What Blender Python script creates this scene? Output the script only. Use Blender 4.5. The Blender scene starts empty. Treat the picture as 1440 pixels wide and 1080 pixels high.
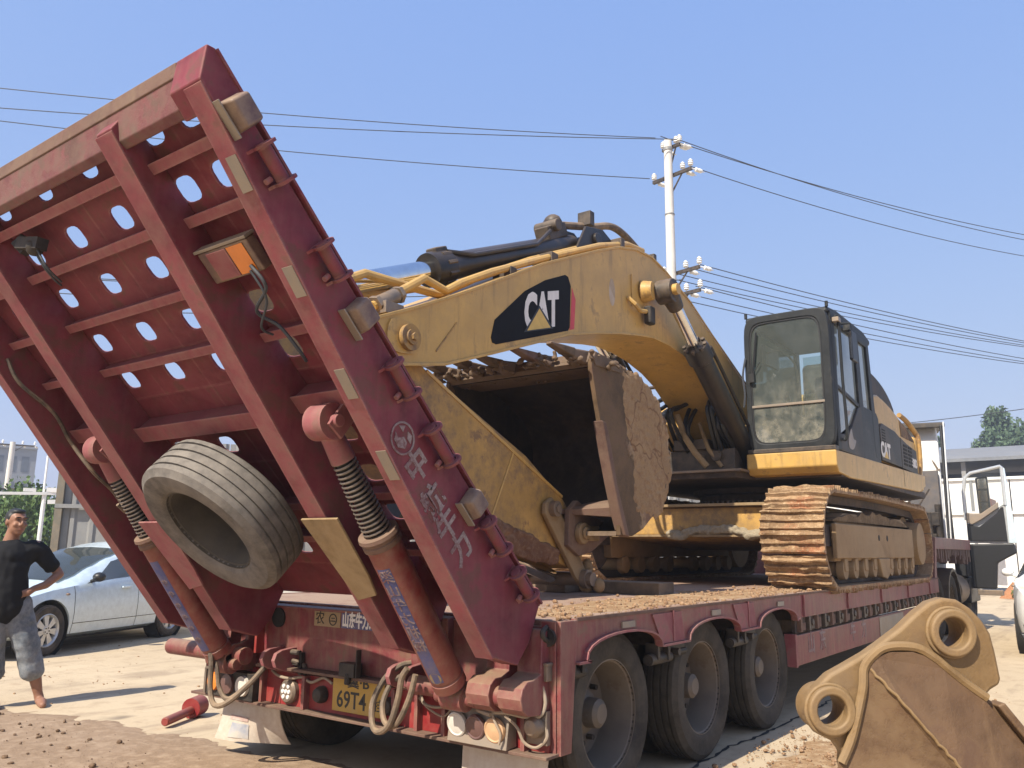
import bpy, math, random
from mathutils import Vector, Matrix, Euler
PI = math.pi
rnd = random.Random(7)
scene = bpy.context.scene
COL = scene.collection

# ---------------------------------------------------------------- camera
cam_d = bpy.data.cameras.new('camera')
cam = bpy.data.objects.new('camera', cam_d); COL.objects.link(cam)
cam_d.sensor_width = 36.0
cam_d.lens = 28.95
cam_d.clip_start = 0.05; cam_d.clip_end = 3000
def cam_matrix(yaw, pitch, roll, loc):
    y, p, r = map(math.radians, (yaw, pitch, roll))
    f = Vector((-math.sin(y)*math.cos(p), math.cos(y)*math.cos(p), math.sin(p)))
    rt = Vector((math.cos(y), math.sin(y), 0)); up = rt.cross(f)
    r2 = rt*math.cos(r)+up*math.sin(r); u2 = -rt*math.sin(r)+up*math.cos(r)
    m = Matrix.Identity(4)
    for i in range(3):
        m[i][0] = r2[i]; m[i][1] = u2[i]; m[i][2] = -f[i]; m[i][3] = loc[i]
    return m
cam.matrix_world = cam_matrix(36.7257, 11.3179, 0.6127, (3.9049, -3.6433, 1.3922))
scene.camera = cam

# ---------------------------------------------------------------- sky and sun
SUN_EL = math.radians(46.4)
world = bpy.data.worlds.new('World'); scene.world = world; world.use_nodes = True
nt = world.node_tree; nt.nodes.clear()
sky = nt.nodes.new('ShaderNodeTexSky'); sky.sky_type = 'NISHITA'; sky.sun_disc = False
sky.sun_elevation = SUN_EL; sky.sun_rotation = math.radians(183)
sky.altitude = 50; sky.air_density = 1.0; sky.dust_density = .9; sky.ozone_density = 2.4
bg = nt.nodes.new('ShaderNodeBackground'); bg.inputs['Strength'].default_value = 0.14
wo = nt.nodes.new('ShaderNodeOutputWorld')
# haze evens the sky out: each channel is flattened a little on its way into the background
sepc = nt.nodes.new('ShaderNodeSeparateColor'); comb = nt.nodes.new('ShaderNodeCombineColor'); nt.links.new(sky.outputs[0], sepc.inputs[0])
for ch_, (gam_, gain_) in enumerate(((.50, .745), (.33, .985), (.07, 2.02))):
    pw = nt.nodes.new('ShaderNodeMath'); pw.operation = 'POWER'; pw.inputs[1].default_value = gam_; nt.links.new(sepc.outputs[ch_], pw.inputs[0])
    ml = nt.nodes.new('ShaderNodeMath'); ml.operation = 'MULTIPLY'; ml.inputs[1].default_value = gain_; nt.links.new(pw.outputs[0], ml.inputs[0])
    nt.links.new(ml.outputs[0], comb.inputs[ch_])
nt.links.new(comb.outputs[0], bg.inputs[0]); nt.links.new(bg.outputs[0], wo.inputs[0])
sun_d = bpy.data.lights.new('sun', 'SUN'); sun_d.energy = 2.75; sun_d.angle = math.radians(0.55)
sun_d.color = (1.0, 0.925, 0.79)
sun = bpy.data.objects.new('sun', sun_d); COL.objects.link(sun)
sun_dir = Vector((0.035, math.cos(SUN_EL), -math.sin(SUN_EL))).normalized()
sun.rotation_euler = sun_dir.to_track_quat('-Z', 'Y').to_euler()
sun.location = (0, -20, 25)
vs = scene.view_settings
vs.view_transform = 'Standard'; vs.look = 'None'; vs.exposure = 1.5; vs.gamma = 1.0; vs.use_curve_mapping = False

# ---------------------------------------------------------------- materials
def nodes_of(name):
    m = bpy.data.materials.new(name); m.use_nodes = True
    t = m.node_tree; b = t.nodes['Principled BSDF']
    return m, t, b
def ramp(t, src, lo, hi):
    n = t.nodes.new('ShaderNodeMapRange'); n.inputs[1].default_value = lo; n.inputs[2].default_value = hi
    t.links.new(src, n.inputs[0]); return n.outputs[0]
def mixc(t, fac, a, b):
    n = t.nodes.new('ShaderNodeMix'); n.data_type = 'RGBA'
    if hasattr(fac, 'is_output'): t.links.new(fac, n.inputs[0])
    else: n.inputs[0].default_value = fac
    for k, c in ((6, a), (7, b)):
        if hasattr(c, 'is_output'): t.links.new(c, n.inputs[k])
        else: n.inputs[k].default_value = (*c, 1)
    return n.outputs[2]
def noise(t, vec, scale, detail=6, rough=.6):
    n = t.nodes.new('ShaderNodeTexNoise'); n.inputs['Scale'].default_value = scale
    n.inputs['Detail'].default_value = detail; n.inputs['Roughness'].default_value = rough
    t.links.new(vec, n.inputs['Vector']); return n.outputs['Fac']
def mul(t, a, b, op='MULTIPLY'):
    n = t.nodes.new('ShaderNodeMath'); n.operation = op; n.use_clamp = True
    for k, c in ((0, a), (1, b)):
        if hasattr(c, 'is_output'): t.links.new(c, n.inputs[k])
        else: n.inputs[k].default_value = c
    return n.outputs[0]
def weathered(name, col, rough=.55, metal=0.0, var=.25, dust=(.40, .30, .21), dust_amt=.3, dust_top=.35,
              rust=None, rust_amt=0.0, scale=1.0, bump=.15, streak=0.0, spec=.4, bscale=60, edge=None, edge_amt=.7, chips=.45, drip=None):
    """Painted or bare surface: tone variation, dust (more on faces that look up), stains, rust patches, fine relief."""
    k_ = 1.0 if name in ('white_enamel', 'pale_concrete', 'white_mud_flap', 'shaded_facade', 'galvanised_sheet') else .76
    col, dust = tuple(c*k_ for c in col), tuple(c*k_ for c in dust)
    if rust: rust = tuple(c*k_ for c in rust)
    m, t, b = nodes_of(name)
    tc = t.nodes.new('ShaderNodeTexCoord').outputs['Object']
    n1 = noise(t, tc, 3.1*scale, 8, .65); n2 = noise(t, tc, 11*scale, 8, .7); n3 = noise(t, tc, .9*scale, 5, .6)
    lo = tuple(c*(1-var) for c in col); hi = tuple(min(1, c*(1+var*.6)) for c in col)
    c = mixc(t, ramp(t, n1, .36, .64), lo, hi)
    if rust:
        rm = ramp(t, mul(t, n2, ramp(t, n1, .25, .8)), .34-.2*rust_amt, .40-.12*rust_amt)
        c = mixc(t, mul(t, rm, min(1, .5+rust_amt)), c, rust)
    if streak:
        mp = t.nodes.new('ShaderNodeMapping'); mp.inputs['Scale'].default_value = (9*scale, 9*scale, .7*scale)
        t.links.new(tc, mp.inputs[0])
        s = noise(t, mp.outputs[0], 2.2, 5, .6)
        c = mixc(t, mul(t, ramp(t, s, .48, .75), streak), c, dust)
    if drip:
        mp2 = t.nodes.new('ShaderNodeMapping'); mp2.inputs['Scale'].default_value = (7*scale, 7*scale, .9*scale); mp2.inputs['Location'].default_value = (3.3, 1.7, .4)
        t.links.new(tc, mp2.inputs[0])
        c = mixc(t, mul(t, ramp(t, noise(t, mp2.outputs[0], 1.7, 7, .65), .55, .72), .6), c, drip)
    if chips:
        nc = noise(t, tc, 34*scale, 6, .75); nd = noise(t, tc, 1.7*scale, 4, .6)
        c = mixc(t, mul(t, mul(t, ramp(t, nc, .60, .655), ramp(t, nd, .42, .62)), chips), c, rust if rust else tuple(x*.45 for x in col))
    if edge:
        bv = t.nodes.new('ShaderNodeBevel'); bv.samples = 3; bv.inputs['Radius'].default_value = .016
        ge = t.nodes.new('ShaderNodeNewGeometry'); dp = t.nodes.new('ShaderNodeVectorMath'); dp.operation = 'DOT_PRODUCT'
        t.links.new(bv.outputs[0], dp.inputs[0]); t.links.new(ge.outputs['Normal'], dp.inputs[1])
        e_ = mul(t, ramp(t, dp.outputs['Value'], .995, .90), ramp(t, n2, .36, .60))
        c = mixc(t, mul(t, e_, edge_amt), c, edge)
    if dust_amt or dust_top:
        g = t.nodes.new('ShaderNodeNewGeometry'); sx = t.nodes.new('ShaderNodeSeparateXYZ')
        t.links.new(g.outputs['Normal'], sx.inputs[0])
        up = mul(t, ramp(t, sx.outputs[2], .1, .95), dust_top)
        am = t.nodes.new('ShaderNodeMath'); am.operation = 'ADD'; t.links.new(n3, am.inputs[0]); t.links.new(n2, am.inputs[1])
        d = mul(t, ramp(t, am.outputs[0], .86, 1.22), dust_amt*1.5)
        c = mixc(t, mul(t, up, mul(t, d, dust_amt*.15, 'ADD'), 'ADD'), c, dust)
    t.links.new(c, b.inputs['Base Color'])
    b.inputs['Metallic'].default_value = metal
    rr = t.nodes.new('ShaderNodeMapRange'); t.links.new(n2, rr.inputs[0])
    rr.inputs[3].default_value = max(.03, rough-.12); rr.inputs[4].default_value = min(1, rough+.15)
    t.links.new(rr.outputs[0], b.inputs['Roughness'])
    b.inputs['Specular IOR Level'].default_value = spec
    if bump:
        bn = noise(t, tc, bscale*scale, 6, .7)
        bp = t.nodes.new('ShaderNodeBump'); bp.inputs['Strength'].default_value = bump; bp.inputs['Distance'].default_value = .01
        t.links.new(mul(t, bn, n2, 'ADD'), bp.inputs['Height']); t.links.new(bp.outputs[0], b.inputs['Normal'])
    return m
def soil(name, c1, c2, c3, scale=1.0, bump=.6, dist=.03, rough=.95):
    m, t, b = nodes_of(name)
    tc = t.nodes.new('ShaderNodeTexCoord').outputs['Object']
    n1 = noise(t, tc, 1.3*scale, 8, .65); n2 = noise(t, tc, 9*scale, 9, .7); n3 = noise(t, tc, 45*scale, 6, .7)
    c = mixc(t, ramp(t, n1, .35, .65), c1, c2)
    c = mixc(t, ramp(t, n2, .48, .68), c, c3)
    c = mixc(t, mul(t, ramp(t, n3, .4, .75), .35), c, tuple(x*.55 for x in c1))
    t.links.new(c, b.inputs['Base Color']); b.inputs['Roughness'].default_value = rough
    b.inputs['Specular IOR Level'].default_value = .15
    bp = t.nodes.new('ShaderNodeBump'); bp.inputs['Strength'].default_value = bump; bp.inputs['Distance'].default_value = dist
    t.links.new(mul(t, n2, n3, 'ADD'), bp.inputs['Height']); t.links.new(bp.outputs[0], b.inputs['Normal'])
    return m
def plain(name, col, rough=.5, metal=0, spec=.5, coat=0, trans=0):
    m, t, b = nodes_of(name)
    tc = t.nodes.new('ShaderNodeTexCoord').outputs['Object']
    n = noise(t, tc, 14, 5, .6)
    c = mixc(t, ramp(t, n, .3, .7), tuple(x*.88 for x in col), tuple(min(1, x*1.06) for x in col))
    t.links.new(c, b.inputs['Base Color'])
    b.inputs['Roughness'].default_value = rough; b.inputs['Metallic'].default_value = metal
    b.inputs['Specular IOR Level'].default_value = spec; b.inputs['Coat Weight'].default_value = coat
    b.inputs['Transmission Weight'].default_value = trans
    return m
def glass(name, tint, opacity=.25, rough=.03, dirt=.0):
    """Thin window pane: a clear and a glossy layer, optional dried dirt."""
    m, t, b = nodes_of(name)
    out = t.nodes['Material Output']
    tr = t.nodes.new('ShaderNodeBsdfTransparent'); tr.inputs[0].default_value = (*tint, 1)
    b.inputs['Base Color'].default_value = (*(x*.25 for x in tint), 1); b.inputs['Roughness'].default_value = rough
    b.inputs['Specular IOR Level'].default_value = .8
    mx = t.nodes.new('ShaderNodeMixShader')
    fr = t.nodes.new('ShaderNodeFresnel'); fr.inputs[0].default_value = 1.5
    tc = t.nodes.new('ShaderNodeTexCoord').outputs['Object']
    f = mul(t, fr.outputs[0], opacity, 'ADD')
    if dirt:
        s = t.nodes.new('ShaderNodeSeparateXYZ'); t.links.new(tc, s.inputs[0])
        low = ramp(t, s.outputs[2], .1, -.75)
        dn = mul(t, ramp(t, noise(t, tc, 6, 8, .7), .35, .75), mul(t, low, .12, 'ADD'))
        f = mul(t, f, mul(t, dn, dirt), 'ADD')
        c = mixc(t, dn, tuple(x*.25 for x in tint), (.42, .36, .26)); t.links.new(c, b.inputs['Base Color'])
    t.links.new(f, mx.inputs[0]); t.links.new(tr.outputs[0], mx.inputs[1]); t.links.new(b.outputs[0], mx.inputs[2])
    t.links.new(mx.outputs[0], out.inputs[0])
    return m

DUST = (.36, .255, .165)
M = {}
M['red'] = weathered('trailer_red_paint', (.23, .028, .044), .5, edge=(.34, .17, .14), var=.35, dust=DUST, dust_amt=.26, dust_top=.5, streak=.35, rust=(.12, .05, .03), rust_amt=.15)
M['ramp_red'] = weathered('ramp_red_paint', (.215, .030, .050), .62, edge=(.36, .17, .15), spec=.25, drip=(.075, .022, .02), var=.35, dust=(.30, .14, .125), dust_amt=.2, dust_top=.3, streak=.15, rust=(.10, .045, .03), rust_amt=.2)
M['flange_red'] = weathered('worn_pink_red_flange', (.33, .078, .098), .6, spec=.25, drip=(.13, .04, .04), edge=(.40, .22, .19), var=.28, dust=(.33, .19, .16), dust_amt=.4, dust_top=.3, rust=(.14, .06, .04), rust_amt=.1)
M['bright_red'] = weathered('bright_red_paint', (.34, .020, .026), .42, var=.2, dust=DUST, dust_amt=.15, dust_top=.3)
M['deck'] = weathered('dusty_red_deck', (.24, .065, .055), .8, var=.3, dust=(.42, .29, .21), dust_amt=.7, dust_top=.45, bump=.35, rust=(.12, .06, .04), rust_amt=.2)
M['tan'] = weathered('rusty_tan_edge', (.17, .088, .068), .8, var=.35, dust=(.26, .175, .12), dust_amt=.5, rust=(.10, .035, .03), rust_amt=.4, bump=.4)
M['tip'] = weathered('scuffed_tip_bar', (.20, .055, .060), .75, var=.35, dust=(.24, .155, .12), dust_amt=.45, dust_top=.5, rust=(.08, .03, .025), rust_amt=.35, bump=.4)
M['dust_plate'] = weathered('dusty_tan_plate', (.28, .18, .085), .8, var=.3, dust=(.37, .26, .14), dust_amt=.6, bump=.3)
M['grey_lamp'] = weathered('dusty_lamp_box', (.15, .085, .085), .5, var=.2, dust=DUST, dust_amt=.5)
M['sticker'] = weathered('worn_reflective_tape', (.30, .26, .22), .4, var=.25, dust=DUST, dust_amt=.4, bump=.05)
M['black_steel'] = weathered('black_steel', (.035, .030, .028), .5, var=.3, dust=DUST, dust_amt=.18, dust_top=.35)
M['dark_under'] = weathered('dark_undercarriage', (.05, .036, .03), .8, var=.3, dust=(.2, .14, .1), dust_amt=.4)
M['rubber'] = weathered('dusty_tyre_rubber', (.060, .053, .046), .85, var=.25, dust=(.30, .25, .18), dust_amt=.36, dust_top=.2, bump=.2, spec=.2)
M['tread'] = weathered('tyre_tread_rubber', (.050, .045, .040), .88, var=.3, dust=(.17, .145, .11), dust_amt=.3, dust_top=.25, bump=.25, spec=.2)
M['spare_rubber'] = weathered('dusty_spare_rubber', (.120, .110, .104), .9, var=.3, dust=(.29, .26, .23), dust_amt=.5, dust_top=.3, bump=.2, spec=.15)
M['groove'] = plain('groove_black', (.018, .017, .016), .9)
M['spare_rim'] = weathered('shaded_spare_rim', (.075, .066, .058), .7, metal=.1, var=.3, dust=(.13, .11, .085), dust_amt=.4)  # rim darkened: the shade of its hollow is put into the colour
M['rim'] = weathered('dusty_steel_rim', (.20, .165, .135), .6, metal=.2, var=.25, dust=(.21, .175, .135), dust_amt=.5, rust=(.12, .07, .05), rust_amt=.1)
M['yellow'] = weathered('excavator_yellow', (.70, .415, .105), .42, edge=(.62, .44, .20), edge_amt=.4, chips=.5, drip=(.16, .10, .04), var=.14, dust=(.50, .34, .15), dust_amt=.25, dust_top=.3, streak=.12, rust=(.22, .12, .05), rust_amt=.02)
M['yellow_mud'] = weathered('muddy_excavator_yellow', (.62, .36, .095), .6, var=.25, dust=(.27, .17, .085), dust_amt=.7, dust_top=.4, rust=(.20, .09, .05), rust_amt=.3, bump=.3)
M['cab_grey'] = weathered('cab_dark_grey', (.019, .022, .025), .5, spec=.22, var=.25, dust=(.12, .12, .115), dust_amt=.12, dust_top=.3, rust=(.09, .08, .07), rust_amt=.05)
M['dark_panel'] = weathered('dark_grey_panel', (.022, .022, .024), .5, spec=.22, var=.25, dust=(.18, .14, .10), dust_amt=.25)
M['black'] = plain('satin_black', (.014, .014, .015), .45)
M['chrome'] = plain('chrome_rod', (.75, .74, .72), .12, metal=1)
M['steel'] = weathered('dusty_bare_steel', (.26, .22, .19), .5, metal=.5, var=.3, dust=DUST, dust_amt=.5)
M['bucket'] = weathered('mud_worn_bucket', (.135, .085, .045), .75, var=.4, dust=(.20, .135, .092), dust_amt=.55, dust_top=.3, rust=(.085, .035, .024), rust_amt=.3, bump=.5)
M['bucket_mud'] = soil('dried_mud_crust', (.29, .19, .105), (.34, .23, .13), (.22, .125, .068), 1.6, .5, .02)
def cracked(m):
    t = m.node_tree; b = t.nodes['Principled BSDF']; old = b.inputs['Base Color'].links[0].from_socket
    tc = t.nodes.new('ShaderNodeTexCoord').outputs['Object']; nz = t.nodes.new('ShaderNodeTexNoise'); nz.inputs['Scale'].default_value = 5; t.links.new(tc, nz.inputs['Vector'])
    mx = t.nodes.new('ShaderNodeMix'); mx.data_type = 'RGBA'; mx.inputs[0].default_value = .25; t.links.new(tc, mx.inputs[6]); t.links.new(nz.outputs['Color'], mx.inputs[7])
    vo = t.nodes.new('ShaderNodeTexVoronoi'); vo.feature = 'DISTANCE_TO_EDGE'; vo.inputs['Scale'].default_value = 2.3; t.links.new(mx.outputs[2], vo.inputs['Vector'])
    t.links.new(mixc(t, ramp(t, vo.outputs[0], .022, .004), old, (.17, .095, .055)), b.inputs['Base Color']); return m
cracked(M['bucket_mud'])
M['bucket_in'] = weathered('shaded_bucket_inside', (.030, .020, .015), .85, var=.4, dust=(.08, .055, .04), dust_amt=.5, rust=(.06, .03, .02), rust_amt=.3, bump=.4)  # near-black: the shade inside the bucket is put into the colour
def shoe_mat():
    m, t, b = nodes_of('rusty_muddy_shoe')
    tc = t.nodes.new('ShaderNodeTexCoord').outputs['Object']; oi = t.nodes.new('ShaderNodeObjectInfo')
    va = t.nodes.new('ShaderNodeVectorMath'); va.operation = 'MULTIPLY_ADD'
    va.inputs[1].default_value = (1, 1, 1); t.links.new(tc, va.inputs[0])
    cb = t.nodes.new('ShaderNodeCombineXYZ'); mm = t.nodes.new('ShaderNodeMath'); mm.operation = 'MULTIPLY'; mm.inputs[1].default_value = 37
    t.links.new(oi.outputs['Random'], mm.inputs[0]); t.links.new(mm.outputs[0], cb.inputs[0]); t.links.new(mm.outputs[0], cb.inputs[2]); t.links.new(cb.outputs[0], va.inputs[2])
    v = va.outputs[0]
    n1 = noise(t, v, 5, 9, .7); n2 = noise(t, v, 19, 9, .75); n3 = noise(t, v, 2.1, 5, .6); n4 = noise(t, v, 60, 5, .7)
    c = mixc(t, ramp(t, n1, .38, .62), (.22, .135, .072), (.40, .26, .145))
    c = mixc(t, mul(t, ramp(t, n3, .56, .66), ramp(t, n2, .40, .58)), c, (.34, .10, .04))
    c = mixc(t, ramp(t, n2, .52, .64), c, (.50, .36, .215))
    c = mixc(t, mul(t, ramp(t, n4, .55, .7), .6), c, (.05, .028, .02))
    t.links.new(c, b.inputs['Base Color']); b.inputs['Roughness'].default_value = .85; b.inputs['Specular IOR Level'].default_value = .25
    bp = t.nodes.new('ShaderNodeBump'); bp.inputs['Strength'].default_value = .9; bp.inputs['Distance'].default_value = .02
    t.links.new(mul(t, n2, mul(t, n4, .4), 'ADD'), bp.inputs['Height']); t.links.new(bp.outputs[0], b.inputs['Normal'])
    return m
M['track'] = shoe_mat()
M['track_frame'] = weathered('dusty_track_frame', (.37, .235, .115), .85, var=.2, dust=(.42, .29, .16), dust_amt=.6, bump=.4)
M['spare_yellow'] = weathered('worn_yellow_brown_casting', (.285, .170, .068), .62, edge=(.38, .25, .11), edge_amt=.8, chips=.8, drip=(.13, .075, .03), var=.32, dust=(.30, .205, .11), dust_amt=.5, dust_top=.2, rust=(.15, .075, .03), rust_amt=.55, bump=.35)
M['spare_brown'] = weathered('worn_brown_plate', (.165, .090, .045), .6, edge=(.30, .19, .10), chips=.6, drip=(.20, .12, .06), var=.35, dust=(.20, .125, .07), dust_amt=.4, dust_top=.2, rust=(.085, .032, .02), rust_amt=.45, bump=.4)
M['white'] = weathered('white_enamel', (.78, .78, .76), .4, var=.05, dust=(.5, .44, .36), dust_amt=.12, dust_top=.1)
M['flap'] = weathered('white_mud_flap', (.58, .52, .44), .6, var=.1, dust=(.42, .33, .25), dust_amt=.55, streak=.35)
M['mark_white'] = plain('marking_white', (.70, .66, .62), .6)
M['worn_white'] = weathered('worn_white_lettering', (.42, .35, .34), .7, var=.25, dust=(.16, .05, .05), dust_amt=.55, scale=6)
M['mark_red'] = plain('marking_red', (.55, .05, .06), .5)
M['mark_blue'] = weathered('blue_label', (.045, .075, .27), .5, var=.2, dust=DUST, dust_amt=.3)
M['mark_yellow'] = plain('marking_yellow', (.62, .40, .09), .5)
M['plate_yellow'] = weathered('yellow_number_plate', (.62, .36, .035), .45, var=.12, dust=(.5, .35, .16), dust_amt=.4)
M['tag_olive'] = weathered('dirty_yellow_tag', (.42, .29, .14), .6, var=.2, dust=DUST, dust_amt=.5)
M['amber'] = plain('amber_lens', (.65, .20, .03), .25)
M['lens_clear'] = plain('dusty_clear_lens', (.60, .55, .48), .3)
M['lens_dark'] = plain('dark_red_lens', (.13, .07, .06), .3)
M['lens_peach'] = plain('faded_orange_lens', (.55, .34, .19), .35)
M['hose'] = weathered('dusty_hose', (.055, .046, .042), .7, var=.3, dust=DUST, dust_amt=.5)
M['rope'] = weathered('dirty_rope', (.42, .34, .26), .9, var=.2, dust=DUST, dust_amt=.4)
M['wood'] = weathered('weathered_timber', (.16, .115, .08), .85, var=.35, dust=DUST, dust_amt=.35, bump=.5)
M['concrete_pole'] = weathered('pale_concrete', (.62, .60, .56), .8, var=.08, dust=(.5, .45, .38), dust_amt=.15)
M['cable'] = plain('cable_black', (.045, .05, .06), .6)
M['insulator'] = plain('white_porcelain', (.75, .75, .73), .25)
M['galv'] = weathered('galvanised_sheet', (.23, .235, .24), .5, metal=.15, var=.12, dust=(.30, .28, .25), dust_amt=.25, streak=.3)
M['cab_glass'] = glass('cab_window', (.72, .84, .80), .20, .03, dirt=.75)
M['car_glass'] = glass('car_window', (.25, .28, .28), .3, .02)
M['silver_blue'] = plain('silver_blue_paint', (.60, .70, .75), .28, metal=.15, coat=.6)
M['car_white'] = plain('white_car_paint', (.80, .80, .78), .25, coat=.6)
M['car_silver'] = plain('silver_car_paint', (.55, .56, .56), .25, metal=.4, coat=.5)
M['alloy'] = plain('silver_wheel', (.55, .55, .54), .35, metal=.5)
M['car_tyre'] = weathered('car_tyre', (.03, .03, .03), .85, var=.2, dust=DUST, dust_amt=.2, bump=.1)
M['skin'] = plain('tanned_skin', (.27, .135, .085), .5, spec=.35)
M['hair'] = plain('black_hair', (.012, .011, .010), .55)
M['tshirt'] = plain('black_cotton', (.014, .014, .016), .9, spec=.15)
M['denim'] = weathered('washed_denim', (.16, .19, .225), .9, var=.25, dust=(.36, .37, .38), dust_amt=.5, dust_top=.1, bump=.2, scale=3)
M['lip'] = plain('lips', (.25, .085, .07), .45)

# ---------------------------------------------------------------- mesh building
class MB:
    def __init__(self): self.v = []; self.f = []
    def add(self, vs_, fs):
        o = len(self.v); self.v += [tuple(p) for p in vs_]; self.f += [tuple(i+o for i in f) for f in fs]; return self
    def hexa(self, p):
        return self.add(p, [(0, 3, 2, 1), (4, 5, 6, 7), (0, 1, 5, 4), (1, 2, 6, 5), (2, 3, 7, 6), (3, 0, 4, 7)])
    def box(self, a, b):
        (x0, y0, z0), (x1, y1, z1) = a, b
        x0, x1 = sorted((x0, x1)); y0, y1 = sorted((y0, y1)); z0, z1 = sorted((z0, z1))
        return self.hexa([(x0, y0, z0), (x1, y0, z0), (x1, y1, z0), (x0, y1, z0), (x0, y0, z1), (x1, y0, z1), (x1, y1, z1), (x0, y1, z1)])
    def beam(self, p0, p1, w, h, up=(0, 0, 1)):
        p0 = Vector(p0); p1 = Vector(p1); d = (p1-p0).normalized(); s = d.cross(Vector(up)).normalized(); u = s.cross(d)
        q = []
        for p in (p0, p1):
            q += [p-s*w/2-u*h/2, p+s*w/2-u*h/2, p+s*w/2+u*h/2, p-s*w/2+u*h/2]
        return self.add(q, [(0, 1, 2, 3), (7, 6, 5, 4), (0, 4, 5, 1), (1, 5, 6, 2), (2, 6, 7, 3), (3, 7, 4, 0)])
    def prism(self, poly, fn, t0, t1):
        n = len(poly)
        vs_ = [fn(u, v, t0) for u, v in poly]+[fn(u, v, t1) for u, v in poly]
        fs = [tuple(range(n))[::-1], tuple(range(n, 2*n))]+[(i, (i+1) % n, (i+1) % n+n, i+n) for i in range(n)]
        return self.add(vs_, fs)
    def cyl(self, p0, p1, r0, r1=None, n=16, caps=True):
        r1 = r0 if r1 is None else r1
        p0 = Vector(p0); p1 = Vector(p1); d = (p1-p0).normalized()
        a = d.orthogonal().normalized(); b = d.cross(a)
        vs_ = []
        for p, r in ((p0, r0), (p1, r1)):
            vs_ += [p+(a*math.cos(2*PI*i/n)+b*math.sin(2*PI*i/n))*r for i in range(n)]
        fs = [(i, (i+1) % n, (i+1) % n+n, i+n) for i in range(n)]
        if caps: fs += [tuple(range(n))[::-1], tuple(range(n, 2*n))]
        return self.add(vs_, fs)
    def tube(self, pts, r, n=8, rr=None):
        pts = [Vector(p) for p in pts]; vs_ = []; a = None
        for i, p in enumerate(pts):
            d = (pts[min(i+1, len(pts)-1)]-pts[max(i-1, 0)]).normalized()
            if a is None: a = d.orthogonal().normalized()
            a = (a-d*a.dot(d)).normalized(); b = d.cross(a)
            k = rr[i] if rr else r
            vs_ += [p+(a*math.cos(2*PI*j/n)+b*math.sin(2*PI*j/n))*k for j in range(n)]
        fs = []
        for i in range(len(pts)-1):
            for j in range(n):
                k = (j+1) % n; fs.append((i*n+j, i*n+k, (i+1)*n+k, (i+1)*n+j))
        fs += [tuple(range(n))[::-1], tuple(range((len(pts)-1)*n, len(pts)*n))]
        return self.add(vs_, fs)
    def lathe(self, c, axis, prof, n=32, closed=False):
        c = Vector(c); d = Vector(axis).normalized(); a = d.orthogonal().normalized(); b = d.cross(a); vs_ = []
        for h, r in prof:
            vs_ += [c+d*h+(a*math.cos(2*PI*j/n)+b*math.sin(2*PI*j/n))*r for j in range(n)]
        fs = []; m = len(prof)
        for i in range(m if closed else m-1):
            i2 = (i+1) % m
            for j in range(n):
                k = (j+1) % n; fs.append((i*n+j, i*n+k, i2*n+k, i2*n+j))
        return self.add(vs_, fs)
    def ball(self, c, r, n=12, m=8):
        rx, ry, rz = r if isinstance(r, (tuple, list)) else (r, r, r); c = Vector(c); vs_ = [c+Vector((0, 0, rz))]
        for i in range(1, m):
            t = PI*i/m
            vs_ += [c+Vector((rx*math.sin(t)*math.cos(2*PI*j/n), ry*math.sin(t)*math.sin(2*PI*j/n), rz*math.cos(t))) for j in range(n)]
        vs_.append(c-Vector((0, 0, rz))); fs = [(0, 1+j, 1+(j+1) % n) for j in range(n)]
        for i in range(m-2):
            for j in range(n):
                a = 1+i*n+j; b = 1+i*n+(j+1) % n; fs.append((a, a+n, b+n, b))
        L = len(vs_)-1; o = 1+(m-2)*n; fs += [(o+(j+1) % n, o+j, L) for j in range(n)]
        return self.add(vs_, fs)
    def ring_plate(self, outer, inner, fn, t0, t1):
        """plate with a hole: two outlines of equal count"""
        n = len(outer); vs_ = []
        for t in (t0, t1):
            vs_ += [fn(u, v, t) for u, v in outer]+[fn(u, v, t) for u, v in inner]
        fs = []
        for i in range(n):
            k = (i+1) % n
            fs += [(i, n+i, n+k, k), (2*n+i, 2*n+k, 3*n+k, 3*n+i), (i, k, 2*n+k, 2*n+i), (n+i, 3*n+i, 3*n+k, n+k)]
        return self.add(vs_, fs)
    def map(self, fn): self.v = [tuple(fn(*p)) for p in self.v]; return self

WLOC = {}
def empty(name, loc, parent=None):
    o = bpy.data.objects.new(name, None); COL.objects.link(o); o.empty_display_size = .2
    loc = Vector(loc); WLOC[o] = loc
    o.location = loc-(WLOC[parent] if parent else Vector())
    if parent: o.parent = parent
    return o
def mesh_of(name, mb, smooth=35, origin=Vector((0, 0, 0)), fixn=True):
    me = bpy.data.meshes.new(name)
    me.from_pydata([Vector(p)-origin for p in mb.v], [], mb.f)
    if fixn:
        import bmesh
        bm = bmesh.new(); bm.from_mesh(me); bmesh.ops.recalc_face_normals(bm, faces=bm.faces); bm.to_mesh(me); bm.free()
    if smooth:
        me.polygons.foreach_set('use_smooth', [True]*len(me.polygons)); me.set_sharp_from_angle(angle=math.radians(smooth))
    me.update(); return me
def obj(name, mb, mat, parent=None, smooth=35, bevel=0, base=None, fixn=True, segs=2):
    n = len(mb.v); lo = [min(p[i] for p in mb.v) for i in range(3)]; hi = [max(p[i] for p in mb.v) for i in range(3)]
    c = Vector(base) if base else Vector([(lo[i]+hi[i])/2 for i in range(3)])
    o = bpy.data.objects.new(name, mesh_of(name, mb, smooth, c, fixn)); COL.objects.link(o)
    o.data.materials.append(M[mat] if isinstance(mat, str) else mat)
    WLOC[o] = c; o.location = c-(WLOC[parent] if parent else Vector())
    if parent: o.parent = parent
    if bevel:
        b = o.modifiers.new('bevel', 'BEVEL'); b.width = bevel; b.segments = segs; b.limit_method = 'ANGLE'; b.angle_limit = math.radians(40)
        b.harden_normals = True
    return o
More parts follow.
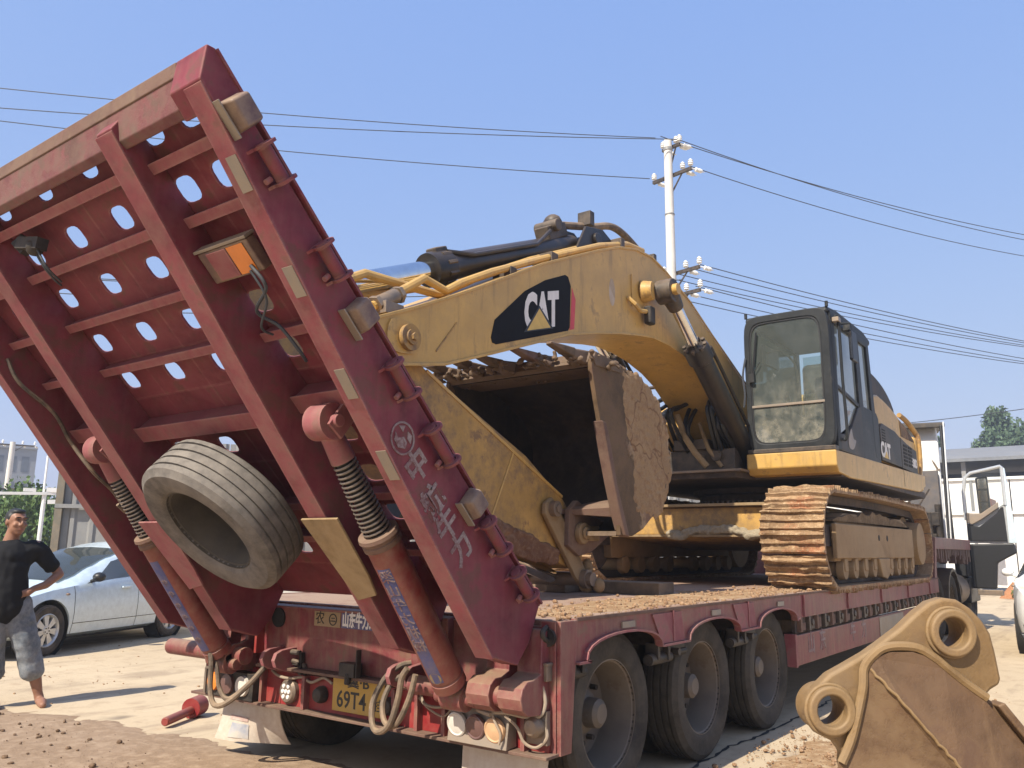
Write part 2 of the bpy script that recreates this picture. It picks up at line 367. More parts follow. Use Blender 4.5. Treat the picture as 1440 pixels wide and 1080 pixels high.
def tag(o, label=None, cat=None, group=None, kind=None):
    if label: o['label'] = label
    if cat: o['category'] = cat
    if group: o['group'] = group
    if kind: o['kind'] = kind
    return o
def dup(o, parent=None, loc=None, rot=None):
    c = o.copy(); COL.objects.link(c); c.parent = parent
    if loc is not None: c.location = loc
    if rot is not None: c.rotation_euler = rot
    for ch in list(o.children): dup(ch, c)
    return c
def curve_pts(ctrl, n=8):
    P = [Vector(p) for p in ctrl]; out = []
    for i in range(len(P)-1):
        p0 = P[max(i-1, 0)]; p1 = P[i]; p2 = P[i+1]; p3 = P[min(i+2, len(P)-1)]
        for k in range(n):
            t = k/n
            out.append(.5*((2*p1)+(p2-p0)*t+(2*p0-5*p1+4*p2-p3)*t*t+(3*p1-p0-3*p2+p3)*t*t*t))
    out.append(P[-1]); return out
def smooth2(poly, n=4, closed=True):
    """round a 2D outline through its points"""
    P = [Vector((a, b, 0)) for a, b in poly]
    if closed:
        L = len(P); out = []
        for i in range(L):
            p0, p1, p2, p3 = P[i-1], P[i], P[(i+1) % L], P[(i+2) % L]
            for k in range(n):
                t = k/n; q = .5*((2*p1)+(p2-p0)*t+(2*p0-5*p1+4*p2-p3)*t*t+(3*p1-p0-3*p2+p3)*t**3)
                out.append((q.x, q.y))
        return out
    return [(p.x, p.y) for p in curve_pts(P, n)]
def circle2(cx, cy, r, n=20, ry=None, ph=0): return [(cx+r*math.cos(2*PI*i/n+ph), cy+(ry or r)*math.sin(2*PI*i/n+ph)) for i in range(n)]
def text_mb(body, size, fn, t, offset=0.0, depth=.0015, align='CENTER', xscale=1.0):
    """flat lettering laid on a plane: fn(u, v, t) -> point"""
    cu = bpy.data.curves.new('lettering', 'FONT'); cu.body = body; cu.size = size; cu.align_x = align; cu.align_y = 'CENTER'
    cu.offset = offset; cu.extrude = depth; cu.resolution_u = 3
    ob = bpy.data.objects.new('lettering', cu); COL.objects.link(ob)
    dg = bpy.context.evaluated_depsgraph_get(); me = ob.evaluated_get(dg).to_mesh()
    mb = MB(); mb.add([fn(v.co.x*xscale, v.co.y, t+v.co.z) for v in me.vertices], [tuple(p.vertices) for p in me.polygons])
    ob.to_mesh_clear(); bpy.data.objects.remove(ob); bpy.data.curves.remove(cu)
    return mb
XP = lambda y, z, t: (t, y, z)           # outline in (y,z), extruded along x
YP = lambda x, z, t: (x, t, z)
ZP = lambda x, y, t: (x, y, t)
# ================================================================ GROUND
def conc_mat():
    m, t, b = nodes_of('sun_bleached_concrete')
    tc = t.nodes.new('ShaderNodeTexCoord').outputs['Object']
    n1 = noise(t, tc, .35, 7, .6); n2 = noise(t, tc, 4, 9, .7); n3 = noise(t, tc, 60, 6, .7)
    c = mixc(t, ramp(t, n1, .3, .7), (.44, .345, .23), (.53, .425, .29))
    c = mixc(t, mul(t, ramp(t, n2, .5, .68), .6), c, (.33, .24, .16))
    c = mixc(t, mul(t, ramp(t, n3, .5, .8), .3), c, (.30, .22, .16))
    mp = t.nodes.new('ShaderNodeMapping'); mp.inputs['Rotation'].default_value = (0, 0, .25); mp.inputs['Scale'].default_value = (1.6, .16, 1); t.links.new(tc, mp.inputs[0])
    tk = noise(t, mp.outputs[0], 1.5, 5, .6); n5 = noise(t, tc, 1.1, 6, .65)
    c = mixc(t, mul(t, mul(t, ramp(t, tk, .53, .63), ramp(t, n5, .40, .55)), .55), c, (.25, .185, .13))
    c = mixc(t, mul(t, ramp(t, noise(t, tc, .8, 3, .5), .66, .70), .7), c, (.14, .11, .085))
    t.links.new(c, b.inputs['Base Color']); b.inputs['Roughness'].default_value = .92; b.inputs['Specular IOR Level'].default_value = .2
    bp = t.nodes.new('ShaderNodeBump'); bp.inputs['Strength'].default_value = .25; bp.inputs['Distance'].default_value = .01
    t.links.new(mul(t, n2, n3, 'ADD'), bp.inputs['Height']); t.links.new(bp.outputs[0], b.inputs['Normal'])
    return m
M['concrete'] = conc_mat()
M['soil'] = soil('brown_ground', (.27, .185, .12), (.33, .235, .16), (.38, .28, .195), 1.2, .6, .02)
M['soil_orange'] = soil('ochre_soil', (.31, .185, .095), (.40, .26, .145), (.46, .35, .22), 1.2, .7, .03)
M['clod'] = soil('soil_clod', (.155, .098, .062), (.20, .13, .085), (.25, .17, .11), 5, .7, .02)
M['clod_orange'] = soil('ochre_clod', (.28, .165, .095), (.36, .225, .13), (.42, .29, .18), 5, .7, .02)
g = MB(); S = 255
g.add([(-S, -S, 0), (S, -S, 0), (S, S, 0), (-S, S, 0)], [(0, 1, 2, 3)])
tag(obj('ground', g, 'concrete', smooth=0, fixn=False), kind='structure')
from mathutils import noise as mn
def fbm(x, y, s, o=4, seed=0):
    v = 0; a = 1; tot = 0
    for i in range(o):
        v += a*mn.noise(Vector((x*s+seed, y*s-seed*2, seed))); tot += a; a *= .5; s *= 2.1
    return v/tot
def soil_sheet(name, mat, x0, x1, y0, y1, step, inside, hmax, seed, kind='structure', zb=0.0):
    """a layer of loose earth: thick where inside() is high, tapering out at its edge"""
    nx = int((x1-x0)/step)+1; ny = int((y1-y0)/step)+1; mb = MB(); idx = {}
    hh = {}
    for i in range(nx):
        for j in range(ny):
            x = x0+i*step; y = y0+j*step
            w = inside(x, y)+.28*fbm(x, y, 1.6, 4, seed)+.10*fbm(x, y, 9, 3, seed+3)
            k = max(0, min(1, w*3))
            hh[i, j] = -.02+(.022 + hmax*(.45+.55*fbm(x, y, 2.3, 5, seed+9)+.32*fbm(x, y, 14, 3, seed+5)))*k if w > -.25 else None
    for (i, j), h in hh.items():
        if h is not None: idx[i, j] = len(mb.v); mb.v.append((x0+i*step, y0+j*step, zb+h))
    for i in range(nx-1):
        for j in range(ny-1):
            q = [(i, j), (i+1, j), (i+1, j+1), (i, j+1)]
            if all(p in idx for p in q): mb.f.append(tuple(idx[p] for p in q))
    return tag(obj(name, mb, mat, fixn=False, smooth=60), kind=kind)
def clods(name, mat, n, place, smin, smax, seed, parent=None):
    r = random.Random(seed); mb = MB()
    for _ in range(n):
        p = place(r)
        if p is None: continue
        x, y, z = p; s = smin+(smax-smin)*r.random()**6
        m = MB(); m.ball((0, 0, 0), (s, s*r.uniform(.6, 1), s*r.uniform(.5, .8)), 6, 4)
        a = r.uniform(0, PI)
        m.map(lambda X, Y, Z: (x+(X*math.cos(a)-Y*math.sin(a))*r.uniform(.8, 1.25), y+(X*math.sin(a)+Y*math.cos(a))*r.uniform(.8, 1.25), z+Z*r.uniform(.8, 1.2)+s*.25))
        mb.add(m.v, m.f)
    o = obj(name, mb, mat, parent, smooth=70, fixn=False); return tag(o, kind='stuff')
def in_left(x, y):
    # darker brown layer over the yard behind the trailer
    e = -.1 + .28*min(0, x+3.2) if x < -3.2 else -.1+.10*(x+3.2)
    w = min((e+.35-y)*.9, (x+7.5)*.6, (1.9-x)*.5)
    return min(w, .4)
soil_sheet('brown_patch', 'soil', -7.5, 2.4, -2.9, 1.3, .035, in_left, .016, 2.0)
def in_right(x, y): return min((x-1.62)*1.2, (3.6-y)*.4, (y-.2)*.6, (2.75-x)*.8, .4)
soil_sheet('spilled_earth', 'soil_orange', 1.45, 3.2, 0, 4.2, .03, in_right, .02, 5.0)
def pl(r):
    x = r.uniform(-4.6, 1.0); y = r.uniform(-2.6, -.0)-abs(r.gauss(0, .25))
    return (x, y, .012) if r.random() < .3+.7*max(0, min(1, .5+2*fbm(x, y, 1.2, 3, 8))) and y < -.15+.28*min(0, x+3.2) else None
clods('soil_clods', 'clod', 4200, pl, .002, .024, 3)
def prr(r):
    x = r.gauss(2.0, .33); y = r.uniform(.6, 3.9); return (x, y, .012) if x > 1.52 and in_right(x, y) > -.12 else None
clods('ochre_clods', 'clod_orange', 1500, prr, .004, .024, 4)
def pp(r):
    x = r.uniform(-9, 3.6); y = r.uniform(-1.5, 8)
    if -1.6 < x < 1.45 and y > .2: return None
    return (x, y, .001) if fbm(x, y, .6, 3, 21)+r.uniform(-.25, .25) > .05 else None
clods('pebbles', 'clod_orange', 3600, pp, .003, .016, 31)
# crack along the slab edge beside the wheels
mb = MB(); r = random.Random(5); prev = None; y = .6; x = 1.385
while y < 9:
    w = r.uniform(.006, .017); x += r.uniform(-.02, .02); x = min(1.43, max(1.36, x))
    cur = ((x-w, y, .004), (x+w, y, .004))
    if prev: mb.add([prev[0], prev[1], cur[1], cur[0]], [(0, 1, 2, 3)])
    prev = cur; y += r.uniform(.03, .09)
tag(obj('ground_crack', mb, M['groove'], smooth=0, fixn=False), kind='structure')

# ================================================================ LOW-BED TRAILER
TR = empty('lowbed_trailer', (0, 5, 0))
tag(TR, 'red low-bed trailer with raised rear ramp, carrying the excavator', 'trailer')
DZ = 1.03
# deck of welded plates with joints
for (x0, x1) in ((-1.47, -.505), (-.50, .50), (.505, 1.47)):
    ys = [0.03, 2.1, 4.2, 6.3, 8.4, 10.2]
    for a, b in zip(ys, ys[1:]):
        obj('deck_plate', MB().box((x0, a+.003, .95), (x1, b-.003, DZ)), 'deck', TR, bevel=.004)
mb = MB()
for x in (-.52, .52):
    mb.box((x-.09, .08, .90), (x+.09, 10.3, .948)); mb.box((x-.012, .08, .46), (x+.012, 10.3, .90)); mb.box((x-.09, .08, .42), (x+.09, 10.3, .46))
obj('main_beam', mb, 'dark_under', TR)
mb = MB()
for y in [1.3, 2.6, 3.9, 5.2, 6.5, 7.8, 9.1]: mb.box((-1.44, y-.05, .80), (1.44, y+.05, .945))
obj('cross_beam', mb, 'dark_under', TR)
WY = (.68, 1.95, 3.22); WR = .47; WZ = .47
def arch_poly():
    P = [(.16, DZ+.004), (.16, .81), (.28, .81)]
    for i, wy in enumerate(WY):
        n = 12
        for k in range(n+1):
            a = PI*(1-k/n); y = wy+.44*math.cos(a); z = .82+.118*math.sin(a)**.8
            P.append((y, z))
        if i < 2: pass
    P += [(3.74, .83), (10.2, .83), (10.2, DZ+.004)]
    return P
for s in (1, -1):
    fn = (lambda y, z, t, s=s: (s*t, y, z))
    side = obj('side_rail', MB().prism(arch_poly(), fn, 1.47, 1.5), 'red', TR, bevel=.002)
    if s < 0: continue
    mb = MB()                                    # rolled lip under the arches
    P = arch_poly()[1:-2]
    for a, b in zip(P, P[1:]): mb.beam((1.505, a[0], a[1]), (1.505, b[0], b[1]+.0005), .045, .012)
    obj('arch_lip', mb, 'flange_red', side)
    mb = MB()
    mb.box((1.5, .16, DZ-.008), (1.512, 10.2, DZ+.012)); obj('rail_trim', mb, 'tan', side, bevel=.003)
    for y in (1.30, 2.58, 3.9, 5.3, 6.7, 8.1, 9.5):
        obj('stiffener', MB().box((1.501, y-.008, .835), (1.516, y+.008, DZ-.01)), 'flange_red', side)
    for y in (.98, 1.05, 2.20, 2.27, 3.40, 3.46):
        # gusset plates between the arches
        pass
    for y0 in (1.12, 2.39):
        obj('gusset', MB().prism([(y0-.10, DZ-.02), (y0+.02, .83), (y0+.34, .83), (y0+.30, DZ-.02)], XP, 1.501, 1.509), 'flange_red', side)
    for y in (.72, 1.98, 3.3):
        obj('reflective_sticker', MB().box((1.5, y-.075, .955), (1.511, y+.075, .99)), 'sticker', side)
    for y0, y1 in ((3.45, 4.6), (4.9, 6.0), (6.4, 8.0), (8.3, 10.1)):
        mb = MB(); y = y0+.1
        while y < y1-.12:
            w = rnd.uniform(.08, .2); mb.box((1.501, y, .85), (1.506, min(y+w, y1), .85+rnd.uniform(.07, .15))); y += w+rnd.uniform(.12, .35)
    lw = obj('slot_shade', MB().box((1.44, 3.74, .70), (1.47, 10.2, .829)), 'dark_under', TR)  # dark strip across the slot band, its recess shade painted as colour
    y = 3.80; k = 0
    while y < 10.1:                                # lashing posts in the open band
        m_ = MB(); m_.box((1.455, y, .71), (1.505, y+.05, .829)); m_.box((1.46, y+.07, .72), (1.50, y+rnd.uniform(.11, .16), .72+rnd.uniform(.05, .1)))
        if k % 2: m_.cyl((1.49, y+.09, .775), (1.515, y+.09, .775), .03, n=10)
        obj('lashing_post', m_, 'black_steel' if k % 2 else 'tan', lw, bevel=.004); y += .235; k += 1
    sk = obj('side_skirt', MB().box((1.455, 3.70, .44), (1.495, 10.1, .69)), 'red', TR, bevel=.006)
    obj('skirt_edge', MB().box((1.40, 3.66, .43), (1.497, 3.699, .70)), 'flange_red', sk)
    obj('skirt_sign', MB().box((1.496, 6.55, .47), (1.501, 7.75, .675)), 'sticker', sk, bevel=.001)
    for ch, y in (('山', 4.08), ('东', 4.42), ('牛', 5.45), ('力', 5.88)):
        obj('lettering', text_mb(ch, .20, lambda u, v, t, y=y: (1.496+t, y+u, .59+v), 0, .004), 'worn_white', sk, smooth=0, fixn=False)
# tie brackets between the wheels
def tie_bracket(y):
    e = empty('tie_bracket', (1.46, y, .76), TR)
    obj('bracket_pipe', MB().cyl((1.45, y-.22, .735), (1.45, y+.06, .735), .034, n=14).cyl((1.45, y-.225, .735), (1.45, y-.218, .735), .020, n=10), 'dark_panel', e)
    obj('bracket_plate', MB().box((1.40, y-.16, .735), (1.49, y-.13, .83)).box((1.40, y-.02, .72), (1.49, y+.01, .83)).box((1.41, y-.14, .77), (1.45, y+.3, .83)), 'dark_panel', e, bevel=.004)
    obj('bracket_bolt', MB().cyl((1.43, y+.12, .76), (1.50, y+.12, .76), .025, n=6).cyl((1.42, y+.2, .745), (1.42, y+.36, .745), .022, n=10), 'dark_panel', e)
for y in (1.28, 2.56): tie_bracket(y)
obj('tie_bracket', MB().cyl((1.44, .16, .75), (1.44, .33, .75), .03, n=12).box((1.40, .17, .75), (1.48, .2, .83)).box((1.40, .26, .75), (1.48, .29, .83)), 'dark_panel', TR, bevel=.003)

# ---- wheels
def tyre_prof(R, w, rr, grooves=4):
    h = w/2; P = [(-h*.80, rr), (-h*.93, rr+.02), (-h*.945, rr+.028), (-h*.955, rr+.03), (-h*.985, rr+(R-rr)*.35), (-h, rr+(R-rr)*.45), (-h*.965, rr+(R-rr)*.75), (-h*.88, R-.022), (-h*.80, R-.006)]
    gw = .007; span = 1.5*h
    for g_ in range(grooves):
        x = -span/2+span*(g_+.5)/grooves
        P += [(x-gw, R-.001), (x-gw*.8, R-.014), (x+gw*.8, R-.014), (x+gw, R-.001)]
    P += [(h*.80, R-.006), (h*.88, R-.022), (h*.965, rr+(R-rr)*.78), (h*.988, rr+(R-rr)*.76), (h*.995, rr+(R-rr)*.70), (h, rr+(R-rr)*.45), (h*.985, rr+(R-rr)*.35), (h*.955, rr+.032), (h*.945, rr+.028), (h*.93, rr+.02), (h*.80, rr)]
    return P
def rim_prof(rr, w, depth):
    h = w/2
    return [(-h*.80, rr), (-h*.80, rr+.016), (-h*.74, rr+.012), (-h*.7, rr-.006), (-h*.3, rr-.03), (h*.75-depth, rr-.035), (h*.78-depth, .16), (h*.80-depth, .11),
            (h*.70-depth, .10), (h*.70-depth, .15), (h*.66-depth, rr-.04), (h*.2, rr-.03), (h*.70, rr-.010), (h*.76, rr+.010), (h*.83, rr+.018), (h*.84, rr)]
def wheel(parent, name, c, axis, R, w, rr, rub, depth=.19, hub=True, rimmat='rim'):
    e = empty(name, c, parent) if parent else empty(name, c)
    d = Vector(axis).normalized()
    obj('tyre', MB().lathe(c, d, tyre_prof(R, w, rr), 56, closed=True), rub, e, smooth=28)
    obj('rim', MB().lathe(c, d, rim_prof(rr, w, depth), 48, closed=True), rimmat, e, smooth=28)
    if hub:
        c_ = Vector(c)
        obj('hub', MB().lathe(c, d, [(w*.4-depth-.02, .0), (w*.4-depth-.02, .125), (w*.42-depth+.03, .12), (w*.42-depth+.05, .085), (w*.42-depth+.12, .08), (w*.42-depth+.14, .055), (w*.42-depth+.14, .0)], 24), 'rim', e)
        a = d.orthogonal().normalized(); b = d.cross(a); mb = MB()
        for k in range(10):
            p = c_+(a*math.cos(2*PI*k/10)+b*math.sin(2*PI*k/10))*.17+d*(w*.36-depth)
            mb.cyl(p, p+d*.05, .017, n=6)
        tag(obj('wheel_nut', mb, 'dark_panel', e), kind='stuff')
    return e
for wy in WY:
    wheel(TR, 'wheel', (1.285, wy, WZ), (1, 0, 0), WR, .27, .30, 'tread')
    wheel(TR, 'wheel', (.955, wy, WZ), (1, 0, 0), WR, .27, .30, 'tread', hub=False)
    wheel(TR, 'wheel', (-1.285, wy, WZ), (-1, 0, 0), WR, .27, .30, 'tread')
    wheel(TR, 'wheel', (-.955, wy, WZ), (-1, 0, 0), WR, .27, .30, 'tread', hub=False)
    obj('axle', MB().cyl((-1.1, wy, WZ), (1.1, wy, WZ), .07, n=16).box((-.6, wy-.07, .50), (-.45, wy+.07, .66)).box((.45, wy-.07, .50), (.6, wy+.07, .66)), 'dark_under', TR)

# ---- rear end
obj('rear_wall', MB().box((-1.485, .0, .60), (1.485, .03, 1.0)), 'red', TR)
cp = obj('centre_panel', MB().prism([(-.03, .64), (-.055, 1.01), (.0, 1.02), (.0, .64)], lambda y, z, t: (t, y, z), -.82, .80), 'red', TR, bevel=.006)
obj('panel_lip', MB().box((-.80, -.11, .622), (.80, -.001, .639)), 'tan', cp, bevel=.002)
obj('panel_edge', MB().box((-.845, -.10, .70), (-.822, -.0, .97)), 'bright_red', cp, bevel=.005)
obj('pipe_opening', MB().cyl((-.66, -.064, .935), (-.66, .0, .935), .062, n=20), 'groove', cp)
# maker's tags on the centre panel
def on_panel(u, v, t, cx, cz): return (cx+u, -.052-t+(.975-(cz+v))*.065, cz+v)
tg = obj('maker_tag', MB().box((-.31, -.056, .905), (-.07, -.050, .995)), 'tag_olive', cp, bevel=.001)
obj('lettering', text_mb('农', .085, lambda u, v, t: (-.255+u, -.0565-t, .95+v), 0), 'dark_panel', tg, smooth=0, fixn=False)
obj('emblem', MB().ring_plate(circle2(-.135, .95, .036, 20), circle2(-.135, .95, .030, 20), lambda x, z, t: (x, t, z), -.0585, -.0565).box((-.158, -.0585, .938), (-.112, -.0565, .944)).box((-.150, -.0585, .956), (-.120, -.0565, .961)), 'dark_panel', tg)
tg = obj('maker_tag', MB().box((-.06, -.056, .905), (.66, -.050, .995)), 'mark_blue', cp, bevel=.001)
obj('lettering', text_mb('山东牛力汽车', .095, lambda u, v, t: (-.05+u, -.0565-t, .95+v), 0, .004, align='LEFT', xscale=.62), 'mark_white', tg, smooth=0, fixn=False)
bp_ = obj('bumper_panel', MB().box((-1.46, -.03, .40), (1.46, -.0, .598)), 'bright_red', TR)
obj('bumper_ledge', MB().box((-1.5, -.11, .383), (1.5, .02, .399)), 'tan', bp_, bevel=.003)
for x in (-.78, -.36, .42, .60, .80, 1.33):
    obj('bumper_rib', MB().box((x-.012, -.075, .40), (x+.012, -.031, .597)), 'red', bp_)
obj('bumper_patch', MB().box((-.8, -.034, .402), (-.62, -.0305, .55)), 'bright_red', bp_)  # raised patch in the same bright red as the bumper panel
for s in (1, -1):
    cpz = obj('corner_plate', MB().prism([(-.0, .385), (.10, .385), (.165, 1.03), (.0, 1.03)], lambda y, z, t: (t, y, z), s*1.488, s*1.512).box((s*1.40, -.012, .385), (s*1.49, .0, 1.03)), 'red' if s > 0 else 'tan', TR, bevel=.004)
    obj('corner_hook', MB().tube(curve_pts([(s*1.45, -.015, .93), (s*1.45, -.06, .95), (s*1.45, -.07, .98), (s*1.44, -.02, 1.0)]), .014).cyl((s*1.45, -.03, .95), (s*1.45, -.012, .95), .045, n=18), 'dark_panel', cpz)
    obj('corner_box', MB().box((s*1.39, -.06, .74), (s*1.47, -.012, .82)).box((s*1.385, -.065, .815), (s*1.475, -.01, .83)), 'steel', cpz, bevel=.004)
    # hinge lugs that carry the ramp
    for x in ((1.10, 1.30) if s > 0 else (.93, 1.13)):
        P = [(.0, .58), (.0, .99), (-.05, .99), (-.075, .95), (-.085, .78)]
        P += [(-.17+.085*math.cos(a), .675+.085*math.sin(a)) for a in [PI*.42, PI*.6, PI*.8, PI, PI*1.2, PI*1.4, PI*1.5]]+[(-.05, .58)]
        obj('hinge_lug', MB().prism(P, lambda y, z, t: (t, y, z), s*x-.0, s*x+.035*s if s < 0 else s*x+.15), 'red', TR, bevel=.006)
    for x in (.50, .62):
        P = [(.0, .60), (.0, .76), (-.06, .76)]+[(-.15+.06*math.cos(a), .69+.06*math.sin(a)) for a in [PI*.5, PI*.75, PI, PI*1.25, PI*1.5]]+[(-.05, .60)]
        obj('cylinder_lug', MB().prism(P, lambda y, z, t: (t, y, z), s*x-.016, s*x+.016), 'flange_red', TR, bevel=.004)
obj('hinge_bar', MB().cyl((-1.72, -.15, .685), (-.85, -.15, .685), .055, n=20), 'red', TR)
obj('hinge_bar', MB().cyl((.66, -.17, .665), (1.44, -.17, .665), .05, n=20), 'red', TR)
# lamps
lb = obj('lamp_board', MB().hexa([(.88, -.13, .40), (1.27, -.13, .40), (1.27, -.04, .405), (.88, -.04, .405), (.88, -.10, .575), (1.27, -.10, .575), (1.27, -.04, .57), (.88, -.04, .57)]), 'sticker', TR, bevel=.004)
for x, mt in ((.945, 'lens_clear'), (1.07, 'lens_dark'), (1.195, 'lens_peach')):
    obj('lamp_lens', MB().lathe((x, -.118, .49), (0, -1, -.15), [(0, .064), (.018, .062), (.022, .055), (.018, .048), (.022, .03), (.024, .0)], 24), mt, lb)
lb = obj('lamp_board', MB().box((-1.32, -.12, .40), (-.80, -.04, .57)), 'dark_panel', TR, bevel=.004)
obj('lamp_lens', MB().lathe((-1.22, -.12, .49), (0, -1, 0), [(0, .06), (.02, .056), (.026, .0)], 20), 'amber', lb)
obj('lamp_lens', MB().lathe((-1.06, -.12, .49), (0, -1, 0), [(0, .066), (.02, .062), (.026, .0)], 20), 'lens_dark', lb)
obj('lamp_lens', MB().lathe((-.90, -.12, .49), (0, -1, 0), [(0, .066), (.02, .062), (.026, .0)], 20), 'lens_clear', lb)
obj('lamp_frame', MB().box((-1.32, -.13, .565), (-1.14, -.05, .582)).box((-1.33, -.128, .41), (-1.31, -.05, .57)), 'steel', lb)
rl = obj('round_lamp', MB().lathe((-.52, -.03, .49), (0, -1, 0), [(0, .075), (.03, .075), (.045, .062), (.045, .0)], 24), 'steel', TR)
mb = MB()
for dz in (-.032, 0, .032):
    for dx in (-.022, .022) if dz else (-.03, .0, .03): mb.lathe((-.52+dx, -.075, .49+dz), (0, -1, 0), [(0, .014), (.006, .012), (.008, .0)], 10)
obj('lamp_lens', mb, 'mark_white', rl)
for x in (-.22, .37): obj('round_lamp', MB().lathe((x, -.03, .50), (0, -1, 0), [(0, .05), (.03, .05), (.055, .038), (.06, .0)], 20), 'dark_panel', TR)
rl = obj('round_lamp', MB().box((1.34, -.06, .44), (1.47, -.03, .60)).lathe((1.405, -.055, .525), (0, -1, 0), [(0, .055), (.04, .052), (.06, .035), (.065, .0)], 20), 'steel', TR)
obj('latch_handle', MB().box((.03, -.14, .64), (.16, -.07, .72)).box((.17, -.14, .64), (.18, -.10, .80)).cyl((.10, -.13, .60), (.10, -.13, .66), .02, n=8), 'dark_panel', TR, bevel=.006)
# number plate
pl_ = obj('number_plate', MB().box((-.11, -.052, .425), (.33, -.046, .635)), 'plate_yellow', TR, bevel=.002)
pf = lambda cx, cz: (lambda u, v, t: (cx+u, -.0525-t, cz+v))
obj('lettering', text_mb('冀·B', .082, pf(.11, .598), 0, offset=.0012, xscale=1.25), 'black', pl_, smooth=0, fixn=False)
obj('lettering', text_mb('69T4', .135, pf(.055, .492), 0, offset=.0015, xscale=.90), 'black', pl_, smooth=0, fixn=False)
obj('lettering', text_mb('挂', .075, pf(.285, .485), 0, offset=.0006), 'black', pl_, smooth=0, fixn=False)
# mud flaps
def flap(x0, x1, z0, z1, curl):
    mb = MB(); nx, nz = 10, 10
    for side in (0, .006):
        for j in range(nz+1):
            for i in range(nx+1):
                u = i/nx; v = j/nz; x = x0+(x1-x0)*u; z = z1+(z0-z1)*v
                y = .03+side+curl*(v**2)*(.4*u**2-.1)+.012*math.sin(u*7+v*3)*v
                mb.v.append((x-.05*v*u*(1 if curl > 0 else 0)-(.02*v if u < .5 else 0), y, z))
    for s_ in (0, 1):
        o = s_*(nx+1)*(nz+1)
        for j in range(nz):
            for i in range(nx): mb.f.append((o+j*(nx+1)+i, o+j*(nx+1)+i+1, o+(j+1)*(nx+1)+i+1, o+(j+1)*(nx+1)+i))
    return mb, (lambda u, v: (x0+(x1-x0)*u-.05*v*u*(1 if curl > 0 else 0)-(.02*v if u < .5 else 0), .03+curl*(v**2)*(.4*u**2-.1)+.012*math.sin(u*7+v*3)*v-.004, z1+(z0-z1)*v))
for x0, x1, z0, z1, curl in ((-1.30, -.70, .10, .385, .5), (.86, 1.42, .03, .385, .1)):
    mb, S_ = flap(x0, x1, z0, z1, curl)
    fl = obj('mud_flap', mb, 'flap', TR, fixn=False)
    for nm, mt, u0, u1, v0, v1 in (('flap_stripe', 'mark_red', .18, .50, .44, .54), ('flap_emblem', 'mark_blue', .25, .52, .60, .92), ('flap_streak', 'tan', .08, .62, .03, .12)):
        q = MB(); n = 6
        for j in range(n+1):
            for i in range(n+1): q.v.append(S_(u0+(u1-u0)*i/n, v0+(v1-v0)*j/n))
        for j in range(n):
            for i in range(n):
                if nm == 'flap_streak' and (i*7+j*3) % 4 == 0: continue
                q.f.append((j*(n+1)+i, j*(n+1)+i+1, (j+1)*(n+1)+i+1, (j+1)*(n+1)+i))
        obj(nm, q, weathered('faded_'+nm, {'mark_red': (.50, .22, .19), 'mark_blue': (.40, .43, .52), 'tan': (.34, .22, .17)}[mt], .7, dust=(.6, .54, .46), dust_amt=.8, bump=0) if nm+mt not in M else M[nm+mt], fl, fixn=False)
# hoses
def hose(ctrl, r, n=8): return MB().tube(curve_pts(ctrl, n), r, 8)
obj('hydraulic_hose', hose([(-1.06, -.33, .74), (-1.00, -.34, .76), (-.95, -.34, .66), (-.94, -.34, .50), (-.88, -.34, .405), (-.78, -.31, .43), (-.68, -.22, .55), (-.62, -.12, .68), (-.50, -.08, .73), (-.42, -.06, .73)], .017), 'hose', TR)
obj('hydraulic_hose', hose([(-1.02, -.30, .72), (-.93, -.31, .62), (-.90, -.30, .50), (-.82, -.28, .44), (-.72, -.20, .54), (-.66, -.13, .64), (-.55, -.08, .68), (-.40, -.05, .66), (-.40, -.03, .60)], .015), 'hose', TR)
obj('hose_clip', MB().box((-.42, -.07, .60), (-.395, -.045, .735)).box((-.60, -.07, .655), (-.40, -.05, .672)), 'dark_panel', TR)
obj('hydraulic_hose', hose([(.76, -.32, .77), (.73, -.33, .72), (.71, -.33, .62), (.66, -.33, .49), (.57, -.31, .43), (.48, -.28, .44), (.44, -.25, .55), (.47, -.2, .67), (.52, -.13, .74), (.56, -.08, .755)], .017), 'hose', TR)
obj('hydraulic_hose', hose([(.80, -.30, .74), (.77, -.31, .62), (.70, -.31, .50), (.62, -.29, .46), (.54, -.26, .48), (.49, -.22, .56), (.50, -.16, .66), (.55, -.1, .70)], .016), 'hose', TR)
obj('rope', hose([(.96, -.13, .585), (1.05, -.13, .60), (1.14, -.14, .595), (1.2, -.15, .58), (1.28, -.14, .585), (1.36, -.1, .57), (1.44, -.08, .58), (1.46, -.06, .64), (1.44, -.06, .72)], .010), 'rope', TR)
obj('rope', hose([(1.19, -.15, .59), (1.22, -.16, .54), (1.25, -.15, .48), (1.24, -.15, .43)], .007).tube(curve_pts([(1.27, -.14, .57), (1.33, -.12, .52), (1.36, -.1, .45), (1.42, -.08, .43), (1.47, -.06, .48), (1.45, -.05, .55)]), .008, 6).tube(curve_pts([(1.10, -.14, .60), (1.16, -.17, .615), (1.24, -.16, .60), (1.16, -.15, .585), (1.10, -.15, .58), (1.20, -.17, .57)]), .011, 6), 'rope', TR)
obj('wiring', hose([(-.70, -.05, .60), (-.60, -.07, .575), (-.50, -.06, .57), (-.40, -.05, .585), (-.30, -.06, .565), (-.2, -.05, .60), (-.12, -.05, .575)], .009), 'rope', TR)
obj('wiring', MB().tube(curve_pts([(.62, -.06, .60), (.66, -.08, .56), (.72, -.09, .545), (.80, -.08, .55), (.85, -.07, .59)]), .008, 6).tube(curve_pts([(.60, -.06, .58), (.70, -.08, .53), (.80, -.07, .50), (.86, -.07, .55)]), .006, 6), 'rope', TR)
# left side post and yellow reflector below the hinge bar
obj('side_reflector', MB().box((-1.66, .30, .50), (-1.5, .32, .62)), 'plate_yellow', TR)
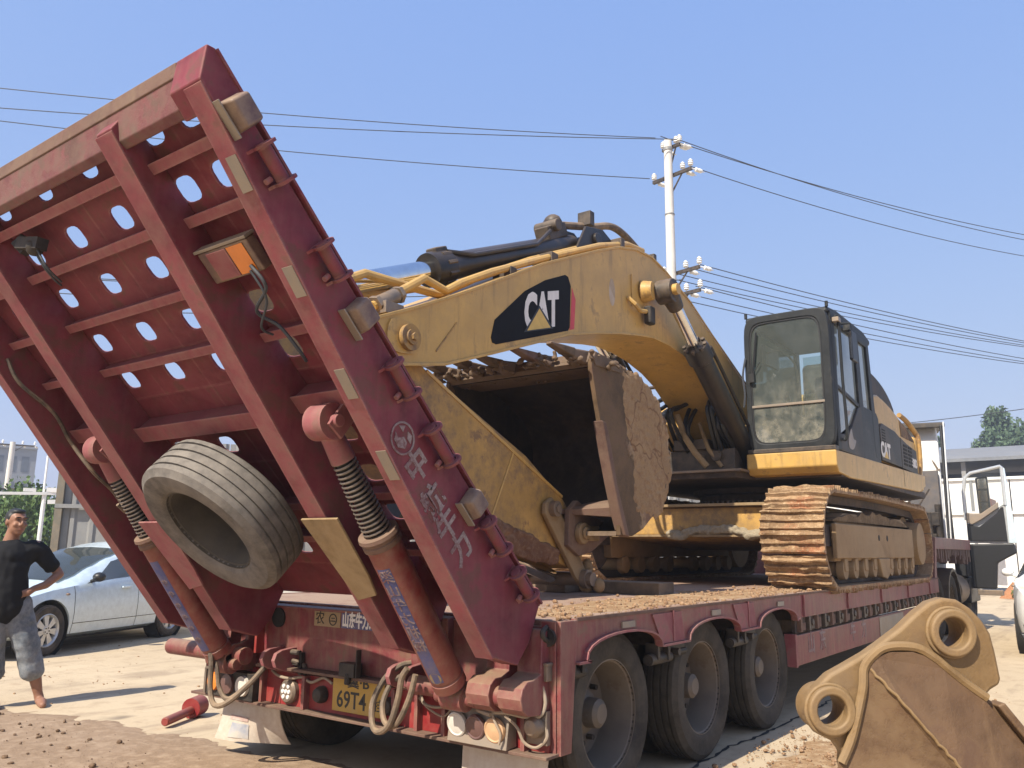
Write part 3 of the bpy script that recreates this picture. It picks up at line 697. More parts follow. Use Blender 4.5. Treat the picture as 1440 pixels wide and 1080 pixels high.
# gooseneck and front platform
gn = obj('gooseneck', MB().prism([(10.2, .46), (10.2, 1.02), (10.7, 1.60), (14.1, 1.60), (14.1, 1.30), (11.2, 1.25), (10.9, .46)], XP, -.62, .62), 'red', TR, bevel=.01)
obj('platform', MB().box((-1.42, 10.5, 1.46), (1.42, 14.1, 1.64)), 'red', TR, bevel=.01)
mb = MB(); y = 10.6
while y < 14.0:
    mb.box((1.30, y, 1.46-rnd.uniform(.08, .26)), (1.41, y+rnd.uniform(.05, .12), 1.459)); y += rnd.uniform(.12, .22)
tag(obj('tie_hook', mb, 'tan', TR), kind='stuff')
obj('front_slope', MB().prism([(10.2, .83), (10.2, DZ+.004), (10.5, 1.64), (10.56, 1.60), (10.3, .83)], XP, -1.46, 1.46), 'red', TR)

# ================================================================ REAR RAMP (part of the trailer)
RU = Vector((0, -.7155, .6986)); RN = Vector((0, -.6986, -.7155)); RO = Vector((0, 0, 1.11))
def RP(x, s, d): return Vector((x, 0, 0))+RO+RU*s+RN*d
RX0, RX1 = -1.465, 1.385
def under(s): return .44+(.13-.44)*(s-.12)/2.78
RM = empty('loading_ramp', (0, 0, .9), TR)
def rbar(x0, x1, s0, s1, d0a, d1a, d0b=None, d1b=None):
    d0b = d0a if d0b is None else d0b; d1b = d1a if d1b is None else d1b
    return MB().hexa([RP(x0, s0, d0a), RP(x1, s0, d0a), RP(x1, s0, d1a), RP(x0, s0, d1a), RP(x0, s1, d0b), RP(x1, s1, d0b), RP(x1, s1, d1b), RP(x0, s1, d1b)])
# perforated deck plate
def rounded_hole(cx, cs, hx, hs, n=16):
    P = []
    for i in range(n):
        a = 2*PI*(i+.5)/n; c, s = math.cos(a), math.sin(a); e = .62
        P.append((cx+hx*math.copysign(abs(c)**e, c), cs+hs*math.copysign(abs(s)**e, s)))
    return P
def cell(mb, x0, x1, s0, s1, hole):
    f = lambda x, s, t: RP(x, s, t)
    if hole is None:
        mb.hexa([RP(x0, s0, 0), RP(x1, s0, 0), RP(x1, s1, 0), RP(x0, s1, 0), RP(x0, s0, .012), RP(x1, s0, .012), RP(x1, s1, .012), RP(x0, s1, .012)]); return
    H = rounded_hole(*hole); n = len(H); cx, cs = (hole[0], hole[1]); out = []
    for (x, s) in H:
        dx, ds = x-cx, s-cs
        k = min([(x1-cx)/dx if dx > 1e-6 else 9e9, (x0-cx)/dx if dx < -1e-6 else 9e9, (s1-cs)/ds if ds > 1e-6 else 9e9, (s0-cs)/ds if ds < -1e-6 else 9e9])
        out.append([cx+dx*k, cs+ds*k])
    for c_ in ((x0, s0), (x1, s0), (x1, s1), (x0, s1)):   # pull the closest outline point into each corner
        j = min(range(n), key=lambda i: (out[i][0]-c_[0])**2+(out[i][1]-c_[1])**2); out[j] = list(c_)
    mb.ring_plate([tuple(p) for p in out], H, f, 0, .012)
rows = [2.82, 2.555, 2.285, 1.99, 1.735, 1.48, 1.22, .95, .68, .42]
sb = [2.955]+[(a+b)/2 for a, b in zip(rows, rows[1:])]+[.28]
bays = {(-.73, .72): (-.60, -.155, .275), (.72, 1.33): (.815, 1.08), (-1.41, -.73): (-.89, -1.16)}
for (bx0, bx1), cols in bays.items():
    cs_ = sorted(cols); xb = [bx0]+[(a+b)/2 for a, b in zip(cs_, cs_[1:])]+[bx1]
    for i, s in enumerate(rows):
        mb = MB()
        for j, cx in enumerate(cs_):
            solid = (i == 5 and bx0 == -.73) or (bx0 == .72 and i in (2, 5)) or (i == 4 and bx0 == -1.41)
            cx2 = cx
            cell(mb, xb[j], xb[j+1], sb[i+1], sb[i], None if solid else (cx2, s, .070, .058))
        obj('ramp_plate', mb, 'ramp_red', RM, smooth=20)
obj('ramp_plate', MB().hexa([RP(RX0, .0, 0), RP(RX1, .0, 0), RP(RX1, .28, 0), RP(RX0, .28, 0), RP(RX0, .0, .012), RP(RX1, .0, .012), RP(RX1, .28, .012), RP(RX0, .28, .012)]), 'ramp_red', RM)
# longitudinal box beams, each with a worn lower flange
def rib_poly(s0=-.03): return [(2.93, .012), (2.90, under(2.9)), (.12, .44), (-.06, .34), (-.06, .20), (0.0, .012)]
rf = lambda s, d, t: RP(t, s, d)
for x0, x1, nm in ((RX1-.10, RX1, 'side_beam'), (.645, .765, 'inner_beam'), (-.80, -.685, 'inner_beam'), (RX0, RX0+.085, 'side_beam')):
    bmn = obj(nm, MB().prism(rib_poly(), rf, x0, x1), 'ramp_red', RM, bevel=.006)
    obj('beam_flange', MB().add([RP(x, s, d) for x in (x0-.004, x1+.004) for s, d in ((2.89, under(2.89)), (2.89, under(2.89)+.008), (.12, .448), (.12, .44))],
        [(0, 1, 2, 3), (7, 6, 5, 4), (0, 4, 5, 1), (1, 5, 6, 2), (2, 6, 7, 3), (3, 7, 4, 0)]), 'flange_red', RM, bevel=.002)
tip = obj('tip_bar', MB().prism([(2.975, -.004), (2.985, .025), (2.84, .132), (2.80, .125), (2.80, -.004)], rf, RX0+.004, 1.19), 'tip', RM, bevel=.006)
obj('tip_edge', MB().prism([(2.978, -.008), (2.990, .022), (2.945, .062), (2.935, .055), (2.95, -.008)], rf, RX0+.002, 1.192), 'tan', RM, bevel=.005)
obj('tip_end', MB().prism([(2.965, -.006), (2.99, .02), (2.90, .135), (2.79, .138), (2.79, -.006)], rf, 1.195, RX1+.006), 'ramp_red', RM, bevel=.006)
# silhouette lip of the right side
obj('side_lip', rbar(RX1-.02, RX1+.012, .0, 2.96, -.012, .0), 'ramp_red', RM)
obj('side_lip', rbar(RX0-.012, RX0+.02, .0, 2.96, -.012, .0), 'ramp_red', RM)
# cross members between the beams
for (x0, x1), ss in (((-.684, .644), (2.71, 2.452, 2.14, 1.84, 1.435, .80, .55)), ((.766, 1.284), (2.69, 2.435, 1.838, 1.487, .85, .45)), ((-1.379, -.801), (2.70, 2.44, 2.14, 1.84, 1.487, .85, .45))):
    for s in ss:
        big = 1.4 < s < 1.5
        dep = .075 if not big else .13; hw = .024 if not big else .05
        cm = obj('cross_member', rbar(x0, x1, s-hw*.7, s+hw*.7, .013, dep), 'ramp_red', RM, bevel=.004)
        obj('member_flange', rbar(x0, x1, s-hw, s+hw, dep+.001, dep+.009), 'flange_red', RM, bevel=.002)
# doubler plates over the lower ends of the inner beams
for x0, x1 in ((.60, .865), (-.90, -.62)):
    def dp(s): return .448+(.13-.44)*(s-.12)/2.78+.006
    mb = MB(); P = [(x0, .97), (x1, .97), (x1, .62), (x1-.02, .50), (x0+.09, .46)]
    vs_ = [RP(x, s, dp(s)) for x, s in P]+[RP(x, s, dp(s)+.012) for x, s in P]; n = len(P)
    mb.add(vs_, [tuple(range(n))[::-1], tuple(range(n, 2*n))]+[(i, (i+1) % n, (i+1) % n+n, i+n) for i in range(n)])
    obj('doubler_plate', mb, 'dust_plate' if x0 > 0 else 'flange_red', RM, bevel=.002)
# lugs along the right side: two eye plates and a pipe between them
for s1, s0 in ((2.60, 2.45), (2.17, 2.02), (1.585, 1.42), (1.225, 1.035), (.65, .47), (.31, .15)):
    lg = empty('pipe_lug', RP(RX1, (s0+s1)/2, .07), RM) if False else None
    cyl_ = MB().cyl(RP(RX1+.045, s0-.01, .075), RP(RX1+.045, s1+.01, .075), .028, n=14)
    for s in (s0, s1):
        out = [(RX1, .125), (RX1, .015)]
        O = circle2(RX1+.052, .07, .048, 18); I = circle2(RX1+.052, .07, .024, 18)
        cyl_.ring_plate(O, I, lambda x, d, t: RP(x, t, d), s-.006, s+.006)
        cyl_.hexa([RP(RX1, s-.006, .02), RP(RX1+.03, s-.006, .04), RP(RX1+.03, s+.006, .04), RP(RX1, s+.006, .02), RP(RX1, s-.006, .125), RP(RX1+.03, s-.006, .10), RP(RX1+.03, s+.006, .10), RP(RX1, s+.006, .125)])
    cyl_.box((0, 0, 0), (0, 0, 0)) if False else None
    obj('pipe_lug', cyl_, 'ramp_red', RM, bevel=.0)
    cyl2 = MB().cyl(RP(RX1+.02, s0+.03, .105), RP(RX1+.02, s0+.03, .135), .012, n=8)
    obj('lug_pin', cyl2, 'flange_red', RM)
for s1, s0 in ((2.80, 2.67), (1.90, 1.77), (.83, .71)):
    lb = obj('marker_lamp', MB().hexa([RP(RX1, s0, .01), RP(RX1+.075, s0+.01, .02), RP(RX1+.075, s1-.01, .02), RP(RX1, s1, .01), RP(RX1, s0, .135), RP(RX1+.075, s0+.01, .115), RP(RX1+.075, s1-.01, .115), RP(RX1, s1, .135)]), 'grey_lamp', RM, bevel=.012)
    obj('lamp_bracket', rbar(RX1, RX1+.04, s0-.012, s1+.01, .137, .145), 'sticker', RM, bevel=.002)
for s0, s1 in ((2.48, 2.62), (2.04, 2.17), (1.57, 1.71), (1.16, 1.31)):
    obj('reflective_strip', MB().add([RP(x, s, under(s)+.0095+e) for e in (0, .003) for x, s in ((1.322, s0), (1.383, s0), (1.383, s1), (1.322, s1))], [(0, 1, 2, 3), (7, 6, 5, 4), (0, 4, 5, 1), (1, 5, 6, 2), (2, 6, 7, 3), (3, 7, 4, 0)]), 'sticker', RM)
# lettering on the side beam
def side_fn(s0, d0): return lambda u, v, t: RP(RX1+.001+t, s0+v, d0-u)
for ch, s, d in (('中', 1.13, .215), ('航', .945, .245), ('牛', .80, .25), ('力', .655, .25)):
    obj('lettering', text_mb(ch, .15, side_fn(s, d), 0, .0045), 'worn_white', RM, smooth=0, fixn=False)
lo_ = MB().ring_plate(circle2(1.285, .205, .075, 28, .075), circle2(1.285, .205, .066, 28, .066), lambda s, d, t: RP(t, s, d), RX1+.0005, RX1+.004)
for pts in (((-.045, .02), (-.01, .05), (.03, .045), (.05, .015), (.02, .02), (.0, -.01), (-.03, -.005)), ((-.05, -.02), (-.02, -.02), (.0, -.045), (-.03, -.052)), ((.02, -.02), (.055, -.02), (.03, -.05))):
    lo_.prism([(1.285+a, .205+b) for a, b in pts], lambda s, d, t: RP(t, s, d), RX1+.0005, RX1+.004)
obj('emblem', lo_, 'worn_white', RM)
# lamp box and cable on the underside, small junction on the left
lb = obj('lamp_box', rbar(.79, 1.13, 2.16, 2.31, .09, .145), 'grey_lamp', RM, bevel=.008)
obj('lamp_lens', rbar(.99, 1.10, 2.17, 2.30, .1455, .150), 'amber', lb if False else RM, bevel=.003)
obj('lamp_cover', rbar(.85, .985, 2.17, 2.30, .1455, .152), 'flange_red', RM, bevel=.003)
obj('lamp_rim', rbar(.78, 1.14, 2.312, 2.325, .09, .15), 'sticker', RM, bevel=.002)
obj('wiring', MB().tube(curve_pts([RP(1.08, 2.2, .155), RP(1.12, 2.1, .18), RP(.95, 2.0, .16), RP(1.0, 1.9, .14), RP(1.05, 1.78, .16), RP(1.0, 1.70, .12)]), .008, 6), 'cable', RM)
obj('wiring', MB().tube(curve_pts([RP(1.06, 2.18, .155), RP(1.08, 2.05, .18), RP(.93, 1.93, .17), RP(.9, 1.86, .12)]), .006, 6), 'cable', RM)
obj('junction', MB().beam(RP(-.47, 2.64, .1), RP(-.30, 2.60, .1), .06, .06).ball(RP(-.36, 2.60, .11), .045, 8, 6).beam(RP(-.50, 2.66, .08), RP(-.45, 2.6, .1), .05, .07), 'dark_panel', RM)
obj('wiring', MB().tube(curve_pts([RP(-.36, 2.60, .12), RP(-.33, 2.5, .15), RP(-.36, 2.42, .13), RP(-.40, 2.38, .1)]), .006, 6), 'cable', RM)
obj('wiring', MB().tube(curve_pts([RP(-.33, 2.6, .12), RP(-.29, 2.5, .16), RP(-.34, 2.4, .12)]), .006, 6), 'cable', RM)
obj('chain', MB().tube(curve_pts([RP(-1.36, 2.1, .15), RP(-1.33, 1.95, .2), RP(-1.30, 1.7, .17), RP(-1.31, 1.5, .2), RP(-1.22, 1.3, .25), RP(-1.25, 1.1, .22), RP(-1.15, .98, .28), RP(-1.13, 1.06, .3)]), .012, 6), 'hose', RM)

# ---- ramp cylinders with their return springs
def ramp_cylinder(sx):
    x = 1.0*sx; top = Vector((x, -1.17, 1.95)); bot = Vector((x, -.20, .635)); ax = (bot-top).normalized()
    e = empty('ramp_cylinder', bot, TR); P = lambda d: top+ax*d
    L = (bot-top).length
    fk = MB()
    for dx in (-.075, .075):
        a = Vector((x+dx, -1.02, 2.11)); fk.beam(a, top+Vector((dx, -.01, -.05)), .018, .10, up=ax.cross(Vector((1, 0, 0))))
    fk.cyl(top-Vector((.10, 0, 0)), top+Vector((.10, 0, 0)), .03, n=14)
    obj('fork', fk, 'flange_red', e, bevel=.004)
    obj('eye', MB().cyl(top-Vector((.06, 0, 0)), top+Vector((.06, 0, 0)), .085, n=24).cyl(top, P(.20), .05, .06, n=18), 'flange_red', e)
    obj('rod', MB().cyl(P(.12), P(.64), .042, n=20), 'black', e)
    sp = []; turns = 19
    a = ax.orthogonal().normalized(); b = ax.cross(a)
    for i in range(turns*14+1):
        t = i/(turns*14); r_ = .052+.014*t
        sp.append(P(.155+.455*t)+(a*math.cos(2*PI*i/14)+b*math.sin(2*PI*i/14))*r_)
    obj('spring', MB().tube(sp, .0062, 6), 'spring_steel', e, smooth=60)
    obj('collar', MB().lathe(top, ax, [(.600, .05), (.600, .100), (.618, .104), (.622, .095), (.64, .092), (.645, .098), (.668, .098), (.67, .085)], 32), 'tan', e)
    obj('barrel', MB().lathe(top, ax, [(.665, .0), (.665, .088), (L-.16, .088), (L-.155, .083), (L-.145, .083), (L-.14, .089), (L-.09, .089), (L-.085, .06), (L-.085, .0)], 32), M['barrel_red'], e, smooth=30)
    obj('pivot', MB().cyl(bot-Vector((.07, 0, 0)), bot+Vector((.07, 0, 0)), .065, n=22).cyl(bot-Vector((.13, 0, 0)), bot+Vector((.13, 0, 0)), .035, n=14), 'red', e)
    # label that wraps the barrel
    vdir = Vector((.17, -.98, -.1)); vdir = (vdir-ax*vdir.dot(ax)).normalized(); wdir = ax.cross(vdir)
    def LB(ang, d, r): return P(d)+(vdir*math.cos(ang)+wdir*math.sin(ang))*r
    q = MB(); n = 8
    for j in range(13):
        for i in range(n+1): q.v.append(LB((i/n-.5)*.85, .76+.70*j/12, .0886))
    for j in range(12):
        for i in range(n): q.f.append((j*(n+1)+i, j*(n+1)+i+1, (j+1)*(n+1)+i+1, (j+1)*(n+1)+i))
    obj('label', q, 'mark_blue', e, fixn=False)
    if sx > 0:
        k = .81
        for ch in '梁山牛力机械':
            obj('lettering', text_mb(ch, .078, lambda u, v, t, k=k: LB(u/.0886, k-v, .0890+t), 0, .0006), 'worn_white', e, smooth=0, fixn=False); k += .083
        obj('emblem', MB().add([LB(.38*math.cos(a_), 1.43+.034*math.sin(a_), .0892) for a_ in [2*PI*i/18 for i in range(18)]], [tuple(range(18))]), 'tag_olive', e, fixn=False)
    else:
        k = .92
        while k < 1.42:
            obj('lettering', text_mb('牛', .05, lambda u, v, t, k=k: LB(u/.0886, k-v, .0890+t), 0, .0006), 'worn_white', e, smooth=0, fixn=False); k += .09
    return e
M['spring_steel'] = weathered('dull_spring_steel', (.20, .18, .165), .45, metal=.4, var=.3, dust=DUST, dust_amt=.2)
M['barrel_red'] = weathered('cylinder_red_paint', (.23, .020, .028), .42, var=.2, dust=DUST, dust_amt=.25, dust_top=.3, streak=.15)
ramp_cylinder(1); ramp_cylinder(-1)

# ---- spare wheel under the ramp: its own thing
SWA = Vector((-.05, -.69, -.72)).normalized()
c = RP(-.035, .996, .50)-SWA*.14
sw = wheel(None, 'spare_tyre_set', c, SWA, .452, .28, .275, 'spare_rubber', depth=.23, hub=False, rimmat='spare_rim')
tag(sw, 'dusty spare wheel slung under the raised red ramp', 'spare wheel')
obj('spare_disc', MB().cyl(Vector(c)-SWA*.09, Vector(c)-SWA*.105, .27, n=32), 'dark_under', sw)

# ---- loads of dirt and small things on the deck
def in_deck(x, y): return min((x-.35-.15*math.sin(y*1.7))*.6, (1.50-x)*1.5, (5.6-y)*.5, (y-.02)*.9, .4)
soil_sheet('deck_dirt', 'soil_orange', .1, 1.485, .04, 5.8, .03, in_deck, .012, 11.0, kind='stuff', zb=DZ)
def pd(r):
    x = min(1.46, abs(r.gauss(1.15, .22))); y = r.uniform(.05, 5.2); return (x, y, DZ+.006) if x < 1.47 and fbm(x, y, 2, 3, 4) > -.25 else None
clods('deck_clods', 'clod_orange', 2200, pd, .003, .022, 14)
for k, (x0, x1, y0, y1, lab) in enumerate(((-.47, -.02, 2.40, 2.68, 'left grey timber block on the trailer deck below the tan bucket link'), (-.0, .75, 2.62, 2.9, 'long pale timber lying on the deck right of the grey block'))):
    w = obj('timber_block', MB().box((x0, y0, DZ+.002), (x1, y1, DZ+.10)), 'wood', bevel=.008)
    tag(w, lab, 'timber', 'timbers on the trailer deck')
# dropped hinge pin on the ground
bp0 = Vector((-2.62, .62, .05)); bp1 = Vector((-2.42, .93, .075))
hp = obj('steel_pin', MB().cyl((-2.28, .20, .05), (-2.47, .55, .065), .034, n=16).cyl((-2.46, .53, .08), (-2.53, .66, .085), .080, n=18).cyl((-2.272, .188, .05), (-2.28, .20, .05), .026, .034, n=16), M['bright_red'])
tag(hp, 'red steel pin with a thick head lying on brown ground', 'pin')
# ================================================================ EXCAVATOR
EX = empty('excavator', (0, 7, DZ))
tag(EX, 'yellow tracked excavator on the red trailer, bucket curled under its boom', 'excavator')
# ---- tracks
def fused(name, mb, mat, parent, vox=.012):
    me = mesh_of(name, mb, smooth=0); o = bpy.data.objects.new(name, me); COL.objects.link(o)
    r_ = o.modifiers.new('remesh', 'REMESH'); r_.mode = 'VOXEL'; r_.voxel_size = vox
    sm_ = o.modifiers.new('smooth', 'SMOOTH'); sm_.iterations = 5; sm_.factor = .5
    dg = bpy.context.evaluated_depsgraph_get(); me2 = bpy.data.meshes.new_from_object(o.evaluated_get(dg)); bpy.data.objects.remove(o)
    q = MB(); q.v = [tuple(v.co) for v in me2.vertices]; q.f = [tuple(p.vertices) for p in me2.polygons]
    q.v = [(x+.006*mn.noise(Vector((x*30, y*30, z*30))), y+.006*mn.noise(Vector((x*31, y*29, z*30+5))), z+.010*mn.noise(Vector((x*17, y*17, z*17+9)))) for x, y, z in q.v]
    bpy.data.meshes.remove(me2); return tag(obj(name, q, mat, parent, smooth=60, fixn=False), kind='stuff')
def track_path(yF=4.86, yR=9.08, zb=1.035+.03, zt=1.975):
    rF = (zt-.0-zb)/2; zc = (zt+zb)/2; P = []
    # bottom front -> rear, up round the sprocket, back along the top, round the idler
    n = 400; out = []
    L1 = yR-yF; arc = PI*rF; tot = 2*L1+2*arc
    for i in range(n):
        d = tot*i/n
        if d < L1: y, z = yF+d, zb
        elif d < L1+arc: a = (d-L1)/rF; y, z = yR+rF*math.sin(a), zc-rF*math.cos(a)
        elif d < 2*L1+arc:
            k = (d-L1-arc)/L1; y = yR-L1*k; z = zt+.02*math.sin(PI*k)
        else: a = (d-2*L1-arc)/rF; y, z = yF-rF*math.sin(a), zc+rF*math.cos(a)
        out.append((y, z))
    return out, tot
tp, ttot = track_path()
NS = 52
def shoe_mesh(seed):
    r = random.Random(seed); mb = MB(); w = .305; p = ttot/NS
    # local: x across, u along the run, v outward; a curved plate with three grousers, caked with earth
    prof = [(-p*.52, .0), (-p*.52, .022), (-p*.44, .026), (-p*.42, .062), (-p*.34, .064), (-p*.31, .028), (-p*.06, .024), (-p*.04, .050), (p*.04, .052), (p*.06, .024), (p*.30, .026), (p*.33, .052), (p*.40, .052), (p*.43, .02), (p*.50, .012), (p*.50, -.004)]
    nx = 19; m = len(prof)
    for i in range(nx):
        x = -w+2*w*i/(nx-1)
        for k, (u, v) in enumerate(prof):
            j = .016*mn.noise(Vector((x*9, u*22, seed*7.3)))+.010*mn.noise(Vector((x*27, u*50, seed*3.1))) if 0 < k < m-1 else 0
            mb.v.append((x, u, v+j+(.035*max(0, mn.noise(Vector((x*5, u*9+seed*5., 1.7)))) if 0 < k < m-1 else 0)))
    for i in range(nx-1):
        for k in range(m-1): mb.f.append((i*m+k, i*m+k+1, (i+1)*m+k+1, (i+1)*m+k))
        mb.f.append((i*m+m-1, i*m, (i+1)*m, (i+1)*m+m-1))
    mb.f.append(tuple(range(m))); mb.f.append(tuple(range((nx-1)*m, nx*m))[::-1])
    return mb
shoe_meshes = []
for s in range(6):
    me = mesh_of('shoe', shoe_mesh(s+1), smooth=40); me.materials.append(M['track']); shoe_meshes.append(me)
def build_track(cx, sgn):
    T_ = empty('track', (cx, 7, DZ), EX); base = WLOC[T_]
    for k in range(NS):
        i = int(k*len(tp)/NS); y, z = tp[i]; y2, z2 = tp[(i+2) % len(tp)]; y1, z1 = tp[i-2]
        d = Vector((0, y2-y1, z2-z1)).normalized(); nrm = Vector((0, d.z, -d.y))  # outward
        o = bpy.data.objects.new('shoe', shoe_meshes[k % 6]); COL.objects.link(o); o.parent = T_
        xa = nrm.cross(d)*-1; xa = Vector((1, 0, 0))
        R = Matrix((( 1, 0, 0), (0, d.y, nrm.y), (0, d.z, nrm.z)))
        if R.determinant() < 0: R = Matrix(((-1, 0, 0), (0, d.y, nrm.y), (0, d.z, nrm.z)))
        o.rotation_euler = R.to_euler(); o.location = Vector((cx, y, z))-base
    # chain links inside the shoes
    n = len(tp)
    for dx in (-.10, .10):
        mb = MB()
        for k in range(0, n, 4):
            y, z = tp[k]; y2, z2 = tp[(k+4) % n]; d = Vector((0, y2-y, z2-z)).normalized(); nr = Vector((0, d.z, -d.y))
            a = Vector((cx+dx, y, z))-nr*.05; b = Vector((cx+dx, y2, z2))-nr*.05; mb.beam(a, b, .04, .085, up=nr)
        obj('track_chain', mb, 'dark_under', T_)
    f = MB().prism([(5.05, 1.30), (5.02, 1.66), (5.5, 1.80), (8.2, 1.82), (8.6, 1.72), (8.62, 1.32)], XP, cx-.20, cx+.20)
    fr = obj('track_frame', f, 'track_frame', T_, bevel=.02)
    o_ = cx+sgn*.20
    obj('frame_cover', MB().prism([(4.98, 1.33), (4.98, 1.68), (8.55, 1.70), (8.55, 1.33)], XP, o_, o_+sgn*.05), 'track_frame', fr and T_, bevel=.012)
    top = MB(); r = random.Random(3)
    ys = [5.0+3.6*i/22 for i in range(23)]
    poly = [(y, 1.70) for y in (8.55, 5.0)]+[(y, 1.70+.13*math.sin(PI*min(1, (y-4.7)/4.1))+r.uniform(-.03, .03)) for y in ys]
    obj('packed_earth', MB().prism(poly, XP, cx-.16, o_+sgn*.02), M['packed'], T_, bevel=.01)
    for y in (6.7, 7.1):
        obj('frame_hole', MB().cyl((o_+sgn*.045, y, 1.56), (o_+sgn*.053, y, 1.56), .035, n=12), 'groove', T_)
    for k in range(9):
        y = 5.35+k*.40
        if abs(y-6.95) < .1: continue
        obj('roller', MB().lathe((cx, y, 1.22), (1, 0, 0), [(-.22, .0), (-.22, .10), (-.15, .11), (-.13, .08), (.13, .08), (.15, .11), (.22, .10), (.22, .0)], 16), 'track_frame', T_)
        obj('roller_bracket', MB().box((o_-.03, y-.06, 1.20), (o_+sgn*.035, y+.06, 1.33)), 'track_frame', T_, bevel=.01)
    obj('chain_guard', MB().prism([(6.62, 1.33), (7.15, 1.33), (7.1, 1.14), (6.95, 1.09), (6.75, 1.12)], XP, o_-.02, o_+sgn*.06), 'track_frame', T_, bevel=.015)
    obj('sprocket', MB().lathe((cx, 9.02, 1.52), (1, 0, 0), [(-.22, .0), (-.22, .37), (.05, .37), (.05, .30), (.26*1, .28), (.27, .22), (.28, .0)] if sgn > 0 else [(.22, .0), (.22, .37), (-.05, .37), (-.05, .30), (-.26, .28), (-.28, .0)], 36), 'track_frame', T_)
    obj('idler', MB().lathe((cx, 4.86, 1.52), (1, 0, 0), [(-.09, .0), (-.09, .35), (-.04, .40), (.04, .40), (.09, .35), (.09, .0)], 36).box((cx-.18, 4.75, 1.45), (cx+.18, 5.1, 1.66)), 'dark_under', T_)
    return T_
M['packed'] = soil('packed_grey_earth', (.17, .115, .065), (.30, .21, .125), (.11, .07, .04), 2.2, .9, .03)
build_track(1.275, 1); build_track(-1.275, -1)
# ---- lower frame and slew ring
cb = obj('car_body', MB().prism([(4.9, 1.56), (4.9, 1.86), (5.6, 1.92), (8.4, 1.92), (8.9, 1.80), (8.9, 1.5), (7.0, 1.40)], XP, -1.0, 1.0), 'yellow_mud', EX, bevel=.02)
obj('body_flange', MB().box((-1.0, 4.82, 1.865), (1.0, 5.6, 1.895)).box((-1.0, 4.84, 1.54), (1.0, 5.2, 1.565)), 'dust_plate', cb, bevel=.004)
lump = MB(); r = random.Random(9)
for k in range(260):
    x = r.uniform(-.25, .98); lump.ball((x, 4.86+r.uniform(-.03, .05), 1.585+r.uniform(-.03, .035)+.03*math.sin(x*5)+.015*math.sin(x*17)), (r.uniform(.02, .07), .035, r.uniform(.012, .035)), 7, 5)
fused('packed_mud', lump, soil('pale_mud', (.30, .25, .18), (.36, .30, .21), (.22, .17, .115), 3, .8, .02), cb)
obj('slew_ring', MB().lathe((0, 7, 1.90), (0, 0, 1), [(0, .0), (0, .78), (.05, .80), (.10, .80), (.10, .74), (.18, .74), (.20, .82), (.26, .82), (.26, .0)], 64), 'dark_under', EX)
teeth = MB()
for k in range(72):
    a = 2*PI*k/72; teeth.beam((.78*math.cos(a), 7+.78*math.sin(a), 1.97), (.83*math.cos(a), 7+.83*math.sin(a), 1.97), .03, .07)
tag(obj('ring_teeth', teeth, 'steel', EX), kind='stuff')
# ---- upper frame
obj('house_floor', MB().prism([(-1.53, 5.3), (-1.53, 9.6), (-1.1, 10.25), (1.1, 10.25), (1.53, 9.6), (1.53, 5.3), (.6, 5.3), (.55, 4.9), (-.55, 4.9), (-.6, 5.3)], ZP, 2.17, 2.26), 'dark_under', EX, bevel=.01)
obj('floor_edge', MB().box((-.58, 4.84, 2.235), (.62, 5.3, 2.262)), 'steel', EX, bevel=.004)
skp = [(5.08, 2.42), (5.08, 2.26), (5.14, 2.20), (5.7, 2.17), (9.3, 2.24), (9.75, 2.36), (9.75, 2.50), (7.0, 2.50)]
sk = obj('cab_skirt', MB().prism([(5.08, 2.43), (5.08, 2.27), (5.15, 2.20), (5.6, 2.17), (9.2, 2.24), (9.6, 2.34), (9.62, 2.50)], XP, .60, 1.55), 'yellow', EX, bevel=.015)
obj('skirt_joint', MB().box((1.5505, 8.2, 2.25), (1.552, 8.21, 2.47)), 'groove', sk)
obj('side_box', MB().prism([(5.08, 2.27), (5.08, 2.75), (5.3, 2.95), (9.5, 2.95), (9.5, 2.2), (5.2, 2.2)], XP, -1.55, -.62), 'yellow', EX, bevel=.03)
rl = MB()
for p in ([(-1.5, 5.2, 2.9), (-1.5, 5.2, 3.5), (-1.5, 6.4, 3.6), (-1.5, 6.4, 2.95)], [(-.7, 5.15, 2.95), (-.7, 5.15, 3.25), (-.7, 5.6, 3.4), (-.7, 6.3, 3.4), (-.7, 6.3, 2.95)]):
    rl.tube(curve_pts(p, 5), .022, 8)
obj('handrail', rl, 'black_steel', EX)
obj('mirror', MB().box((-1.58, 5.1, 3.45), (-1.42, 5.14, 3.75)), 'black', EX, bevel=.01)
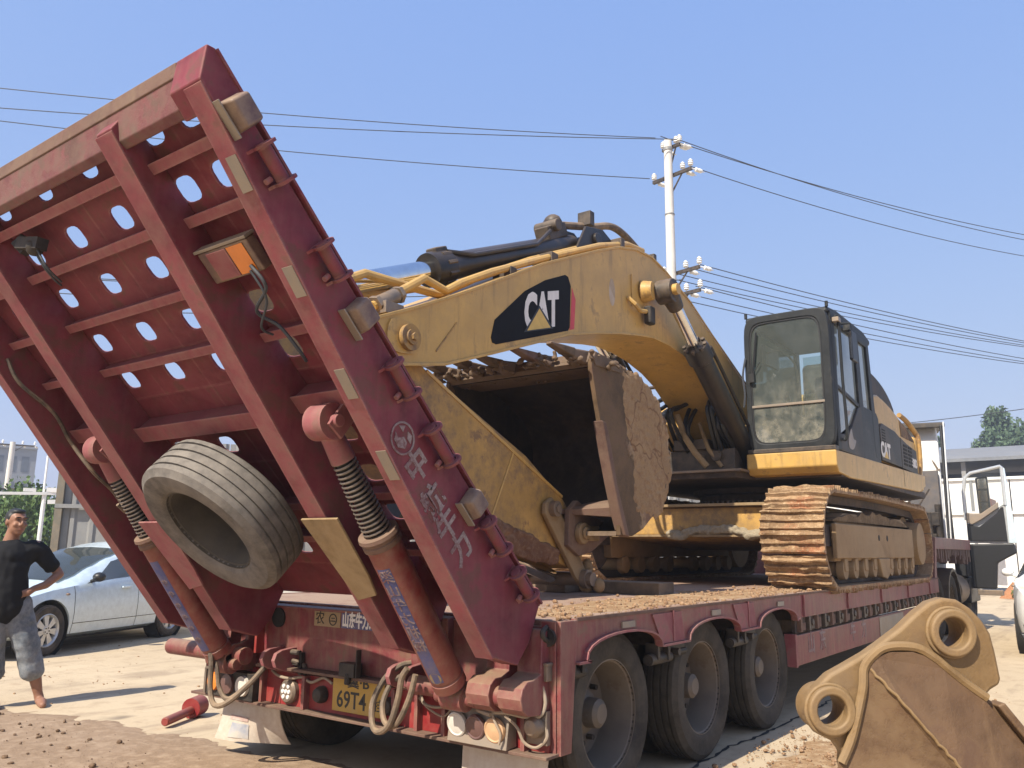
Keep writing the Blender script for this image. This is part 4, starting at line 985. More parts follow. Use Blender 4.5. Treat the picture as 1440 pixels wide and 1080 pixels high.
# engine hood, doors and counterweight
hood = [(7.05, 2.50), (7.05, 3.30)]+[(7.05+2.35*t, 3.36-.10*t-.33*t**2.2) for t in [i/10 for i in range(1, 10)]]+[(9.45, 2.95), (9.45, 2.50)]
hd = obj('engine_cover', MB().prism(hood, XP, .55, 1.50), 'yellow', EX, bevel=.03)
def flare_z(y): t = (y-7.05)/2.35; return 3.36-.10*t-.33*t**2.2
obj('side_door', MB().prism([(7.08, 2.505), (7.08, 2.90), (7.22, 2.97), (7.9, 2.95), (8.18, 2.90), (8.18, 2.50)], XP, 1.50, 1.545), 'dark_panel', EX, bevel=.01)
gr = obj('side_door', MB().prism([(8.22, 2.50), (8.22, 2.91), (8.6, 2.86), (9.20, 2.82), (9.20, 2.48)], XP, 1.50, 1.54), 'dark_panel', EX, bevel=.01)
mb = MB()
for i in range(2):
    for j in range(6): mb.hexa([(1.541, 8.36+i*.28, 2.55+j*.05), (1.541, 8.58+i*.28, 2.55+j*.05), (1.541, 8.58+i*.28, 2.575+j*.05), (1.541, 8.36+i*.28, 2.575+j*.05), (1.556, 8.36+i*.28, 2.545+j*.05), (1.556, 8.58+i*.28, 2.545+j*.05), (1.548, 8.58+i*.28, 2.575+j*.05), (1.548, 8.36+i*.28, 2.575+j*.05)]) if False else mb.box((1.541, 8.34+i*.30, 2.55+j*.05), (1.546, 8.56+i*.30, 2.578+j*.05))
tag(obj('louvre', mb, 'groove', gr), kind='stuff')
mb = MB()
for j in range(5): mb.box((1.546, 7.16, 2.74+j*.035), (1.549, 7.32, 2.755+j*.035))
tag(obj('louvre', mb, 'groove', EX), kind='stuff')
def sidef(y0, z0, X_): return lambda u, v, t: (X_+t, y0+u, z0+v)
obj('lettering', text_mb('CAT', .25, sidef(7.30, 2.63, 1.546), 0, .012, xscale=1.0), 'mark_white', EX, smooth=0, fixn=False)
obj('lettering', text_mb('330D', .16, sidef(9.0, 2.62, 1.5415), 0, .008, xscale=.9), 'mark_white', EX, smooth=0, fixn=False)
obj('decal_triangle', MB().prism([(7.20, 2.54), (7.42, 2.54), (7.31, 2.63)], XP, 1.5485, 1.550), 'mark_yellow', EX)
gg = MB()
for i in range(6):
    for j in range(4):
        t = .58+.36*i/5.; y = 7.05+2.35*t; z = flare_z(y)
        gg.box((1.501, y-.05, 2.99+j*.045), (1.512, y+.03, 3.02+j*.045)) if 2.99+j*.045 < z-.03 else None
obj('cover_grille', MB().prism([(8.45, 2.95), (8.40, 3.17), (8.8, 3.10), (9.25, 2.98), (9.28, 2.95)], XP, 1.50, 1.506), M['grille_brown'] if 'grille_brown' in M else weathered('rusty_grille', (.10, .055, .03), .8, var=.5, dust=(.30, .19, .1), dust_amt=.5, rust=(.2, .08, .03), rust_amt=.5, bump=.6), EX)
M['hump_black'] = weathered('brown_black_cover', (.028, .022, .018), .6, var=.4, dust=(.12, .08, .05), dust_amt=.3, rust=(.09, .05, .03), rust_amt=.3)
# rounded hump behind the cab
hp_ = [(7.35, 3.2)]+[(7.35+2.2*t, 3.3+.56*(max(0, 1-(max(0, t-.12)/.88)**2.6))**.6) for t in [i/14 for i in range(15)]]+[(9.55, 3.2)]
obj('air_cleaner_cover', MB().prism(hp_, XP, .55, 1.25), 'hump_black', EX, bevel=.07, segs=4)
obj('hood_top', MB().prism([(7.1, 2.9), (7.1, 3.42), (9.4, 3.40), (9.9, 3.2), (9.9, 2.9)], XP, -1.45, .9), 'yellow', EX, bevel=.06)
# counterweight with rounded corners
cw = []
for k in range(9): a = PI/2*k/8; cw.append((1.10+.42*math.cos(a), 9.55+.70*math.sin(a)))
cwp = [(1.52, 9.28)]+cw+[(-x, y) for x, y in cw[::-1]]+[(-1.52, 9.28)]
obj('counterweight', MB().prism(cwp, ZP, 2.28, 3.05), 'yellow', EX, bevel=.06, segs=3)
obj('handrail', MB().tube(curve_pts([(1.50, 9.35, 2.48), (1.53, 9.42, 2.6), (1.53, 9.45, 3.0), (1.50, 9.40, 3.12), (1.44, 9.2, 3.26), (1.40, 8.95, 3.32)], 8), .036, 10), 'yellow_mud', EX)
# ---- cab
CB = empty('cab', (1.08, 6.0, 2.43), EX)
X0, X1, Y0, Y1, Z0, Z1 = .62, 1.55, 5.10, 6.92, 2.44, 3.97
ft = lambda x: Vector((x, Y0, 0))
def fpost(name, poly2, y0, y1, mat='cab_grey', bevel=.012): return obj(name, MB().prism(poly2, lambda x, z, t: (x, t, z), y0, y1), mat, CB, bevel=bevel)
# front frame: rounded opening
O = []; I = []; n = 40
for i in range(n):
    a = 2*PI*(i+.5)/n; c, s = math.cos(a), math.sin(a)
    def sq(hx, hz, e): return (math.copysign(abs(c)**e, c)*hx, math.copysign(abs(s)**e, s)*hz)
    ox, oz = sq((X1-X0)/2, (Z1-Z0)/2, .22); ix, iz = sq((X1-X0)/2-.075, (Z1-Z0)/2-.085, .26)
    O.append(((X0+X1)/2+ox, (Z0+Z1)/2+oz)); I.append(((X0+X1)/2-.015+ix, (Z0+Z1)/2+.005+iz))
obj('front_frame', MB().ring_plate(O, I, lambda x, z, t: (x, t, z), Y0, Y0+.10), 'cab_grey', CB, bevel=.012)
obj('front_seal', MB().ring_plate([(1.0*(x-1.07)*1.0+1.07, z) for x, z in I], [((x-1.07)*.965+1.07, (z-3.2)*.98+3.2) for x, z in I], lambda x, z, t: (x, t, z), Y0+.01, Y0+.03), 'black', CB)
obj('windscreen', MB().add([(x, Y0+.022, z) for x, z in I], [tuple(range(n))]), 'cab_glass', CB, smooth=0, fixn=False)
obj('windscreen_rail', MB().box((X0+.06, Y0+.005, 2.935), (X1-.08, Y0+.03, 2.962)), 'sticker', CB, bevel=.004)
obj('sill', MB().box((X0, Y0-.02, 2.43), (X1, Y0+.1, 2.475)), 'black_steel', CB, bevel=.006)
obj('roof', MB().prism([(Y0+.02, Z1-.06), (Y0+.05, Z1+.01), (Y0+.4, Z1+.045), (Y1-.3, Z1+.05), (Y1, Z1-.0), (Y1, Z1-.08)], XP, X0+.01, X1-.01), 'cab_grey', CB, bevel=.03)
for x, y in ((X0+.02, Y0+.05), (X1-.02, Y0+.05)): obj('roof_bolt', MB().cyl((x, y, Z1), (x, y, Z1+.06), .018, n=8), 'cab_grey', CB)
# right (outer) side: door pillar, window frames
def sidepanel(name, poly, x0, x1, mat='cab_grey', bev=.010): return obj(name, MB().prism(poly, XP, x0, x1), mat, CB, bevel=bev)
sidepanel('pillar', [(Y0+.09, Z0), (Y0+.09, Z1-.03), (Y0+.22, Z1-.02), (Y0+.22, Z0)], X1-.06, X1)
sidepanel('pillar', [(6.20, 2.5), (6.14, Z1-.03), (6.30, Z1-.02), (6.40, 2.5)], X1-.06, X1-.005)
sidepanel('pillar', [(6.78, 2.5), (6.66, Z1-.03), (6.78, Z1-.03), (Y1, 2.9), (Y1, 2.5)], X1-.06, X1-.004)
sidepanel('top_rail', [(Y0+.22, Z1-.14), (Y0+.22, Z1-.02), (6.7, Z1-.03), (6.72, Z1-.14)], X1-.06, X1-.003)
sidepanel('mid_rail', [(Y0+.22, 3.12), (Y0+.22, 3.165), (6.22, 3.06), (6.22, 3.01)], X1-.055, X1-.01)
sidepanel('door_skin', [(Y0+.22, Z0), (Y0+.22, 2.62)]+[(5.55+.0, 2.64), (5.75, 2.72), (5.95, 2.88), (6.1, 3.0), (6.25, 3.05)]+[(6.25, Z0)], X1-.055, X1-.004, 'dark_panel')
sidepanel('rear_skin', [(6.25, Z0), (6.25, 3.06), (6.95, 3.06), (7.04, 3.0), (7.04, Z0)], X1-.06, X1-.006, 'cab_grey')
obj('side_window', MB().add([(X1-.03, y, z) for y, z in ((Y0+.2, 2.6), (Y0+.2, Z1-.1), (6.2, Z1-.1), (6.22, 3.0), (5.9, 2.8))], [(0, 1, 2, 3, 4)]), 'cab_glass', CB, smooth=0, fixn=False)
obj('side_window', MB().add([(X1-.03, y, z) for y, z in ((6.3, 3.0), (6.25, Z1-.1), (6.7, Z1-.1), (6.82, 3.0))], [(0, 1, 2, 3)]), 'cab_glass', CB, smooth=0, fixn=False)
obj('side_window', MB().add([(X0+.03, y, z) for y, z in ((Y0+.1, 2.9), (Y0+.1, Z1-.1), (6.85, Z1-.1), (6.85, 2.9))], [(0, 1, 2, 3)]), 'cab_glass', CB, smooth=0, fixn=False)
obj('rear_window', MB().add([(x, Y1-.02, z) for x, z in ((X0+.1, 3.1), (X0+.1, Z1-.12), (X1-.1, Z1-.12), (X1-.1, 3.1))], [(0, 1, 2, 3)]), 'cab_glass', CB, smooth=0, fixn=False)
obj('inner_wall', MB().box((X0, Y0+.1, Z0), (X0+.04, Y1, 2.9)).box((X0, Y1-.06, Z0), (X1-.06, Y1-.03, 3.1)).box((X0, Y0+.1, 2.9), (X0+.04, Y0+.18, Z1-.05)).box((X0, Y1-.12, 2.9), (X0+.05, Y1, Z1-.05)).box((X0, Y0+.1, Z1-.1), (X0+.04, Y1, Z1-.03)), 'cab_grey', CB)
obj('cab_floor', MB().box((X0+.04, Y0+.1, Z0-.0), (X1-.06, Y1-.06, Z0+.04)), 'black_steel', CB)
obj('door_scratch', MB().prism(smooth2([(5.62, 2.50), (5.78, 2.50), (5.90, 2.60), (5.80, 2.62), (5.74, 2.72), (5.66, 2.66), (5.60, 2.58)], 4), XP, X1-.003, X1-.001), 'sticker', CB)
obj('door_scratch', MB().prism(smooth2([(5.62, 2.82), (5.74, 2.86), (5.84, 2.93), (5.70, 2.91)], 4), XP, X1-.0285, X1-.0275), 'sticker', CB)
obj('grab_rail', MB().tube(curve_pts([(X1+.01, Y0+.18, 3.86), (X1+.05, Y0+.20, 3.84), (X1+.05, Y0+.22, 3.2), (X1+.05, Y0+.25, 2.62), (X1+.0, Y0+.26, 2.56)], 6), .016, 8), 'cab_grey', CB)
obj('work_light', MB().box((X1+.0, Y0+.14, 3.82), (X1+.07, Y0+.24, 3.87)), 'sticker', CB, bevel=.006)
mr = obj('mirror', MB().box((X1+.06, Y0+.52, 3.46), (X1+.10, Y0+.74, 3.80)), 'black', CB, bevel=.015)
obj('mirror_glass', MB().box((X1+.065, Y0+.515, 3.48), (X1+.095, Y0+.52, 3.78)), 'chrome', mr)
obj('mirror_arm', MB().tube([(X1-.01, Y0+.5, 3.88), (X1+.08, Y0+.55, 3.88), (X1+.08, Y0+.6, 3.78)], .014, 8).box((X1+.02, Y0+.50, 3.80), (X1+.09, Y0+.62, 3.86)), 'cab_grey', CB)
obj('wiper', MB().tube([(.70, Y0-.012, 3.28), (.73, Y0-.012, 3.45), (.77, Y0-.012, 3.78)], .010, 6).tube([(.70, Y0-.012, 3.30), (.80, Y0-.012, 3.44)], .004, 4).box((.67, Y0-.03, 3.22), (.73, Y0, 3.32)), 'black', CB)
obj('cab_cable', MB().tube(curve_pts([(.64, Y0-.02, 3.5), (.61, Y0-.04, 3.3), (.62, Y0-.03, 3.1), (.60, Y0-.02, 2.95)]), .012, 6), 'cable', CB)
# seat, console, levers
st = obj('seat', MB().box((.92, 6.0, 2.72), (1.36, 6.5, 2.86)).prism([(6.42, 2.84), (6.50, 2.84), (6.68, 3.5), (6.58, 3.52)], XP, .94, 1.34), M['seat_cloth'] if 'seat_cloth' in M else plain('grey_seat_cloth', (.10, .10, .11), .9), CB, bevel=.05, segs=3)
obj('headrest', MB().box((1.02, 6.58, 3.54), (1.26, 6.68, 3.72)), 'black', CB, bevel=.03)
obj('seat_base', MB().box((1.0, 6.05, 2.48), (1.3, 6.45, 2.72)), 'black_steel', CB)
for x in (.84, 1.38):
    obj('console', MB().prism([(5.85, 2.5), (5.75, 2.92), (5.8, 3.0), (6.4, 2.95), (6.4, 2.5)], XP, x-.06, x+.06), 'sticker' if x < 1 else 'dark_panel', CB, bevel=.02)
    obj('joystick', MB().tube([(x, 5.85, 2.98), (x+.01, 5.82, 3.12)], .02, 8).ball((x+.01, 5.82, 3.16), (.035, .035, .06), 10, 8), 'black', CB)
obj('travel_lever', MB().tube([(1.0, 5.5, 2.48), (1.0, 5.42, 2.95), (.98, 5.40, 3.05)], .014, 8).tube([(1.16, 5.5, 2.48), (1.16, 5.42, 2.95), (1.18, 5.40, 3.05)], .014, 8), 'black_steel', CB)
obj('monitor', MB().box((1.30, 5.35, 2.98), (1.44, 5.42, 3.14)), 'black', CB, bevel=.01)
obj('curtain', MB().tube(curve_pts([(.70, 5.5, 3.62), (.86, 5.6, 3.66), (.98, 5.7, 3.52), (1.0, 5.75, 3.3)]), .012, 6).box((.70, 5.45, 3.5), (.74, 5.9, 3.72)), 'sticker', CB)

M['cyl_black'] = weathered('cylinder_black_paint', (.013, .013, .015), .34, var=.2, dust=DUST, dust_amt=.06, dust_top=.12)
# ---- boom
BX0, BX1 = -.30, .35
top = [(-.42, 2.62), (-.32, 2.74), (.05, 2.90), (.35, 3.04), (.61, 3.165), (1.5, 3.62), (2.37, 4.0), (2.75, 4.15), (3.11, 4.235), (3.42, 4.25), (3.72, 4.19), (4.30, 4.01), (4.84, 3.77), (5.79, 3.38), (6.5, 3.08)]
bot = [(6.75, 2.9), (6.5, 2.62), (6.0, 2.40), (5.65, 2.53), (5.35, 2.79), (5.0, 3.03), (4.66, 3.22), (4.39, 3.315), (4.04, 3.39), (3.75, 3.42), (3.42, 3.425), (3.14, 3.39), (2.73, 3.32), (2.35, 3.24), (1.9, 3.13), (.86, 2.76), (.37, 2.59), (.0, 2.52), (-.30, 2.45)]
bo = obj('boom', MB().prism(top+bot, XP, BX0, BX1), 'yellow', EX, bevel=.012)
edge = MB()
for P_, s in ((top, 1), (bot[4:], 1)):
    for a, b in zip(P_, P_[1:]): edge.beam((BX1+.006, a[0], a[1]-.0), (BX1+.006, b[0], b[1]), .012, .02)
obj('boom_seam', edge, 'yellow', bo, bevel=.003)
obj('weld_line', MB().beam((BX1+.002, .48, 2.90), (BX1+.002, .28, 2.66), .006, .010), 'yellow_mud', bo)
obj('tip_boss', MB().cyl((BX1, 0, 2.69), (BX1+.05, 0, 2.69), .085, n=28).cyl((BX1+.05, 0, 2.69), (BX1+.065, 0, 2.69), .05, n=20).cyl((BX1+.06, .0, 2.69), (BX1+.085, .0, 2.69), .025, n=6), 'yellow_mud', bo)
obj('tip_boss', MB().prism(smooth2([(-.16, 2.60), (-.15, 2.78), (.04, 2.79), (.12, 2.70), (.06, 2.60)], 4), XP, BX1, BX1+.015), 'yellow', bo)
# big decal: black field, red edge, lettering and triangle
dec = [(.875, 2.845), (.86, 2.88), (.90, 3.02), (1.27, 3.335), (1.55, 3.50), (1.84, 3.625), (1.885, 3.62), (1.925, 3.55), (1.905, 3.19), (1.88, 3.155), (.92, 2.84)]
dd = obj('decal_panel', MB().prism(dec, XP, BX1+.0005, BX1+.003), 'dark_decal' if 'dark_decal' in M else plain('charcoal_decal', (.010, .010, .012), .7, spec=.1), bo, smooth=0)
obj('decal_stripe', MB().prism([(1.90, 3.165), (1.915, 3.20), (1.945, 3.54), (2.00, 3.45), (1.975, 3.19)], XP, BX1+.0005, BX1+.003), 'mark_red', bo, smooth=0)
obj('lettering', text_mb('CAT', .38, lambda u, v, t: (BX1+.003+t, 1.50+u, 3.225+v+u*.30), 0, .020, depth=.001, xscale=.62), 'mark_white', bo, smooth=0, fixn=False)
tb = lambda a, b: [(1.465+y, 3.222+z+y*.30) for y, z in ((-a, -.155), (a*.95, -.155), (.0, b))]
obj('decal_triangle', MB().prism(tb(.205, .045), XP, BX1+.0048, BX1+.0054), 'black', bo, smooth=0)
obj('decal_triangle', MB().prism([(1.465+y, 3.225+z+y*.30) for y, z in ((-.165, -.148), (.155, -.148), (.0, .018))], XP, BX1+.0055, BX1+.0062), 'mark_yellow', bo, smooth=0)
obj('faded_patch', MB().prism(circle2(2.62, 3.68, .055, 18, .13), XP, BX1+.0004, BX1+.0012), M['faded'] if 'faded' in M else weathered('faded_mark', (.50, .36, .22), .6, dust=(.6, .50, .42), dust_amt=.5, bump=0), bo)
# lamp bracket on the boom side
obj('boom_lamp', MB().box((BX1+.03, 3.16, 3.50), (BX1+.11, 3.27, 3.68)), 'dark_panel', bo, bevel=.02)
obj('lamp_bracket', MB().tube([(BX1+.01, 2.90, 3.70), (BX1+.06, 2.94, 3.64), (BX1+.06, 3.05, 3.60), (BX1+.06, 3.18, 3.62)], .022, 8).tube([(BX1+.005, 2.99, 3.64), (BX1+.01, 2.98, 3.95)], .006, 6), 'yellow', bo)
# stick cylinder on top
sc = empty('stick_cylinder', (0, 2.5, 4.15), EX)
A0 = Vector((0.02, -1.0, 2.72)); A1 = Vector((.02, 2.62, 4.22)); ax = (A1-A0).normalized(); at = lambda t: A0+(A1-A0)*t
obj('barrel', MB().lathe(A0, ax, [(1.66, .0), (1.66, .125), (1.70, .132), (1.86, .132), (1.88, .115), (1.95, .105), (3.55, .105), (3.72, .095), (3.75, .0)], 32), M['cyl_black'], sc, smooth=30)
obj('rod', MB().cyl(at(0), A0+ax*1.7, .075, n=28), 'chrome', sc)
g_ = MB()
for k in range(10):
    a = 2*PI*k/10; q = A0+ax*1.76; b1 = ax.orthogonal().normalized(); b2 = ax.cross(b1); g_.cyl(q+(b1*math.cos(a)+b2*math.sin(a))*.122, q+ax*.10+(b1*math.cos(a)+b2*math.sin(a))*.122, .020, n=6)
tag(obj('gland_bolt', g_, 'black_steel', sc), kind='stuff')
up_ = Vector((0, -ax.z, ax.y))
obj('port_block', MB().beam(A0+ax*3.28+up_*.13, A0+ax*3.60+up_*.15, .15, .13, up=up_).ball(A0+ax*3.50+up_*.22, (.09, .08, .08), 10, 7).cyl(A0+ax*3.40+up_*.19-Vector((.12, 0, 0)), A0+ax*3.40+up_*.19+Vector((.12, 0, 0)), .055, n=12), 'black_steel', sc, bevel=.012)
obj('port_block', MB().beam(A0+ax*1.74+up_*.13, A0+ax*1.88+up_*.13, .10, .05, up=up_), 'black_steel', sc, bevel=.012)
obj('oil_pipe', MB().tube([A0+ax*1.85+up_*.11+Vector((.06, 0, 0)), A0+ax*2.1+up_*.05+Vector((.112, 0, 0)), A0+ax*3.0+up_*.05+Vector((.112, 0, 0)), A0+ax*3.3+up_*.15+Vector((.08, 0, 0))], .018, 8), M['cyl_black'], sc)
obj('base_ear', MB().prism([(2.2, 3.90), (2.45, 4.36), (2.75, 4.40), (3.15, 4.22), (2.9, 4.1)], XP, -.16, -.13).prism([(2.2, 3.90), (2.45, 4.30), (2.75, 4.36), (3.15, 4.22), (2.9, 4.1)], XP, .16, .19).cyl((-.2, 2.62, 4.22), (.22, 2.62, 4.22), .06, n=16), M['cyl_black'], sc, bevel=.01)
obj('boom_hose', MB().tube(curve_pts([A0+ax*3.55+up_*.20, (.05, 2.75, 4.42), (.1, 3.1, 4.52), (.1, 3.5, 4.47), (.12, 3.85, 4.30), (.12, 4.05, 4.15)], 8), .036, 10), 'hose', bo)
obj('hose_clamp', MB().box((.02, 3.74, 4.28), (.22, 3.80, 4.42)), 'black_steel', bo, bevel=.006)
obj('hose_clamp', MB().box((.0, 2.60, 4.38), (.14, 2.68, 4.52)), 'black_steel', bo, bevel=.006)
# steel pipes along the boom's upper edge
pp = [(3.40, 4.33), (3.08, 4.30), (2.55, 4.12), (1.63, 3.72), (.97, 3.42), (.62, 3.24), (.46, 3.14), (.24, 3.17), (-.04, 2.98), (-.22, 2.86)]
obj('boom_pipe', MB().tube([(.26, y, z) for y, z in pp], .030, 10), 'yellow', bo)
obj('boom_pipe', MB().tube([(.16, y, z+.02) for y, z in ((3.3, 4.31), (2.5, 4.10), (1.6, 3.70), (.9, 3.35), (.5, 3.12), (.2, 3.10), (-.2, 3.08), (-.5, 2.92))], .030, 10), 'yellow', bo)
obj('boom_pipe', MB().tube([(.02, y, z) for y, z in ((.45, 3.20), (.1, 3.07), (-.4, 2.90))], .026, 8), 'yellow', bo)
obj('pipe_clamp', MB().box((.10, 1.72, 3.70), (.30, 1.82, 3.81)).box((.12, 1.16, 3.42), (.30, 1.24, 3.52)).box((.12, 2.9, 4.18), (.3, 2.97, 4.31)), 'black_steel', bo, bevel=.006)
obj('pipe_joint', MB().cyl((.26, -.02, 2.98), (.26, -.17, 2.89), .05, n=16).cyl((.26, -.17, 2.89), (.26, -.20, 2.87), .062, n=6).cyl((.26, .02, 3.0), (.26, -.01, 2.985), .06, n=6).box((.20, -.18, 2.82), (.34, -.02, 2.90)), 'steel', bo, bevel=.004)
# boom cylinders, one each side
def boom_cyl(x, s):
    e = empty('boom_cylinder', (x, 5.4, 2.35), EX)
    t_ = Vector((x, 3.40, 3.86)); b_ = Vector((x, 5.62, 2.22)); d = (b_-t_).normalized()
    obj('barrel', MB().lathe(t_, d, [(.72, .0), (.72, .125), (.76, .135), (.90, .135), (.92, .112), (2.55, .112), (2.60, .09), (2.62, .0)], 28), M['cyl_black'], e, smooth=30)
    obj('rod', MB().cyl(t_, t_+d*.8, .058, n=24), 'chrome', e)
    obj('eye', MB().cyl(t_-Vector((.10*s, 0, 0)), t_+Vector((.07*s, 0, 0)), .12, n=24).cyl(t_, t_+d*.22, .10, .075, n=20), 'black_steel', e, bevel=.01)
    g2 = MB(); b1 = d.orthogonal().normalized(); b2 = d.cross(b1)
    for k in range(8):
        a = 2*PI*k/8; q = t_+d*.70+(b1*math.cos(a)+b2*math.sin(a))*.11; g2.cyl(q, q+d*.1, .022, n=6)
    g2.beam(t_+d*.80+Vector((0, -.08, .12)), t_+d*.98+Vector((0, -.08, .12)), .08, .07)
    tag(obj('gland_bolt', g2, 'black_steel', e), kind='stuff')
    obj('oil_pipe', MB().tube([t_+d*.85+b1*.15, t_+d*1.1+b1*.155, t_+d*2.3+b1*.155, t_+d*2.5+b1*.13], .02, 8), M['cyl_black'], e)
    return e
pass
boom_cyl(.53, 1); boom_cyl(-.48, -1)
obj('boom_pin', MB().cyl((BX0-.3, 3.38, 3.86), (BX1+.30, 3.38, 3.86), .055, n=18).cyl((BX1, 3.22, 3.84), (BX1+.10, 3.24, 3.84), .11, .09, n=22), 'yellow', bo)
# boom foot hoses
hs = MB(); r = random.Random(21)
for k in range(16):
    x = r.uniform(-.62, .55); y0 = r.uniform(4.7, 5.2)
    hs.tube(curve_pts([(x*.8, y0+.6, 2.28), (x, y0+.2, 2.50), (x, y0-.1+r.uniform(-.1, .1), 2.75+r.uniform(-.1, .15)), (x*.9, y0+.1, 3.0), (x*.7, y0+.4, 3.15+r.uniform(-.1, .1))]), .024, 8)
obj('hydraulic_hose', hs, 'black', EX)
obj('hydraulic_hose', MB().tube(curve_pts([(-.36, 3.2, 3.25), (-.44, 3.6, 3.0), (-.46, 4.0, 2.75), (-.46, 4.3, 2.6)]), .03, 8).tube(curve_pts([(-.38, 3.4, 3.2), (-.40, 3.9, 3.02), (-.42, 4.15, 2.78), (-.5, 4.2, 2.55)]), .02, 8), 'black', EX)
obj('hose_bundle', MB().tube(curve_pts([(-.55, 4.6, 2.3), (-.60, 4.5, 2.6), (-.58, 4.7, 2.9), (-.55, 5.2, 3.1)]), .07, 10).tube(curve_pts([(-.42, 4.7, 2.28), (-.46, 4.6, 2.5), (-.40, 4.8, 2.8), (-.36, 5.3, 3.0)]), .05, 10), 'black', EX)
obj('valve_block', MB().box((-.32, 5.0, 2.27), (.50, 5.5, 2.50)).box((-.2, 4.95, 2.5), (.2, 5.3, 2.62)).cyl((.3, 4.95, 2.42), (.3, 5.1, 2.42), .06, n=12).cyl((.12, 4.93, 2.4), (.12, 5.1, 2.4), .05, n=12), 'black_steel', EX, bevel=.01)
obj('oil_pipe', MB().tube([(-.12, 4.9, 2.9), (.0, 4.85, 2.62), (.10, 4.86, 2.46), (.22, 4.9, 2.30)], .035, 10).tube([(.1, 5.0, 2.8), (.22, 4.95, 2.5), (.35, 5.0, 2.3)], .025, 8), 'dust_plate', EX)
obj('boom_bracket', MB().prism([(5.3, 2.26), (5.3, 2.75), (6.2, 3.0), (6.9, 3.0), (6.9, 2.26)], XP, .37, .42).prism([(5.3, 2.26), (5.3, 2.75), (6.2, 3.0), (6.9, 3.0), (6.9, 2.26)], XP, -.37, -.32), 'yellow', EX, bevel=.01)

# ---- stick
stk = obj('stick', MB().prism([(-1.15, 2.70), (-1.05, 2.90), (-.85, 2.94), (-.2, 2.72), (.24, 2.58), (1.45, 2.09), (1.96, 1.79), (2.20, 1.56), (2.28, 1.40), (2.22, 1.26), (2.05, 1.24), (1.62, 1.38), (.95, 1.52), (.2, 1.85), (-.6, 2.28), (-1.05, 2.52)], XP, -.17, .25), 'yellow_mud', EX, bevel=.015)
obj('stick_seam', MB().beam((.253, .30, 2.545), (.253, 1.94, 1.805), .010, .022).beam((.253, 1.28, 2.10), (.253, 1.02, 1.60), .006, .016), 'yellow', stk)
lump = MB(); r = random.Random(19)
for k in range(420):
    t = r.random(); y = .72+1.15*t; z = 1.56-.24*t+r.uniform(-.11, .13)*(1-t*.5); lump.ball((.25+r.uniform(-.02, .015), y, z), (.018, r.uniform(.02, .09), r.uniform(.01, .03)), 7, 5)
fused('packed_mud', lump, soil('red_brown_mud', (.17, .085, .05), (.21, .115, .068), (.26, .16, .10), 3, .8, .02), stk)
lk = obj('link', MB().prism([(1.63, 1.74), (1.72, 1.79), (1.80, 1.72), (2.21, 1.22), (2.24, 1.13), (2.17, 1.09), (2.06, 1.17), (1.62, 1.66)], XP, .27, .31), 'dust_plate', EX, bevel=.008)
obj('link_pin', MB().cyl((.26, 1.72, 1.70), (.36, 1.72, 1.70), .06, n=20).cyl((.36, 1.72, 1.70), (.375, 1.72, 1.70), .035, n=6), 'steel', lk)
obj('link_pin', MB().cyl((-.3, 2.17, 1.16), (.40, 2.17, 1.16), .055, n=18).cyl((.31, 2.17, 1.16), (.36, 2.17, 1.16), .075, n=20), 'steel', lk)
obj('link', MB().prism([(1.63, 1.74), (1.72, 1.79), (1.80, 1.72), (2.21, 1.22), (2.24, 1.13), (2.17, 1.09), (2.06, 1.17), (1.62, 1.66)], XP, -.24, -.20), 'dust_plate', EX, bevel=.008)
bc = empty('bucket_cylinder', (.03, 1.4, 1.3), EX)
obj('rod', MB().cyl((.04, .70, 1.52), (.04, 2.1, 1.18), .055, n=20), 'chrome', bc)
obj('barrel', MB().cyl((.04, .22, 1.635), (.04, .78, 1.50), .115, n=24), M['cyl_black'], bc)

# ---- bucket
def bucket_side_mat():
    m = weathered('mud_crusted_bucket_side', (.115, .070, .035), .8, var=.4, dust=(.21, .130, .068), dust_amt=.45, rust=(.085, .035, .024), rust_amt=.3, bump=.5)
    t = m.node_tree; b = t.nodes['Principled BSDF']; old = b.inputs['Base Color'].links[0].from_socket
    tc = t.nodes.new('ShaderNodeTexCoord').outputs['Object']; sp = t.nodes.new('ShaderNodeSeparateXYZ'); t.links.new(tc, sp.inputs[0])
    n1 = noise(t, tc, 2.6, 9, .62); n2 = noise(t, tc, 22, 7, .7)
    a = t.nodes.new('ShaderNodeMath'); a.operation = 'MULTIPLY_ADD'; a.inputs[1].default_value = .9; t.links.new(n1, a.inputs[0]); t.links.new(sp.outputs[1], a.inputs[2])
    a2 = t.nodes.new('ShaderNodeMath'); a2.operation = 'MULTIPLY_ADD'; a2.inputs[1].default_value = .25; t.links.new(sp.outputs[2], a2.inputs[0]); t.links.new(a.outputs[0], a2.inputs[2])
    k = ramp(t, a2.outputs[0], .44, .48)
    mud = mixc(t, ramp(t, n2, .4, .62), (.30, .205, .12), (.38, .27, .16))
    mud = mixc(t, ramp(t, n1, .58, .66), mud, (.20, .12, .075))
    t.links.new(mixc(t, k, old, mud), b.inputs['Base Color'])
    bp = t.nodes.new('ShaderNodeBump'); bp.inputs['Strength'].default_value = .8; bp.inputs['Distance'].default_value = .03
    ob = b.inputs['Normal'].links[0].from_socket; t.links.new(ob, bp.inputs['Normal']); t.links.new(mul(t, k, mul(t, n2, .3, 'ADD')), bp.inputs['Height']); t.links.new(bp.outputs[0], b.inputs['Normal'])
    return m
M['bucket_side'] = bucket_side_mat()
BK = empty('bucket', (0, 2.4, 1.5), EX)
